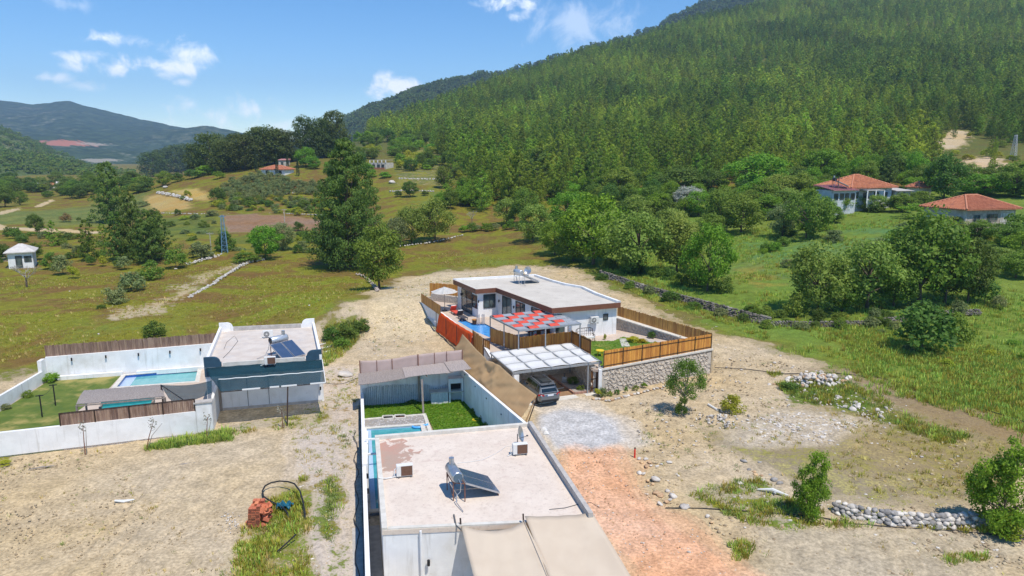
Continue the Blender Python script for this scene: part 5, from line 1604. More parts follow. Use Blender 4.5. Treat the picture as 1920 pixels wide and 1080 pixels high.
def carport():
 c = [Vector(K_fl), Vector(K_fr), Vector(K_br), Vector(K_bl)]
 c[2].z += .12; c[3].z += .12
 root = thing('carport', 'grey steel carport with white cloth roof panels over the parked car', 'carport', xy(c[0]))
 def P_(u, v): return lerp(lerp(c[0], c[1], u), lerp(c[3], c[2], u), v)
 MB().bar(P_(-.0, 0) + Vector((0, 0, -.1)), P_(1.02, 0) + Vector((0, 0, -.1)), .12, .16).build('front_beam', m_steel_gr, root)
 MB().bar(P_(0, 1), P_(1, 1), .1, .12).build('back_beam', m_steel_gr, root)
 us = [0, .215, .43, .645, .86, 1.0]
 for k, u in enumerate(us):
  MB().bar(P_(u, -.03), P_(u, 1), .08, .1).build('rafter', m_steel_gr, root)
 for k in range(9):
  u = .02 + k * .118
  MB().bar(P_(u, .005) + Vector((0, -.07, -.2)), P_(u, .005) + Vector((0, -.07, .02)), .05).build('bracket', m_steel_gr, root)
 for u, v in ((.02, 0), (.86, 0), (.99, 0), (.01, .97), (.98, .97)):
  p = P_(u, v); MB().bar(xy(p, -.05), xy(p, p.z - .08), .1).build('post', m_steel_gr, root)
 for i in range(5):
  for j in range(3):
   u0, u1 = us[i], us[i + 1]
   v0, v1 = j / 3 - .002, (j + 1) / 3 + .002
   def f(u, v, a=u0, b=u1, c_=v0, d=v1):
    q = P_(a + (b - a) * u, c_ + (d - c_) * v)
    return q + Vector((0, 0, .05 - .09 * math.sin(v * math.pi) + .05 * math.sin(u * math.pi) * abs(math.cos(v * math.pi))))
   MB().sheet(f, 6, 8, .012).build('cloth_panel', m_cloth, root, smooth=True)
 for j in (1, 2):
  MB().tube([P_(k / 40, j / 3) + Vector((0, 0, .06 + .045 * abs(math.sin(k / 40 * math.pi * 4.65)))) for k in range(41)], .02, 5).build('crossbar', m_steel_gr, root)
 # louvred side panel and white pier at the left
 lv = thing('louvred_panel', 'white pier with grey louvres at the left end of the carport', 'louvre', xy(c[0]))
 a, b = xy(P_(-.02, .02)), xy(P_(-.02, .55))
 for k in range(14): MB().bar(xy(a, .9 + k * .11), xy(b, .9 + k * .11), .07, .03).build('slat', m_steel_gr, lv)
 MB().wall(P_(-.0, .0) + Vector((.12, -.02, 0)), P_(.075, .0) + Vector((0, -.02, 0)), -.05, 2.35, .3, 1).build('pier', m_white, lv)
 # floor
 fl = [xy(P_(0, .0)), xy(P_(.70, .0)), xy(P_(.70, 1)), xy(P_(0, 1))]
 MB().prism([tuple((p - A_r * 0).xy) for p in fl], -.08, .035).build('parking_floor', m_floor_b, None, kind='structure', loc=fl[0])
 m = MB()
 for v in (.0, .36, .72): m.wall(P_(.0, v), P_(.70, v), .035, .042, .12)
 m.build('floor_line', m_line, None, kind='structure', loc=fl[0])
 MB().prism([tuple(xy(P_(-.02, -.16)).xy), tuple(xy(P_(.99, -.10)).xy), tuple(xy(P_(.99, .0)).xy), tuple(xy(P_(-.02, .0)).xy)], -.08, .03).build('carport_apron', m_coping, None, kind='structure', loc=fl[0])
 bd = [xy(P_(.71, .02)), xy(P_(.885, .02)), xy(P_(.99, .97)), xy(P_(.71, .97))]
 MB().prism([tuple(p.xy) for p in bd], -.08, .12).build('planting_bed', M('bed_gravel', (.42, .37, .33), (.30, .26, .23), 8, .95, .5, .03), None, kind='structure', loc=bd[0])
 kb = thing('bed_kerb', 'reddish kerb round the planting bed beside the car', 'kerb', bd[0])
 for a, b in ((0, 3), (0, 1)):
  n_ = 12
  for k in range(n_): MB().bar(xy(lerp(bd[a], bd[b], k / n_), .1), xy(lerp(bd[a], bd[b], (k + .94) / n_), .1), .14, .2).build('kerb_stone', M('reddish_kerb', (.38, .22, .17), (.30, .17, .13), 3, .9, rv=.15), kb)
 # gate
 g0, g1 = xy(P_(.895, 0)), xy(P_(.99, 0))
 gt = thing('wooden_gate', 'dark wooden gate between carport and pale stone wall', 'gate', g0)
 L = (g1 - g0).length; nb = 7
 for k in range(nb):
  MB().wall(lerp(g0, g1, (k + .05) / nb), lerp(g0, g1, (k + .95) / nb), .12, 2.1 + rnd.uniform(-.02, .02), .05).build('board', m_wood_dark, gt)
 for z in (.4, 1.2, 1.9): MB().bar(xy(g0, z) + Vector((0, -.05, 0)), xy(g1, z) + Vector((0, -.05, 0)), .04, .07).build('rail', m_steel_dk, gt)
 return P_
carP = carport()
# gate post pier of the stone wall
MB().box(xy(S0, 1.05) + Vector((-.14, .1, 0)), (.26, .5, 2.1)).build('wall_pier', m_white, None, 'narrow white pier between wooden gate and stone wall', 'pier', loc=xy(S0))
# ---------------------------------------------------------------- terrace furniture
def parasol():
 b = W(834, 583, ZT)
 root = thing('parasol', 'open white parasol on the far corner of the villa terrace', 'parasol', b)
 n = 8; R_ = 1.5; zt = ZT + 2.75; ze = ZT + 2.2
 top = Vector((b.x, b.y, zt))
 for k in range(n):
  a0, a1 = 2 * math.pi * k / n, 2 * math.pi * (k + 1) / n
  e0 = Vector((b.x + math.cos(a0) * R_, b.y + math.sin(a0) * R_, ze)); e1 = Vector((b.x + math.cos(a1) * R_, b.y + math.sin(a1) * R_, ze))
  MB().sheet(lambda u, v: lerp(top, lerp(e0, e1, u), v) + Vector((0, 0, -.05 * math.sin(u * math.pi) * v)) if v > 0 else top, 3, 4, .01).build('canopy_panel', m_cloth, root)
  MB().bar(top + Vector((0, 0, -.03)), e0 + Vector((0, 0, -.03)), .025).build('rib', m_plank, root)
 MB().cyl(b, top + Vector((0, 0, .08)), .035, 10).build('pole', m_plank, root)
 MB().cyl(b, b + Vector((0, 0, .1)), .28, 14).build('foot', m_grille, root)
parasol()
def lounger(label, px, py, rz, mat):
 b = W(px, py, ZT)
 root = thing('sun_lounger', label, 'sun lounger', (0, 0, 0), 'sun loungers by the blue pool')
 MB().box((0, -.35, .3), (.66, 1.25, .08)).build('seat', mat, root)
 MB().box((0, .5, .52), (.66, .08, .75), (R(35), 0, 0)).build('backrest', mat, root)
 MB().box((0, .48, .78), (.5, .1, .2), (R(35), 0, 0)).build('pillow', m_cloth, root)
 for x in (-.3, .3):
  for y in (-.85, .3): MB().bar((x, y, 0), (x, y, .27), .06).build('leg', m_plank, root)
 root.location = b; root.rotation_euler = (0, 0, rz)
lounger('grey sun lounger with white pillow beside the blue pool', 866, 598, R(25), M('dark_cushion', (.06, .055, .065), (.09, .085, .09), 4, .85))
lounger('red sun lounger on the terrace behind the grey one', 853, 588.5, R(25), m_red)
def ladder():
 b = W(903, 608, ZT)
 root = thing('pool_ladder', 'thin steel handrails of the blue terrace pool', 'pool ladder', b)
 for k, (x, y) in enumerate(((894, 607), (897.5, 606.5), (903.5, 606), (906.5, 606))):
  p = W(x, y, ZT)
  MB().tube([p, up(p, .8), up(p, 1.0) + Vector((.06, -.15, 0)), up(p, .9) + Vector((.12, -.4, 0)), up(p, -.3) + Vector((.12, -.5, 0))], .028, 6).build('rail', m_galv, root)
ladder()
pl = W(889.5, 607, ZT)
r_ = thing('wicker_stool', 'small brown stool at the edge of the blue pool', 'stool', pl)
MB().tube([pl, up(pl, .4)], [.2, .24], 10).build('base', m_wood_dark, r_); MB().cyl(up(pl, .4), up(pl, .47), .26, 12).build('seat', m_wood, r_)
def swing():
 b = W(1096, 640, ZT)
 root = thing('garden_bench', 'dark metal garden bench with grid back beside the villa wall', 'bench', (0, 0, 0))
 MB().tube([(-.85, 0, .05), (-.9, .05, .6), (-.8, .12, 1.15), (-.6, .14, 1.25), (.6, .14, 1.25), (.8, .12, 1.15), (.9, .05, .6), (.85, 0, .05)], .035, 6).build('back_frame', m_steel_dk, root)
 for k in range(7): MB().bar((-.66 + .22 * k, .12, .5), (-.66 + .22 * k, .14, 1.24), .02).build('slat', m_steel_dk, root)
 for z in (.7, .95): MB().bar((-.85, .12, z), (.85, .12, z), .02).build('cross_slat', m_steel_dk, root)
 MB().box((0, -.25, .45), (1.6, .6, .12)).build('seat', m_cloth, root, bevel=.02)
 for x in (-.8, .8):
  MB().bar((x, -.5, 0), (x, -.5, .42), .05).bar((x, -.5, .68), (x, .1, .68), .04).bar((x, -.5, .42), (x, -.5, .68), .04).build('leg', m_steel_dk, root)
 root.location = b; root.rotation_euler = (0, 0, R(18))
swing()
pb = W(1125, 667, ZT + .03)
r_ = thing('yellow_table', 'small yellow plastic table on the lawn behind the fence', 'table', pb)
MB().cyl(up(pb, .45), up(pb, .5), .36, 16).build('table_top', m_yellow, r_)
for k in range(4):
 a = k * math.pi / 2 + .5
 MB().bar(pb + Vector((math.cos(a) * .28, math.sin(a) * .28, 0)), pb + Vector((math.cos(a) * .2, math.sin(a) * .2, .45)), .05).build('leg', m_yellow, r_)
tb = W(1066, 634, ZT)
r_ = thing('water_tank', 'corrugated silver cylinder behind the pergola posts', 'water tank', tb)
m = MB(); m.tube([up(tb, k * .1) for k in range(14)], [.34 if k % 2 else .31 for k in range(14)], 16).build('drum', m_galv, r_, smooth=False)
MB().tube([up(tb, 1.3), up(tb, 1.42)], [.33, .1], 16).build('lid', m_galv, r_)
# dining set under the pergola
def dining():
 b = W(1010, 632, ZT)
 root = thing('dining_table', 'dark table set under the red and grey pergola', 'table', b)
 MB().box(up(b, .74), (1.9, .9, .06), (0, 0, R(25))).build('table_top', m_wood_dark, root)
 rt = Euler((0, 0, R(25))).to_matrix()
 for x in (-.85, .85):
  for y in (-.36, .36): MB().bar(b + rt @ Vector((x, y, 0)), up(b, .7) + rt @ Vector((x, y, 0)), .07).build('leg', m_wood_dark, root)
 for k, x in enumerate((-.5, .5)):
  for s in (-1, 1):
   c = b + rt @ Vector((x, s * .75, 0))
   ch = thing('dining_chair', 'dark dining chair with red cushion under the pergola', 'chair', (0, 0, 0), 'dining chairs under the pergola')
   MB().box((0, 0, .45), (.44, .44, .06)).build('seat', m_red, ch)
   MB().box((0, -.2, .72), (.44, .04, .5)).build('backrest', m_wood_dark, ch)
   for a in (-.18, .18):
    for d in (-.18, .18): MB().bar((a, d, 0), (a, d, .42), .04).build('leg', m_wood_dark, ch)
   ch.location = c; ch.rotation_euler = (0, 0, R(25) + (math.pi if s > 0 else 0))
dining()
# ================================================================ foliage
def leaf_mat(name, c1, c2, c3=None, rv=.22, scale=6., trans=.42, hue=.02, gain=1.9, patch=0):
 c1, c2 = tuple(x * gain for x in c1), tuple(x * gain for x in c2)
 c3 = tuple(x * gain for x in c3) if c3 else None
 t = NT(name)
 vec = t.n('ShaderNodeTexCoord').outputs['Object']
 nz = t.noise(vec, scale, 3, .6)
 col = t.mixc(t.rng(nz, .36, .64), c1, c2)
 if c3: col = t.mixc(t.rng(t.noise(vec, scale * 2.6, 2), .58, .68), col, c3)
 ob = t.n('ShaderNodeObjectInfo').outputs['Random']
 ob2 = t.math('FRACT', t.math('MULTIPLY', ob, 7.31))
 col = t.n('ShaderNodeHueSaturation', {'Color': col, 'Value': t.rng(ob, 0, 1, 1 - rv, 1 + rv, False), 'Hue': t.rng(ob2, 0, 1, .5 - hue, .5 + hue, False)}).outputs[0]
 if patch:
  n2 = t.noise(t.n('ShaderNodeObjectInfo').outputs['Location'], .012, 4, .6)
  col = t.n('ShaderNodeHueSaturation', {'Color': col, 'Value': t.rng(n2, .33, .67, 1 - patch, 1 + patch), 'Hue': t.rng(n2, .33, .67, .512, .488)}).outputs[0]
 t.bsdf(col, .6, 0, .25, trans=trans)
 MATS[name] = t.m
 return t.m
lf_pine = leaf_mat('young_pine_needles', (.078, .125, .012), (.135, .18, .018), (.18, .215, .03), .36, 5, gain=2.25, patch=.30)
lf_pine_d = leaf_mat('old_pine_needles', (.042, .066, .016), (.072, .098, .022), (.095, .115, .026), .15, 5)
lf_pine_big = leaf_mat('big_pine_needles', (.048, .082, .016), (.085, .128, .022), (.115, .15, .03), .1, 6, gain=2.2)
lf_br = leaf_mat('bright_broad_leaves', (.075, .15, .012), (.125, .215, .016), (.17, .25, .03), .14)
lf_md = leaf_mat('mid_green_leaves', (.075, .12, .016), (.115, .168, .02), (.15, .2, .04), .16)
lf_ol = leaf_mat('olive_tree_leaves', (.10, .125, .045), (.15, .18, .065), (.2, .22, .1), .14)
lf_lt = leaf_mat('light_olive_green_leaves', (.10, .145, .022), (.155, .205, .035), (.2, .24, .06), .12)
lf_dk = leaf_mat('dark_green_leaves', (.05, .09, .015), (.08, .13, .02), (.11, .15, .03), .16)
lf_yg = leaf_mat('yellow_green_leaves', (.17, .21, .018), (.24, .26, .025), (.3, .28, .04), .12)
lf_yw = leaf_mat('golden_conifer_leaves', (.40, .38, .02), (.55, .47, .03), None, .1, gain=1.1)
lf_wh = leaf_mat('whitish_blossom', (.42, .44, .37), (.55, .56, .50), (.2, .25, .12), .05, gain=1.)
lf_gy = leaf_mat('grey_bare_twigs', (.16, .15, .125), (.22, .205, .175), None, .1, trans=0)
lf_dry = leaf_mat('dry_brown_leaves', (.17, .12, .045), (.22, .17, .06), (.10, .13, .03), .1)
lf_cy = leaf_mat('cypress_foliage', (.018, .036, .012), (.03, .052, .016), None, .1)
m_bark = M('grey_brown_bark', (.17, .13, .10), (.11, .085, .065), 4, .95, .5, .03, stretch=(4, 4, .8), rv=.15)
m_bark_l = M('pale_bark', (.34, .30, .26), (.24, .21, .18), 4, .95, .4, .02, stretch=(4, 4, .8))
def quads_mesh(name, c, sz, nrm, mat, rs, asp=.62):
 """leaf faces: centres c (n,3), half sizes sz (n), facing nrm (n,3)"""
 n = len(c)
 a = rs.normal(size=(n, 3))
 nrm = nrm / (np.linalg.norm(nrm, axis=1, keepdims=True) + 1e-9)
 u = np.cross(nrm, a); u /= (np.linalg.norm(u, axis=1, keepdims=True) + 1e-9)
 w = np.cross(nrm, u)
 u *= sz[:, None]; w *= (sz * asp)[:, None]
 V = np.stack([c - u, c - w * .9 + u * .1, c + u, c + w + u * .05], 1).reshape(-1, 3)
 me = bpy.data.meshes.new(name)
 me.vertices.add(4 * n); me.vertices.foreach_set('co', V.ravel().astype(np.float32))
 me.loops.add(4 * n); me.loops.foreach_set('vertex_index', np.arange(4 * n, dtype=np.int32))
 me.polygons.add(n); me.polygons.foreach_set('loop_start', (np.arange(n) * 4).astype(np.int32))
 me.update(calc_edges=True)
 me.materials.append(mat)
 return me
def ball(rs, n, shell=.45):
 d = rs.normal(size=(n, 3)); d /= np.linalg.norm(d, axis=1, keepdims=True)
 return d * (shell + (1 - shell) * rs.random((n, 1)) ** .5)
WILD = [(.02, 0, .30, .24), (.16, -.06, .56, .19), (-.20, .10, .42, .20), (.04, .08, .80, .14), (.24, .12, .26, .18), (-.14, -.18, .22, .20), (-.06, .0, .62, .17), (.1, -.22, .38, .16)]
def crown_broad(seed, mat, nc=34, nl=80, leaf=.022, low=.06, kind='round', name='crown'):
 """a unit broadleaf crown: clumps of leaves spread through an uneven volume; 1 high, 1 wide"""
 rs = np.random.RandomState(seed)
 C_, Rr = [], []
 lob = rs.normal(size=(5, 3)); lob /= np.linalg.norm(lob, axis=1, keepdims=True)
 for k in range(nc):
  d = rs.normal(size=3); d /= np.linalg.norm(d)
  rad = .62 + .38 * rs.random() ** .6
  bump = 1 + .22 * max((d @ l for l in lob)) - .12
  if kind == 'wild':
   lo = WILD[(k + seed) % len(WILD)]
   q = rad * lo[3] * 1.08
   x, y, z = lo[0] + d[0] * q, lo[1] + d[1] * q, max(.05, lo[2] + d[2] * q)
   r = rs.uniform(.055, .115)
  elif kind == 'bush':
   z = abs(d[2]) * .62 * rad * bump; x, y = d[0] * .40 * rad * bump, d[1] * .40 * rad * bump
   z = .16 + z
   r = rs.uniform(.11, .19)
  elif kind == 'flat':
   z = .70 + d[2] * .20 * rad; x, y = d[0] * .44 * rad * bump, d[1] * .44 * rad * bump
   r = rs.uniform(.07, .12)
  elif kind == 'tall':
   z = low + (1 - low) / 2 + d[2] * (1 - low) * .42 * rad; w = .40 * (1.15 - .6 * max(0, (z - .5)))
   x, y = d[0] * w * rad * bump, d[1] * w * rad * bump
   r = rs.uniform(.08, .14)
  else:
   z = low + (1 - low) * .52 + d[2] * (1 - low) * .43 * rad; ww = .43 * (.80 + .2 * math.cos((z - .45) * 3))
   x, y = d[0] * ww * rad * bump, d[1] * ww * rad * bump
   r = rs.uniform(.09, .165)
  C_.append((x, y, z)); Rr.append(r)
 C_ = np.array(C_); Rr = np.array(Rr)
 n = nc * nl
 idx = np.repeat(np.arange(nc), nl)
 o = ball(rs, n, .35)
 sq = np.array([1.1, 1.1, .78])
 c = C_[idx] + o * Rr[idx][:, None] * sq
 c += rs.normal(size=(n, 3)) * .012
 c[:, 2] = np.maximum(c[:, 2], .03)
 cen = np.array([0, 0, .5])
 nrm = o * .7 + rs.normal(size=(n, 3)) * .55 + (c - cen) * .6 + np.array([0, 0, .45])
 sz = leaf * rs.uniform(.65, 1.5, n)
 return quads_mesh(name, c, sz, nrm, mat, rs), C_
def crown_pine(seed, mat, levels=15, per=6, nl=13, leaf=.03, shape='young', name='crown'):
 """a unit pine crown built of upswept branch tufts"""
 rs = np.random.RandomState(seed)
 cs, ns, ss = [], [], []
 tips = []
 lean = rs.normal(size=2) * .02
 for i in range(levels):
  t = i / (levels - 1)
  if shape == 'young':
   z = .10 + .86 * t; rad = .5 * (1 - t) ** .75 * (.55 + .45 * min(1, t / .18)) + .035
  elif shape == 'big':
   z = .08 + .89 * t; rad = (.5 * (1 - t) ** .62) * (.78 + .22 * math.sin(t * 13 + seed)) + .03
  else:
   z = .12 + .85 * t; rad = .5 * (1 - t ** 1.6) * (.75 + .25 * math.sin(t * 9 + seed)) + .05
  n = max(3, int(per * (.6 + .9 * rad / .5)))
  a0 = rs.random() * 6.28
  for k in range(n):
   an = a0 + 6.28 * k / n + rs.normal() * .25
   L = rad * rs.uniform(.65, 1.12)
   for q in ((.5, .8, 1.) if L > .2 else (.6, 1.)):
    p = np.array([math.cos(an) * L * q + lean[0] * t, math.sin(an) * L * q + lean[1] * t, z + rs.normal() * .012 + (.05 * q - .02) * (1 if shape != 'big' else .6)])
    tips.append(p)
    m = nl
    o = ball(rs, m, .3)
    r = (.055 if shape == 'young' else .05) * (1.25 - .5 * t) * rs.uniform(.8, 1.25)
    cs.append(p + o * r * np.array([1.25, 1.25, .6]))
    ns.append(o * .5 + rs.normal(size=(m, 3)) * .5 + np.array([math.cos(an) * .5, math.sin(an) * .5, .65]))
    ss.append(leaf * rs.uniform(.6, 1.5, m))
 top = np.array([lean[0], lean[1], .985])
 c, nn, s = np.vstack(cs), np.vstack(ns), np.concatenate(ss)
 return quads_mesh(name, c, s, nn, mat, rs, .42), np.array(tips)
def crown_old_pine(seed, mat, nc=26, nl=120, leaf=.02, low=.35, name='crown'):
 """rounded, flat-topped old pine: layered pads of needles on spreading limbs"""
 rs = np.random.RandomState(seed)
 C_, Rr = [], []
 for k in range(nc):
  t = (k + rs.random()) / nc
  z = low + (.95 - low) * t
  w = .46 * math.sqrt(max(.05, 1 - max(0, (t - .35) / .68) ** 2.2)) * (.62 + .38 * min(1, t / .3))
  an = k * 2.4 + rs.normal() * .3; rr = w * rs.uniform(.2, 1.0) ** .45
  C_.append((math.cos(an) * rr, math.sin(an) * rr, z)); Rr.append(rs.uniform(.11, .19))
 C_ = np.array(C_); Rr = np.array(Rr)
 idx = np.repeat(np.arange(nc), nl); n = len(idx)
 o = ball(rs, n, .3)
 c = C_[idx] + o * Rr[idx][:, None] * np.array([1.2, 1.2, .52])
 nrm = o * .6 + rs.normal(size=(n, 3)) * .5 + np.array([0, 0, .7])
 return quads_mesh(name, c, leaf * rs.uniform(.6, 1.5, n), nrm, mat, rs, .5), C_
def crown_lumpy_pine(seed, mat, nc=60, nl=90, leaf=.016, low=.03, p=.8, wmax=.47, name='crown'):
 """loose pine: plumes of needles on upswept limbs of uneven length, widest low down, open gaps between"""
 rs = np.random.RandomState(seed)
 cs, ns, ss, tips = [], [], [], []
 for k in range(nc):
  t = ((k + rs.random()) / nc) ** .9
  z = low + (.97 - low) * t
  side = 1 + .28 * math.sin(3 * t * 6.28 + seed) 
  w = wmax * (1 - t) ** p * (.72 + .28 * min(1, t / .12)) + .03
  an = k * 2.39996 + rs.normal() * .35
  L = w * rs.uniform(.45, 1.15) * (1 + .2 * math.sin(an * 2 + seed))
  d = np.array([math.cos(an), math.sin(an), 0])
  r = rs.uniform(.05, .10) * (1.15 - .5 * t)
  segs = max(1, int(L / .11))
  for q in range(segs):
   f = (q + 1) / segs
   c = d * L * f + np.array([0, 0, z + .07 * f * f - .01 + rs.normal() * .008])
   m = int(nl / (1 + .35 * segs))
   o = ball(rs, m, .25)
   cs.append(c + o * r * (1.05 - .25 * f) * np.array([1.3, 1.3, .62]))
   ns.append(o * .55 + rs.normal(size=(m, 3)) * .5 + d * .35 + np.array([0, 0, .6]))
   ss.append(leaf * rs.uniform(.6, 1.5, m))
  tips.append(d * L + np.array([0, 0, z + .05]))
 return quads_mesh(name, np.vstack(cs), np.concatenate(ss), np.vstack(ns), mat, rs, .42), np.array(tips)
def trunk_mesh(seed, pts, mat=None, r0=.022, split=.22, lean=.03, top=.85, nb=7, name='trunk'):
 rs = random.Random(seed)
 m = MB()
 lx, ly = rs.uniform(-lean, lean), rs.uniform(-lean, lean)
 path = [Vector((lx * t * t + .008 * math.sin(t * 9 + seed), ly * t * t, t * top)) for t in [k / 6 for k in range(7)]]
 path[0].z = -.03
 m.tube(path, [r0 * 1.35] + [r0 * (1 - .85 * k / 6) for k in range(1, 7)], 7)
 pts = list(pts); rs.shuffle(pts)
 for p in pts[:nb]:
  p = Vector(p) * .93
  k = max(split, min(p.z * .62, top * .8)) / top
  i = min(int(k * 6), 5); a = lerp(path[i], path[i + 1], k * 6 - i)
  if p.z < a.z: a.z = max(split * .8, p.z - .06)
  mid = lerp(a, p, .5) + Vector((0, 0, .02))
  m.tube([a, mid, p], [r0 * .5, r0 * .32, r0 * .1], 5)
 return m.mesh(name, mat or m_bark, (0, 0, 0), True)
def bare_crown(seed, mat, name='crown'):
 rs = random.Random(seed); m = MB()
 def grow_(p, d, L, r, k):
  q = p + d * L
  m.tube([p, lerp(p, q, .5) + Vector((rs.uniform(-.1, .1), rs.uniform(-.1, .1), 0)) * L * .5, q], [r, r * .8, r * .55], 4, False)
  if k == 0: return
  for _ in range(3 if k > 1 else 4):
   e = (d + Vector((rs.uniform(-.9, .9), rs.uniform(-.9, .9), rs.uniform(-.25, .6)))).normalized()
   grow_(q, e, L * rs.uniform(.55, .8), r * .55, k - 1)
 for k in range(5):
  a = k * 1.26 + rs.uniform(-.3, .3)
  grow_(Vector((0, 0, .22 + .04 * k)), Vector((math.cos(a) * .8, math.sin(a) * .8, .75)).normalized(), .22, .016, 4)
 return m.mesh(name, mat)
LIB = {}
def lib(kind, i):
 """(crown mesh, trunk mesh) of a kind of tree, unit size; made once and shared"""
 k = (kind, i)
 if k in LIB: return LIB[k]
 sd = sum(map(ord, kind)) * 7 + i * 101
 B = dict(bright=lf_br, mid=lf_md, olive=lf_ol, light=lf_lt, dark=lf_dk, yellow=lf_yg, white=lf_wh, dry=lf_dry, gold=lf_yw)
 p = kind.split('_')
 if kind == 'pine_young':
  c, t = crown_lumpy_pine(sd, lf_pine, 44, 74, .0225, .05, (.5, .7, .6, .85, .42)[i % 5], .47); tr = trunk_mesh(sd, t, m_bark, .014, .15, .02, .92, 5)
 elif kind == 'pine_far':
  c, t = crown_lumpy_pine(sd, lf_pine, 30, 36, .036, .04, (.6, .8, .7, .9)[i % 4], .47); tr = None
 elif kind == 'pine_mid':
  c, t = crown_lumpy_pine(sd, lf_pine_big, 84, 84, .021, .03, (.46, .58, .66, .4)[i % 4], .52); tr = trunk_mesh(sd, t, m_bark, .02, .15, .03, .9, 9)
 elif kind == 'pine_big':
  c, t = crown_lumpy_pine(sd, lf_pine_big, 170, 140, .0125, .02, .64, .55); tr = trunk_mesh(sd, t, m_bark, .017, .12, .02, .95, 26)
 elif kind == 'pine_old':
  c, t = crown_old_pine(sd, lf_pine_d, 60, 95, .024, .08); tr = trunk_mesh(sd, t, m_bark, .022, .3, .06, .85, 12)
 elif kind == 'pine_tall':
  c, t = crown_old_pine(sd, lf_pine_d, 40, 95, .024, .36); tr = trunk_mesh(sd, t, m_bark, .02, .45, .03, .85, 9)
 elif kind == 'cypress':
  rs = np.random.RandomState(sd); n = 900
  z = rs.random(n) ** .8; an = rs.random(n) * 6.28; rr = .5 * np.sqrt(np.clip(1 - z, 0, 1)) * (.6 + .4 * np.minimum(1, z / .1)) * rs.uniform(.6, 1, n)
  c_ = np.stack([np.cos(an) * rr, np.sin(an) * rr, .04 + z * .95], 1)
  c = quads_mesh('crown', c_, np.full(n, .05) * rs.uniform(.6, 1.4, n), np.stack([np.cos(an), np.sin(an), np.full(n, .5)], 1) + rs.normal(size=(n, 3)) * .3, lf_cy, rs, .4)
  tr = MB().tube([(0, 0, -.03), (0, 0, .1)], .08, 6).mesh('trunk', m_bark)
 elif kind == 'bare':
  c = bare_crown(sd, lf_gy); tr = MB().tube([(0, 0, -.03), (.02, 0, .14), (0, .01, .34)], [.035, .028, .02], 7).mesh('trunk', m_bark)
 elif p[0] == 'bush':
  c, t = crown_broad(sd, B[p[1]], 30, 56, .034, .1, 'bush', 'foliage'); tr = trunk_mesh(sd, t, m_bark, .014, .03, .05, .4, 6, 'stem')
 elif p[0] == 'flatbush':
  c, t = crown_broad(sd, B[p[1]], 24, 46, .03, .1, 'flat', 'foliage'); tr = trunk_mesh(sd, t, m_bark, .014, .1, .05, .6, 8, 'stem')
 elif p[0] == 'densebush':
  c, t = crown_broad(sd, B[p[1]], 84, 120, .0155, .1, 'wild'); tr = trunk_mesh(sd, t, m_bark, .02, .05, .05, .5, 18)
 elif p[0] == 'detail':
  c, t = crown_broad(sd, B[p[1]], 54, 130, .014, .2, 'tall'); tr = trunk_mesh(sd, t, m_bark_l if i == 0 else m_bark, .022, .17, .05, .72, 22)
 elif p[0] == 'tall':
  c, t = crown_broad(sd, B[p[1]], 52, 100, .02, .08, 'tall'); tr = trunk_mesh(sd, t, m_bark, .02, .12, .05, .8, 12)
 else:
  c, t = crown_broad(sd, B[p[1]], 56, 105, .0205, .04); tr = trunk_mesh(sd, t, m_bark, .022, .12, .07, .75, 14)
 LIB[k] = (c, tr)
 return LIB[k]
NAMES = dict(pine='pine_tree', cypress='cypress_tree', bare='bare_tree', bush='bush', flatbush='bush', detail='leafy_tree', densebush='leafy_tree', tall='leafy_tree', round='leafy_tree')
CATS = dict(pine='pine tree', cypress='cypress', bare='tree', bush='bush', flatbush='bush', detail='tree', densebush='tree', tall='tree', round='tree')
def tree(kind, label, px, py, hpx, wpx, var=0, group=None, name=None, cat=None, at=None, size=None, rz=None, parts=True):
 """a tree whose foot the photograph shows at (px, py), hpx high and wpx wide there"""
 g = G(px, py) if at is None else at
 if at is None and py < 311 and px < 668:
  # the crest of the knoll: its foot is just hidden, so stand the tree on the crest
  zc = float(np.interp(px, [280, 480, 600, 660], [335, 296, 314, 326]))
  q = D(px, py, zc); g = Vector((q.x, q.y, tz1(q.x, q.y)))
  hpx += max(0, q.z - g.z) * FPX / zc
 if size is None:
  zc = depth_of(g)
  cosd = math.sqrt(1 - ray(px, py).normalized().z ** 2)
  h = hpx * zc / FPX / max(.9, cosd); w = wpx * zc / FPX
 else: h, w = size
 p = kind.split('_')[0]
 c, t = lib(kind, var)
 if size is None and p in ('round', 'tall'): w *= 1.16; h *= 1.07
 o = thing(name or NAMES[p], label, cat or CATS[p], g, group)
 o.rotation_euler = (0, 0, rnd.uniform(0, 6.28) if rz is None else rz)
 o.scale = (w, w, h)
 link(c.name.split('.')[0], c, o)
 if t is not None and parts: link(t.name.split('.')[0], t, o)
 return o
# ================================================================ single trees and bushes, foot read from the photograph
T = tree
# ---- left middle distance
T('pine_mid', 'tall dark irregular pine leaning over the left fields', 210, 417, 108, 78, 0)
T('pine_mid', 'pine rising behind the middle of the left pine clump', 250, 486, 122, 62, 1)
T('pine_mid', 'dark pine at the right edge of the left pine clump', 303, 486, 86, 60, 2)
T('pine_mid', 'broad pine in front of the left pine clump', 278, 492, 95, 66, 3)
T('pine_mid', 'pine at the left edge of the left pine clump', 222, 488, 88, 52, 0)
T('pine_young', 'bright young pine standing alone left of the pine clump', 166, 489, 74, 48, 0)
T('pine_young', 'small olive pine behind the white hut', 100, 464, 48, 40, 1)
T('pine_young', 'slender pine between the lone young pine and the clump', 196, 478, 56, 34, 2)
T('round_dark', 'dark round tree beside the dirt road on the left', 68, 438, 36, 28, 0)
T('bush_dry', 'brownish round bush above the dirt road on the left', 124, 416, 20, 22, 0)
for k, (x, y, h, w) in enumerate(((148, 414, 8, 10), (167, 416, 9, 14))): T('bush_dark', 'small dark bush on the edge of the left green field', x, y, h, w, k, 'small bushes on the left field edge')
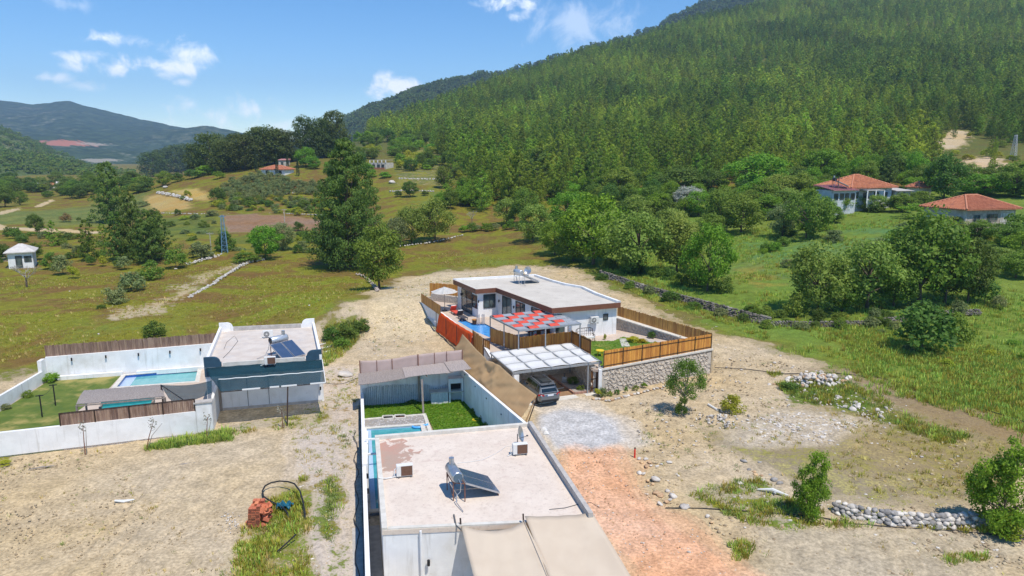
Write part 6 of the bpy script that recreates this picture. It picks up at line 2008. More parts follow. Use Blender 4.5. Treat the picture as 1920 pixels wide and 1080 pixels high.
T('bare', 'bare grey tree in front of the white hut', 50, 537, 50, 58, 0)
T('bush_dark', 'dark bush at the left edge behind the white hut', 12, 488, 38, 40, 1)
T('bush_mid', 'low green bush up the slope behind the white hut', 27, 447, 22, 28, 0)
T('bush_dark', 'dark bush between dirt road and white hut', 44, 457, 24, 24, 2)
T('bush_mid', 'green bush at the right corner of the white hut', 97, 502, 36, 34, 1)
T('bush_olive', 'grey-green bush right of the white hut', 118, 511, 40, 38, 0)
T('round_mid', 'small leafy tree covering the front of the white hut', 66, 488, 32, 26, 1)
T('bush_yellow', 'yellowish bush below the grey-green one near the hut', 137, 519, 26, 24, 0)
T('bush_yellow', 'small round bush below the left pine clump', 193, 496, 20, 18, 1)
T('bush_dark', 'lowest small bush of the diagonal shrub row on the meadow', 190, 581, 12, 18, 0)
T('bush_olive', 'large grey-green bush at the bottom of the diagonal shrub row', 217, 571, 42, 46, 1)
T('bush_olive', 'second grey-green bush from the bottom of the diagonal shrub row', 248, 546, 46, 58, 2)
T('bush_mid', 'green bush in the middle of the diagonal shrub row', 281, 524, 44, 48, 2)
T('bush_olive', 'pale bush behind the middle of the diagonal shrub row', 234, 502, 26, 30, 0)
T('bush_mid', 'bushy shrub below the pine clump on the diagonal row', 330, 500, 40, 48, 0)
T('bush_olive', 'silvery bush left of the blue lattice pylon', 378, 483, 36, 52, 1)
T('bush_mid', 'green bush wrapping the foot of the blue lattice pylon', 426, 473, 50, 42, 2)
T('bush_mid', 'leafy hedge bush at the top of the long white stone row', 462, 491, 22, 56, 1)
T('tall_bright', 'bright green tree right of the blue lattice pylon', 498, 486, 64, 58, 0)
T('round_olive', 'grey olive-like tree behind the bright green tree', 531, 470, 52, 42, 0)
T('bush_dark', 'dark round bush at the right of the ploughed field', 560, 433, 22, 22, 1)
T('bush_mid', 'bush left of the big pine trunk', 583, 457, 30, 36, 0)
T('bush_dark', 'small dark bush below the ploughed field', 558, 474, 20, 22, 2)
T('bush_dark', 'dark rounded bush behind the brown paling fence', 290, 631, 34, 46, 1)
T('round_mid', 'round tree on the far side of the wheat field', 307, 349, 27, 27, 0)
T('bush_dark', 'dark bush right of the wheat field', 408, 377, 32, 30, 0)
T('bush_yellow', 'thin yellow-green bush above the wheat field stones', 352, 369, 16, 14, 0)
T('bush_dark', 'small round bush below the wheat field', 333, 403, 14, 15, 2)
T('bush_mid', 'small bush beside the white stones of the wheat field', 343, 374, 9, 12, 1)
for k, (x, y, h, w) in enumerate(((360, 334, 20, 34), (385, 328, 22, 40), (275, 346, 20, 30), (258, 350, 24, 26), (333, 340, 20, 26), (412, 334, 16, 28))):
 T('bush_bright' if k % 2 else 'bush_dark', 'rounded bush along the foot of the old pines on the ridge', x, y, h, w, k % 3, 'bushes under the old pines')
for k, (x, y, h, w) in enumerate(((38, 384, 24, 26), (10, 388, 40, 34), (-20, 390, 36, 36), (135, 372, 30, 32), (150, 372, 26, 30), (165, 366, 24, 28), (172, 352, 22, 30), (120, 366, 24, 30), (190, 358, 24, 34), (90, 372, 14, 20), (25, 368, 24, 28), (60, 362, 20, 26), (205, 350, 20, 30))):
 T('round_dark' if k % 3 else 'round_mid', 'dark tree in the distant row along the left valley', x, y, h, w, k % 2, 'trees along the left valley')
# ---- the old pines on the ridge
OP = [(288, 331, 46, 44, 'leftmost old pine on the ridge'), (331, 327, 54, 50, 'second old pine from the left on the ridge'), (374, 322, 52, 44, 'third old pine from the left on the ridge'),
      (398, 322, 72, 58, 'broad old pine above the wheat fields on the ridge'), (424, 322, 60, 46, 'old pine with a pale bare trunk on the ridge'), (460, 318, 66, 54, 'old pine left of the cypresses on the ridge'),
      (500, 310, 72, 60, 'broad old pine behind the red-roofed house'), (530, 304, 60, 40, 'old pine right of the broad one behind the red-roofed house')]
for k, (x, y, h, w, l) in enumerate(OP): T('pine_old', l, x, y, h, w * 1.25, k % 3)
T('pine_tall', 'tall old pine with a bare trunk standing out against the sky', 571, 290, 72, 44, 0)
T('pine_old', 'old pine between the bare-trunked pine and the tallest pair', 600, 288, 66, 46, 1)
T('pine_old', 'largest old pine at the right end of the ridge row', 628, 286, 78, 56, 2)
for x, y, h, l in ((481, 324, 42, 'cypress left of the red-roofed house'), (520, 331, 40, 'cypress in front of the red-roofed house'), (540, 324, 36, 'cypress at the right corner of the red-roofed house'), (559, 331, 34, 'rightmost cypress near the red-roofed house'), (492, 316, 18, 'shortest cypress behind the red-roofed house')):
 T('cypress', l, x, y, h, 8, 0)
T('round_bright', 'bright round tree above the rightmost cypress', 574, 313, 36, 36, 0)
T('round_mid', 'round tree on the slope below the largest old pine', 601, 291, 22, 22, 1)
T('round_dark', 'small dark tree on the slope above the big pine', 615, 302, 18, 22, 0)
T('round_mid', 'leafy tree behind the rightmost cypress', 545, 308, 22, 30, 0)
T('round_bright', 'leafy tree right of the bright round tree on the ridge', 588, 317, 22, 24, 1)
# olive grove
_gr = [(412, 362), (430, 340), (470, 328), (500, 326), (560, 340), (612, 346), (612, 366), (560, 364), (500, 372), (440, 376)]
rs_ = random.Random(11); cnt = 0
for j in range(11):
 for i in range(19):
  x = 412 + i * 13 + rs_.uniform(-4, 4) + (j % 2) * 5; y = 328 + j * 5.6 + rs_.uniform(-1.5, 1.5)
  if inpoly(np.array([x]), np.array([y]), _gr)[0]:
   T('bush_olive', 'grey-green olive tree in the terraced grove below the ridge', x, y + 3, rs_.uniform(12, 16), rs_.uniform(14, 19), cnt % 3, 'olive trees of the grove', 'olive_tree', 'olive tree'); cnt += 1
# scrub between the grove and the ploughed field
for k in range(46):
 x, y = rs_.uniform(400, 612), rs_.uniform(370, 404)
 if y > 398 and x < 430: continue
 T(('bush_mid', 'bush_dark', 'bush_yellow', 'bush_olive')[k % 4], 'small shrub on the stony terraces above the ploughed field', x, y, rs_.uniform(9, 19), rs_.uniform(12, 25), k % 3, 'shrubs above the ploughed field', 'shrub', 'shrub')
# ---- the big pine group
T('pine_big', 'great dark pine rising in the middle of the meadow', 655, 503, 226, 150, 0)
T('pine_mid', 'lower pine joined to the right side of the great pine', 690, 478, 130, 80, 1)
T('pine_mid', 'low pine skirt at the left foot of the great pine', 620, 500, 100, 78, 2)
T('round_mid', 'green leafy tree in front of the great pine', 711, 541, 112, 86, 1)
T('round_light', 'olive-green tree right of the great pine', 772, 455, 66, 52, 0)
T('round_light', 'wide olive-green tree at the far edge of the meadow', 816, 452, 74, 64, 1)
T('round_olive', 'smaller tree between the great pine and the olive-green pair', 745, 460, 52, 40, 0)
T('round_dark', 'dark round tree on the pale terrace right of the great pine', 769, 369, 29, 27, 1)
T('bush_dark', 'small bush left of the dark round tree on the terrace', 746, 369, 15, 18, 0)
T('bush_dark', 'small bush right of the dark round tree on the terrace', 797, 366, 11, 16, 1)
T('bare', 'grey leafless tree at the forest edge behind the villa', 885, 418, 28, 24, 0)
for k in range(9):
 T(('bush_bright', 'bush_mid', 'bush_olive')[k % 3], 'low shrub along the far edge of the meadow', 868 + k * 13 + rs_.uniform(-4, 4), 434 - k * .6 + rs_.uniform(-2, 2), rs_.uniform(12, 24), rs_.uniform(14, 24), k % 3, 'shrubs along the far meadow edge')
rs2 = random.Random(5)
for k in range(105):
 x, y = rs2.uniform(690, 865), rs2.uniform(250, 338)
 if 690 < x < 735 and 296 < y < 326: continue
 if 735 < x < 830 and 322 < y: continue
 T(('bush_bright', 'round_mid', 'bush_yellow', 'round_dark', 'bush_bright')[k % 5], 'leafy shrub on the scrubby slope left of the pine forest', x, y, rs2.uniform(13, 27), rs2.uniform(16, 30), k % 2, 'shrubs left of the forest', 'shrub', 'shrub')
for k in range(16):
 T(('round_mid', 'pine_young', 'round_bright')[k % 3], 'tree on the slope between the great pine and the forest', rs2.uniform(826, 900), rs2.uniform(345, 408), rs2.uniform(28, 48), rs2.uniform(26, 44), k % 2, 'trees between great pine and forest')
# ---- broadleaf belt below the forest, right of centre
L_ = [('tall_light', 'olive-green tree at the left end of the leafy belt', 1000, 456, 76, 62, 0),
 ('round_bright', 'bright bushy tree at the field corner left of the largest tree', 1040, 480, 62, 56, 0),
 ('round_bright', 'largest bright green tree of the leafy belt behind the villa', 1112, 498, 128, 116, 1),
 ('round_mid', 'low dark leafy tree under the largest bright tree', 1075, 492, 52, 58, 1),
 ('round_light', 'pale olive tree above the start of the old stone wall', 1196, 516, 114, 112, 0),
 ('round_light', 'tree with grey twigs in the middle of the old stone wall', 1268, 516, 106, 92, 1),
 ('tall_bright', 'bright narrow tree standing on the old stone wall', 1326, 548, 124, 82, 1),
 ('round_wh' if False else 'round_white', 'whitish flowering tree in the leafy belt', 1290, 391, 40, 54, 0),
 ('round_mid', 'leafy tree right of the whitish flowering tree', 1348, 430, 70, 58, 0),
 ('round_mid', 'wide leafy tree in the upper lush field', 1389, 438, 70, 74, 1),
 ('round_olive', 'grey-green fig tree in the upper lush field', 1467, 446, 66, 50, 1),
 ('tall_mid', 'tree with visible trunk below the pink-roofed house', 1511, 449, 90, 78, 0),
 ('round_bright', 'bright wide tree left of the pink-roofed house', 1418, 362, 72, 104, 0),
 ('round_dark', 'dark green tree at the foot of the forest slope', 1270, 366, 54, 82, 1),
 ('round_mid', 'leafy tree behind the largest bright tree', 1160, 372, 56, 64, 0),
 ('round_dark', 'dark leafy tree behind the whitish flowering tree', 1333, 362, 42, 52, 0),
 ('round_bright', 'bright tree in front of the whitish flowering tree', 1234, 414, 50, 52, 1),
 ('round_light', 'light green tree behind the pale olive tree', 1195, 420, 50, 56, 1),
 ('pine_mid', 'layered dark pine at the lower forest edge', 1007, 362, 80, 66, 3),
 ('pine_mid', 'broad pine at the lower forest edge right of the layered one', 1110, 356, 66, 80, 1),
 ('round_bright', 'bright leafy tree between layered pine and largest tree', 1062, 420, 60, 60, 0),
 ('tall_mid', 'leafy tree left of the lattice post at the forest edge', 985, 420, 66, 52, 1),
 ('round_light', 'pale tree in the gap below the forest edge', 950, 420, 46, 50, 0),
 ('round_light', 'olive tree with white bare branches on the lower wall', 1531, 586, 122, 104, 1),
 ('round_light', 'wide olive tree on the lower wall', 1625, 579, 122, 124, 0),
 ('round_mid', 'largest dark leafy tree below the stone house', 1722, 566, 162, 142, 1),
 ('round_dark', 'dark fig tree right of the largest tree below the stone house', 1815, 566, 116, 78, 1),
 ('bush_dark', 'big dark spreading bush in front of the lower wall', 1728, 660, 112, 124, 0),
 ('bush_mid', 'spreading bush right of the big dark one', 1788, 640, 66, 60, 1),
 ('flatbush_bright', 'flat vine arbour beside the stone house', 1728, 412, 34, 90, 0),
 ('bush_mid', 'bush at the right edge below the stone house', 1900, 446, 56, 66, 2),
 ('bush_olive', 'grey bush in the lush field below the vine arbour', 1563, 456, 30, 40, 0),
 ('bush_mid', 'small bush in front of the stone house door', 1818, 424, 24, 46, 1),
 ('round_dark', 'dark round tree between the two red-roofed houses', 1769, 376, 84, 68, 0),
 ('round_bright', 'leafy hedge tree above the stone house roof', 1845, 368, 40, 84, 1),
 ('round_mid', 'tree at the right edge above the stone house', 1902, 372, 66, 66, 0),
 ('round_bright', 'small bright tree right of the utility pole', 1580, 402, 36, 28, 0),
 ('tall_bright', 'bright tree behind the left end of the pink-roofed house', 1540, 345, 66, 72, 0),
 ('flatbush_mid', 'green vine in front of the red-roofed house porch', 1656, 388, 26, 58, 0),
 ('round_bright', 'bright bush right of the red-roofed house porch', 1722, 386, 26, 28, 1),
 ('bush_yellow', 'yellowish bush at the foot of the pink-roofed house', 1632, 392, 14, 26, 1)]
for a in L_: T(*a)
for k in range(84):
 x = rs2.uniform(1030, 1560); y = rs2.uniform(362, 425) - (x - 1060) * .05
 T(('round_bright', 'round_mid', 'bush_bright', 'round_dark')[k % 4], 'leafy tree in the green belt along the forest foot', x, y, rs2.uniform(26, 48), rs2.uniform(28, 54), k % 2, 'leafy trees along the forest foot')
for k in range(14):
 x = rs2.uniform(1380, 1900)
 T(('bush_dark', 'bush_mid', 'bush_olive')[k % 3], 'weedy bush growing along the old stone wall', x, np.interp(x, [1380, 1500, 1620, 1900], [583, 606, 600, 578]) + rs2.uniform(-4, 6), rs2.uniform(16, 34), rs2.uniform(20, 36), k % 3, 'bushes along the old stone wall')
for k in range(9):
 x = 1150 + k * 26
 T(('bush_dark', 'bush_mid')[k % 2], 'dark undergrowth bush behind the old stone wall', x + rs2.uniform(-8, 8), 506 + (x - 1130) * .21 + rs2.uniform(-8, 0), rs2.uniform(24, 40), rs2.uniform(30, 46), k % 3, 'undergrowth behind the old stone wall')
for k, (x, y, h, w) in enumerate(((1815, 300, 14, 22), (1850, 292, 16, 24), (1870, 294, 12, 20), (1895, 300, 12, 18), (1835, 325, 8, 14), (1745, 300, 12, 18))):
 T('bush_yellow', 'yellow-green scrub bush on the bare hillside cut', x, y, h, w, k % 3, 'scrub on the hillside cut')
# ---- around the near plots
T('detail_mid', 'young leafy tree with forked trunk in front of the stone wall', 1283, 776, 106, 74, 0)
T('bush_mid', 'dark green shoots at the foot of the forked young tree', 1278, 777, 40, 26, 2)
T('bush_yellow', 'round green bush with a brown middle on the bare soil', 1373, 773, 42, 46, 2)
T('bush_dark', 'small weed clump left of the rubble heap', 1480, 731, 18, 44, 1)
T('densebush_bright', 'leafy green sapling tree at the left end of the low stone wall', 1521, 968, 124, 88, 0)
T('densebush_bright', 'leafy green tree at the right end of the low stone wall', 1876, 992, 172, 150, 1)
T('bush_yellow', 'grassy bush under the right leafy tree', 1905, 1010, 56, 80, 0)
for k, (x, y, h, w, l) in enumerate(((622, 640, 32, 40, 'dark bush at the left end of the bank behind the left house'), (650, 636, 36, 46, 'tallest dark bush on the bank behind the left house'), (677, 622, 28, 36, 'upper dark bush on the bank right of the left house'), (640, 652, 22, 34, 'low bush at the bottom of the bank right of the left house'))):
 T('bush_dark' if k != 3 else 'bush_mid', l, x, y, h, w, k % 3)
T('bush_gold', 'golden conifer shrub, tallest in the villa garden', 1188, 641, 28, 15, 0, None, None, None, W(1188, 642, ZT), (.72, 1.35))
T('bush_gold', 'small golden shrub in the middle of the villa garden', 1205, 642, 18, 10, 1, None, None, None, W(1205, 643, ZT), (.5, .95))
T('bush_gold', 'small golden shrub nearest the villa fence', 1228, 644, 12, 9, 2, None, None, None, W(1228, 647, ZT), (.45, .6))
T('bush_dark', 'dark green shrub against the garden stone wall', 1224, 637, 18, 14, 0, None, None, None, W(1222, 634, ZT), (.8, .9))
T('bush_yellow', 'yellow-green plant at the left end of the villa gravel bed', 1133, 640, 8, 12, 1, None, None, None, W(1134, 637, ZT), (.7, .4))
T('bush_dark', 'tall green plant in the carport planting bed', 1074, 722, 20, 14, 1, None, None, None, W(1074, 719, .12), (.75, 1.15))
T('bush_mid', 'smaller plant in the carport planting bed', 1089, 731, 14, 10, 2, None, None, None, W(1089, 730, .12), (.45, .75))
T('bush_yellow', 'yellow spiky plant at the foot of the gate pier', 1121, 742, 16, 14, 0, None, None, None, W(1122, 743, .02), (.8, .85))
for k, (x, y, w, h, kd) in enumerate(((1130, 746, .9, .8, 'olive'), (1143, 744, .5, .5, 'mid'), (1157, 741, .5, .55, 'dark'), (1174, 738, .7, .35, 'mid'), (1192, 733, .5, .6, 'mid'), (1208, 728, .5, .6, 'bright'), (1233, 718, .4, .4, 'mid'), (1250, 713, .5, .4, 'olive'))):
 T('bush_' + kd, 'small plant in the bed along the pale stone wall', x, y, 1, 1, k % 3, 'plants along the pale stone wall', 'plant', 'plant', G(x, y - 2), (w, h))
T('bush_light' if False else 'bush_bright', 'young fruit tree in the corner of the left lawn', 96, 716, 28, 20, 0, None, None, None, W(97, 716, 0), (1.0, 1.5))
T('bush_mid', 'small sapling along the left lawn wall', 52, 743, 16, 14, 1, None, None, None, W(52, 745, 0), (.7, .9))
T('bush_olive', 'thin sapling at the left end of the left lawn', 10, 768, 20, 12, 2, None, None, None, W(10, 768, 0), (.6, .9))
T('bush_mid', 'climbing plant against the whitewashed reeds', 770, 742, 20, 8, 2, None, None, None, lerp(xy(YA_bl), xy(YA_br), .49) + Vector((0, -.25, 0)), (.4, 1.2))
for k, (x, y, h, w) in enumerate(((892, 775, .9, .5), (905, 790, .5, .6), (916, 802, .9, .5))):
 T('bush_mid', 'weed growing at the foot of the long yard wall', x, y, 1, 1, k, 'weeds at the yard wall foot', 'plant', 'plant', W(x - 2, y, 0), (w, h))
T('bush_yellow', 'green and yellow weed clump under the front wall at the left edge', 10, 872, 12, 26, 1)
for k in range(34):
 x = rs2.uniform(1690, 1925) if k % 3 else rs2.uniform(1470, 1560); y = rs2.uniform(338, 372) if x > 1600 else rs2.uniform(340, 366)
 if 1735 < x < 1900 and y > 366: continue
 T(('round_bright', 'round_mid', 'bush_bright', 'round_dark')[k % 4], 'leafy tree in the hedges behind the red-roofed houses', x, y, rs2.uniform(24, 44), rs2.uniform(30, 56), k % 2, 'leafy trees behind the houses')
for k in range(20):
 T(('bush_mid', 'bush_bright', 'bush_olive')[k % 3], 'weedy bush in the upper lush field below the houses', rs2.uniform(1400, 1900), rs2.uniform(425, 500), rs2.uniform(12, 26), rs2.uniform(18, 40), k % 3, 'bushes in the lush field')
for k in range(150):
 x, y = rs2.uniform(255, 620), rs2.uniform(372, 482)
 if inpoly(np.array([x]), np.array([y]), [(412,399),(612,403),(604,434),(418,446)])[0] or inpoly(np.array([x]), np.array([y]), [(268,360),(395,350),(398,400),(270,404)])[0]: continue
 if 250 < x < 420 and 404 < y < 440 and k % 4: continue
 T(('bush_mid', 'bush_olive', 'bush_dark', 'bush_yellow', 'bush_olive')[k % 5], 'scrub bush on the terraces between the pine clump and the great pine', x, y, rs2.uniform(8, 20), rs2.uniform(12, 28), k % 3, 'scrub on the middle terraces', 'shrub', 'shrub')
for k in range(64):
 x, y = rs2.uniform(-10, 275), rs2.uniform(344, 366)
 T(('round_mid', 'round_dark', 'bush_mid', 'bush_dark')[k % 4], 'leafy tree in the wooded strip across the far left valley', x, y, rs2.uniform(12, 26), rs2.uniform(16, 36), k % 2, 'far valley trees')
for k in range(40):
 x, y = rs2.uniform(-10, 260), rs2.uniform(440, 500)
 if 0 < x < 90 and y > 455: continue
 T(('bush_mid', 'bush_olive', 'bush_dark')[k % 3], 'scrub bush between dirt road and left meadow', x, y, rs2.uniform(8, 22), rs2.uniform(12, 30), k % 3, 'scrub along the dirt road')
for k in range(26):
 x, y = rs2.uniform(610, 700), rs2.uniform(262, 372)
 T(('round_mid', 'bush_bright', 'round_dark', 'bush_olive')[k % 4], 'leafy tree on the slope right of the old pines', x, y, rs2.uniform(16, 30), rs2.uniform(18, 34), k % 2, 'trees right of the old pines')
for k in range(16):
 x = 1130 + k * 45 + rs2.uniform(-14, 14)
 T(('bush_dark', 'bush_mid', 'bush_olive')[k % 3], 'bush growing over the dark dry-stone wall', x, np.interp(x, [1120, 1270, 1440, 1620, 1840], [520, 568, 613, 613, 592]) + 3, rs2.uniform(14, 26), rs2.uniform(18, 40), k % 3, 'bushes over the dry-stone wall')
for k in range(22):
 x, y = rs2.uniform(1745, 1915), rs2.uniform(250, 345)
 T(('bush_yellow', 'bush_mid', 'pine_young')[k % 3], 'scrub growing round the bare hillside cuts', x, y, (34 if k % 3 == 2 else rs2.uniform(8, 16)), rs2.uniform(12, 24), k % 3, 'scrub round the hillside cuts')
T('round_mid', 'leafy tree filling the gap left of the largest tree on the lower wall', 1676, 574, 92, 84, 1)
T('round_dark', 'dark leafy tree between the largest tree and the fig tree', 1772, 566, 104, 80, 0)
T('tall_mid', 'low olive-green tree behind the white bare branches on the lower wall', 1578, 584, 72, 64, 1)
T('bush_dark', 'dark undergrowth right of the fig tree on the lower wall', 1846, 566, 50, 60, 0)
T('bush_mid', 'tall weeds clump left of the trees on the lower wall', 1488, 592, 52, 50, 2)
for k in range(34):
 x, y = rs2.uniform(1440, 1920), rs2.uniform(470, 690)
 if y > 612 and x < 1560 + (y - 612) * 2.2: continue
 T(('bush_mid', 'bush_olive', 'bush_bright', 'bush_yellow')[k % 4], 'tall weed clump in the lush field', x, y, rs2.uniform(9, 20), rs2.uniform(16, 34), k % 3, 'weed clumps in the lush field', 'weed_clump', 'weeds')
for k, (x, y, h, w) in enumerate(((305, 326, 46, 44), (350, 320, 50, 44), (412, 314, 60, 50), (445, 310, 60, 50), (480, 304, 62, 54), (515, 300, 58, 50), (548, 298, 52, 44), (585, 290, 56, 46), (612, 284, 58, 46))):
 T('pine_old', 'dark old pine in the second row on the ridge', x, y, h, w, k % 3, 'second row of old pines')
for k in range(26):
 x = rs2.uniform(1480, 1730); y = rs2.uniform(330, 352) if x < 1690 else rs2.uniform(322, 345)
 T(('round_mid', 'pine_mid', 'round_bright', 'pine_mid')[k % 4], 'tall tree on the slope behind the red-roofed houses', x, y, rs2.uniform(34, 56), rs2.uniform(30, 48), k % 2, 'tall trees behind the houses')
for k, (x, y, h, w) in enumerate(((1515, 398, 26, 40), (1545, 404, 24, 36), (1600, 402, 22, 40), (1680, 398, 26, 40), (1706, 402, 24, 38), (1760, 424, 22, 38), (1795, 432, 26, 46), (1850, 432, 24, 42), (1640, 408, 18, 40))):
 T(('bush_bright', 'bush_mid', 'bush_dark')[k % 3], 'garden shrub in front of the red-roofed houses', x, y - 9, h * 1.45, w * 1.15, k % 3, 'garden shrubs at the red-roofed houses', 'shrub', 'shrub')
for k, (x, y, h, w) in enumerate(((1400, 402, 44, 52), (1440, 408, 40, 50), (1475, 400, 46, 54), (1500, 416, 38, 46), (1535, 410, 44, 50), (1425, 384, 46, 60), (1462, 378, 50, 60), (1500, 374, 48, 56), (1560, 418, 30, 40), (1604, 396, 30, 36), (1642, 398, 32, 44), (1690, 400, 36, 48), (1722, 394, 34, 44), (1748, 436, 30, 46), (1782, 440, 34, 48), (1838, 448, 34, 52), (1886, 462, 44, 60), (1915, 486, 48, 62), (1868, 500, 36, 52), (1905, 520, 46, 60), (1360, 400, 46, 52), (1310, 404, 44, 52), (1255, 440, 48, 56), (1330, 446, 44, 52))):
 T(('round_mid', 'round_bright', 'round_light', 'round_mid')[k % 4], 'leafy orchard tree around the red-roofed houses and the upper lush field', x, y, h, w, k % 2, 'orchard trees round the red-roofed houses')
# ================================================================ the pine forest on the hill
FOREST_PX = [(662, 246), (690, 250), (760, 262), (842, 300), (866, 352), (905, 398), (960, 402), (1040, 388), (1140, 368), (1300, 362), (1450, 350), (1560, 342), (1690, 346), (1745, 318), (1756, 262), (1800, 244), (1850, 262), (1925, 272), (2250, 280), (2250, -500), (1000, -500), (640, 150)]
def gn_scatter(name, pts, rot, scl, idx, meshes, mats_note=None, kind='stuff'):
 """ONE object: the meshes instanced on points"""
 n = len(pts)
 me = bpy.data.meshes.new(name)
 me.vertices.add(n); me.vertices.foreach_set('co', np.asarray(pts, np.float32).ravel())
 a = me.attributes.new('rot', 'FLOAT_VECTOR', 'POINT'); a.data.foreach_set('vector', np.stack([np.zeros(n), np.zeros(n), rot], 1).astype(np.float32).ravel())
 a = me.attributes.new('scl', 'FLOAT_VECTOR', 'POINT'); a.data.foreach_set('vector', np.asarray(scl, np.float32).ravel())
 a = me.attributes.new('idx', 'INT', 'POINT'); a.data.foreach_set('value', np.asarray(idx, np.int32))
 o = link(name, me)
 tag(o, kind=kind)
 g = bpy.data.node_groups.new(name + '_nodes', 'GeometryNodeTree')
 g.interface.new_socket('Geometry', in_out='INPUT', socket_type='NodeSocketGeometry')
 g.interface.new_socket('Geometry', in_out='OUTPUT', socket_type='NodeSocketGeometry')
 N, L = g.nodes.new, g.links.new
 gi, go = N('NodeGroupInput'), N('NodeGroupOutput')
 jn = N('GeometryNodeJoinGeometry')
 ar = N('GeometryNodeInputNamedAttribute'); ar.data_type = 'FLOAT_VECTOR'; ar.inputs[0].default_value = 'rot'
 as_ = N('GeometryNodeInputNamedAttribute'); as_.data_type = 'FLOAT_VECTOR'; as_.inputs[0].default_value = 'scl'
 ai = N('GeometryNodeInputNamedAttribute'); ai.data_type = 'INT'; ai.inputs[0].default_value = 'idx'
 for k, m in enumerate(meshes):
  src = bpy.data.objects.new(m.name + '_source', m)
  oi = N('GeometryNodeObjectInfo'); oi.inputs['Object'].default_value = src
  oi.inputs['As Instance'].default_value = True
  ip = N('GeometryNodeInstanceOnPoints')
  cm = N('FunctionNodeCompare'); cm.data_type = 'INT'; cm.operation = 'EQUAL'
  L(ai.outputs[0], cm.inputs[2]); cm.inputs[3].default_value = k
  L(gi.outputs[0], ip.inputs['Points']); L(cm.outputs[0], ip.inputs['Selection'])
  L(oi.outputs['Geometry'], ip.inputs['Instance'])
  er = N('FunctionNodeEulerToRotation'); L(ar.outputs[0], er.inputs[0]); L(er.outputs[0], ip.inputs['Rotation'])
  L(as_.outputs[0], ip.inputs['Scale'])
  L(ip.outputs[0], jn.inputs[0])
 L(jn.outputs[0], go.inputs[0])
 md = o.modifiers.new('scatter', 'NODES'); md.node_group = g
 return o
def to_px(x, y, z):
 zc = y * CP - (z - CAM_Z) * SP
 up_ = y * SP + (z - CAM_Z) * CP
 return 960 + FPX * x / zc, 540 - FPX * up_ / zc, zc
def forest():
 rs = np.random.RandomState(21)
 st = 4.9
 gx, gy = np.meshgrid(np.arange(-330, 950, st), np.arange(150, 1150, st))
 x = gx.ravel() + rs.uniform(-.48, .48, gx.size) * st; y = gy.ravel() + rs.uniform(-.48, .48, gx.size) * st
 z = tz(x, y, True)
 px, py, zc = to_px(x, y, z)
 ok = (zc > 100) & inpoly(px, py, FOREST_PX) & (px > 600) & (px < 2200) & (py > -75)
 for cut in ([(1752,264),(1788,242),(1830,246),(1812,278),(1762,284)], [(1800,330),(1800,302),(1850,290),(1912,300),(1905,334),(1850,346),(1815,352)]):
  ok &= ~inpoly(px, py, cut)
 # hidden ground behind the crest: march back towards the camera
 for f in (.97, .93, .88, .8):
  ok &= (CAM_Z + (z + 11 - CAM_Z) * f) > tz(x * f, y * f) - .5
 # thin it in patches and with distance
 dens = .80 + .25 * fbm(x, y, 60, 2, 51)
 dens = np.where(zc > 520, dens * .8, dens)
 dens = np.where((px < 880) & (py > 255) , dens * .45, dens)
 ok &= rs.random(len(x)) < dens
 x, y, z, px, py, zc = [a[ok] for a in (x, y, z, px, py, zc)]
 n = len(x)
 h = (9.6 + 2.6 * rs.normal(size=n) + 2.4 * fbm(x, y, 40, 2, 53)).clip(4.2, 17)
 w = h ** .8 * rs.uniform(.9, 1.32, n)
 order = np.argsort(-h / zc)
 inview = order[(px[order] > 0) & (px[order] < 1920)]
 first = inview[:285]
 vars_ = [lib('pine_young', i) for i in range(5)]
 lab = 'yellow-green pine on the lower slope of the forested hill'
 for k in first:
  o = thing('pine_tree', lab, 'pine tree', (x[k], y[k], z[k] - .1), 'nearest pines of the hillside forest')
  o.rotation_euler = (0, 0, rs.uniform(0, 6.28)); o.scale = (w[k], w[k], h[k])
  c, t = vars_[k % 5]
  link('crown', c, o); link('trunk', t, o)
 rest = np.setdiff1d(np.arange(n), first)
 far = zc[rest] > 430
 meshes = [v[0] for v in vars_] + [lib('pine_far', i)[0] for i in range(4)]
 idx = np.where(far, 5 + rest % 4, rest % 5)
 P_ = np.stack([x[rest], y[rest], z[rest] - .2], 1)
 S_ = np.stack([w[rest] * np.where(far, 1.12, 1), w[rest] * np.where(far, 1.12, 1), h[rest]], 1)
 tag(gn_scatter('pine_forest', P_, rs.uniform(0, 6.28, len(rest)), S_, idx, meshes), 'dense pine forest covering the big hill', 'forest')
 return n
print('forest trees', forest())
# ---------------------------------------------------------------- grass, weeds, clods
def tuft_mesh(seed, mat, n=14, h=1., spread=.5, lean=.45, name='grass_tuft'):
 rs = random.Random(seed); m = MB()
 for k in range(n):
  a = rs.uniform(0, 6.28); r = spread * rs.random() ** .6
  b = Vector((math.cos(a) * r, math.sin(a) * r, 0)); hh = h * rs.uniform(.5, 1.05)
  t = b + Vector((math.cos(a) * lean * rs.random(), math.sin(a) * lean * rs.random(), hh))
  s = Vector((-math.sin(a + rs.uniform(-1, 1)), math.cos(a + rs.uniform(-1, 1)), 0)) * .055
  mid = lerp(b, t, .55) + Vector((0, 0, hh * .08))
  m.add([b - s, b + s, mid + s * .8, t, mid - s * .8], [[0, 1, 2, 4], [4, 2, 3]])
 return m.mesh(name, mat)
gr_lush = leaf_mat('lush_grass', (.20, .27, .045), (.26, .32, .055), (.32, .33, .08), .22, .4, .3, .03)
gr_olv = leaf_mat('meadow_grass', (.20, .20, .025), (.25, .22, .035), (.27, .19, .06), .25, .4, .3, .04)
gr_dry = leaf_mat('dry_grass', (.34, .28, .10), (.42, .34, .14), None, .2, .4, .3, .02)
gr_weed = leaf_mat('weed_leaves', (.10, .14, .035), (.15, .19, .05), (.2, .2, .08), .22, .5, .25, .03)
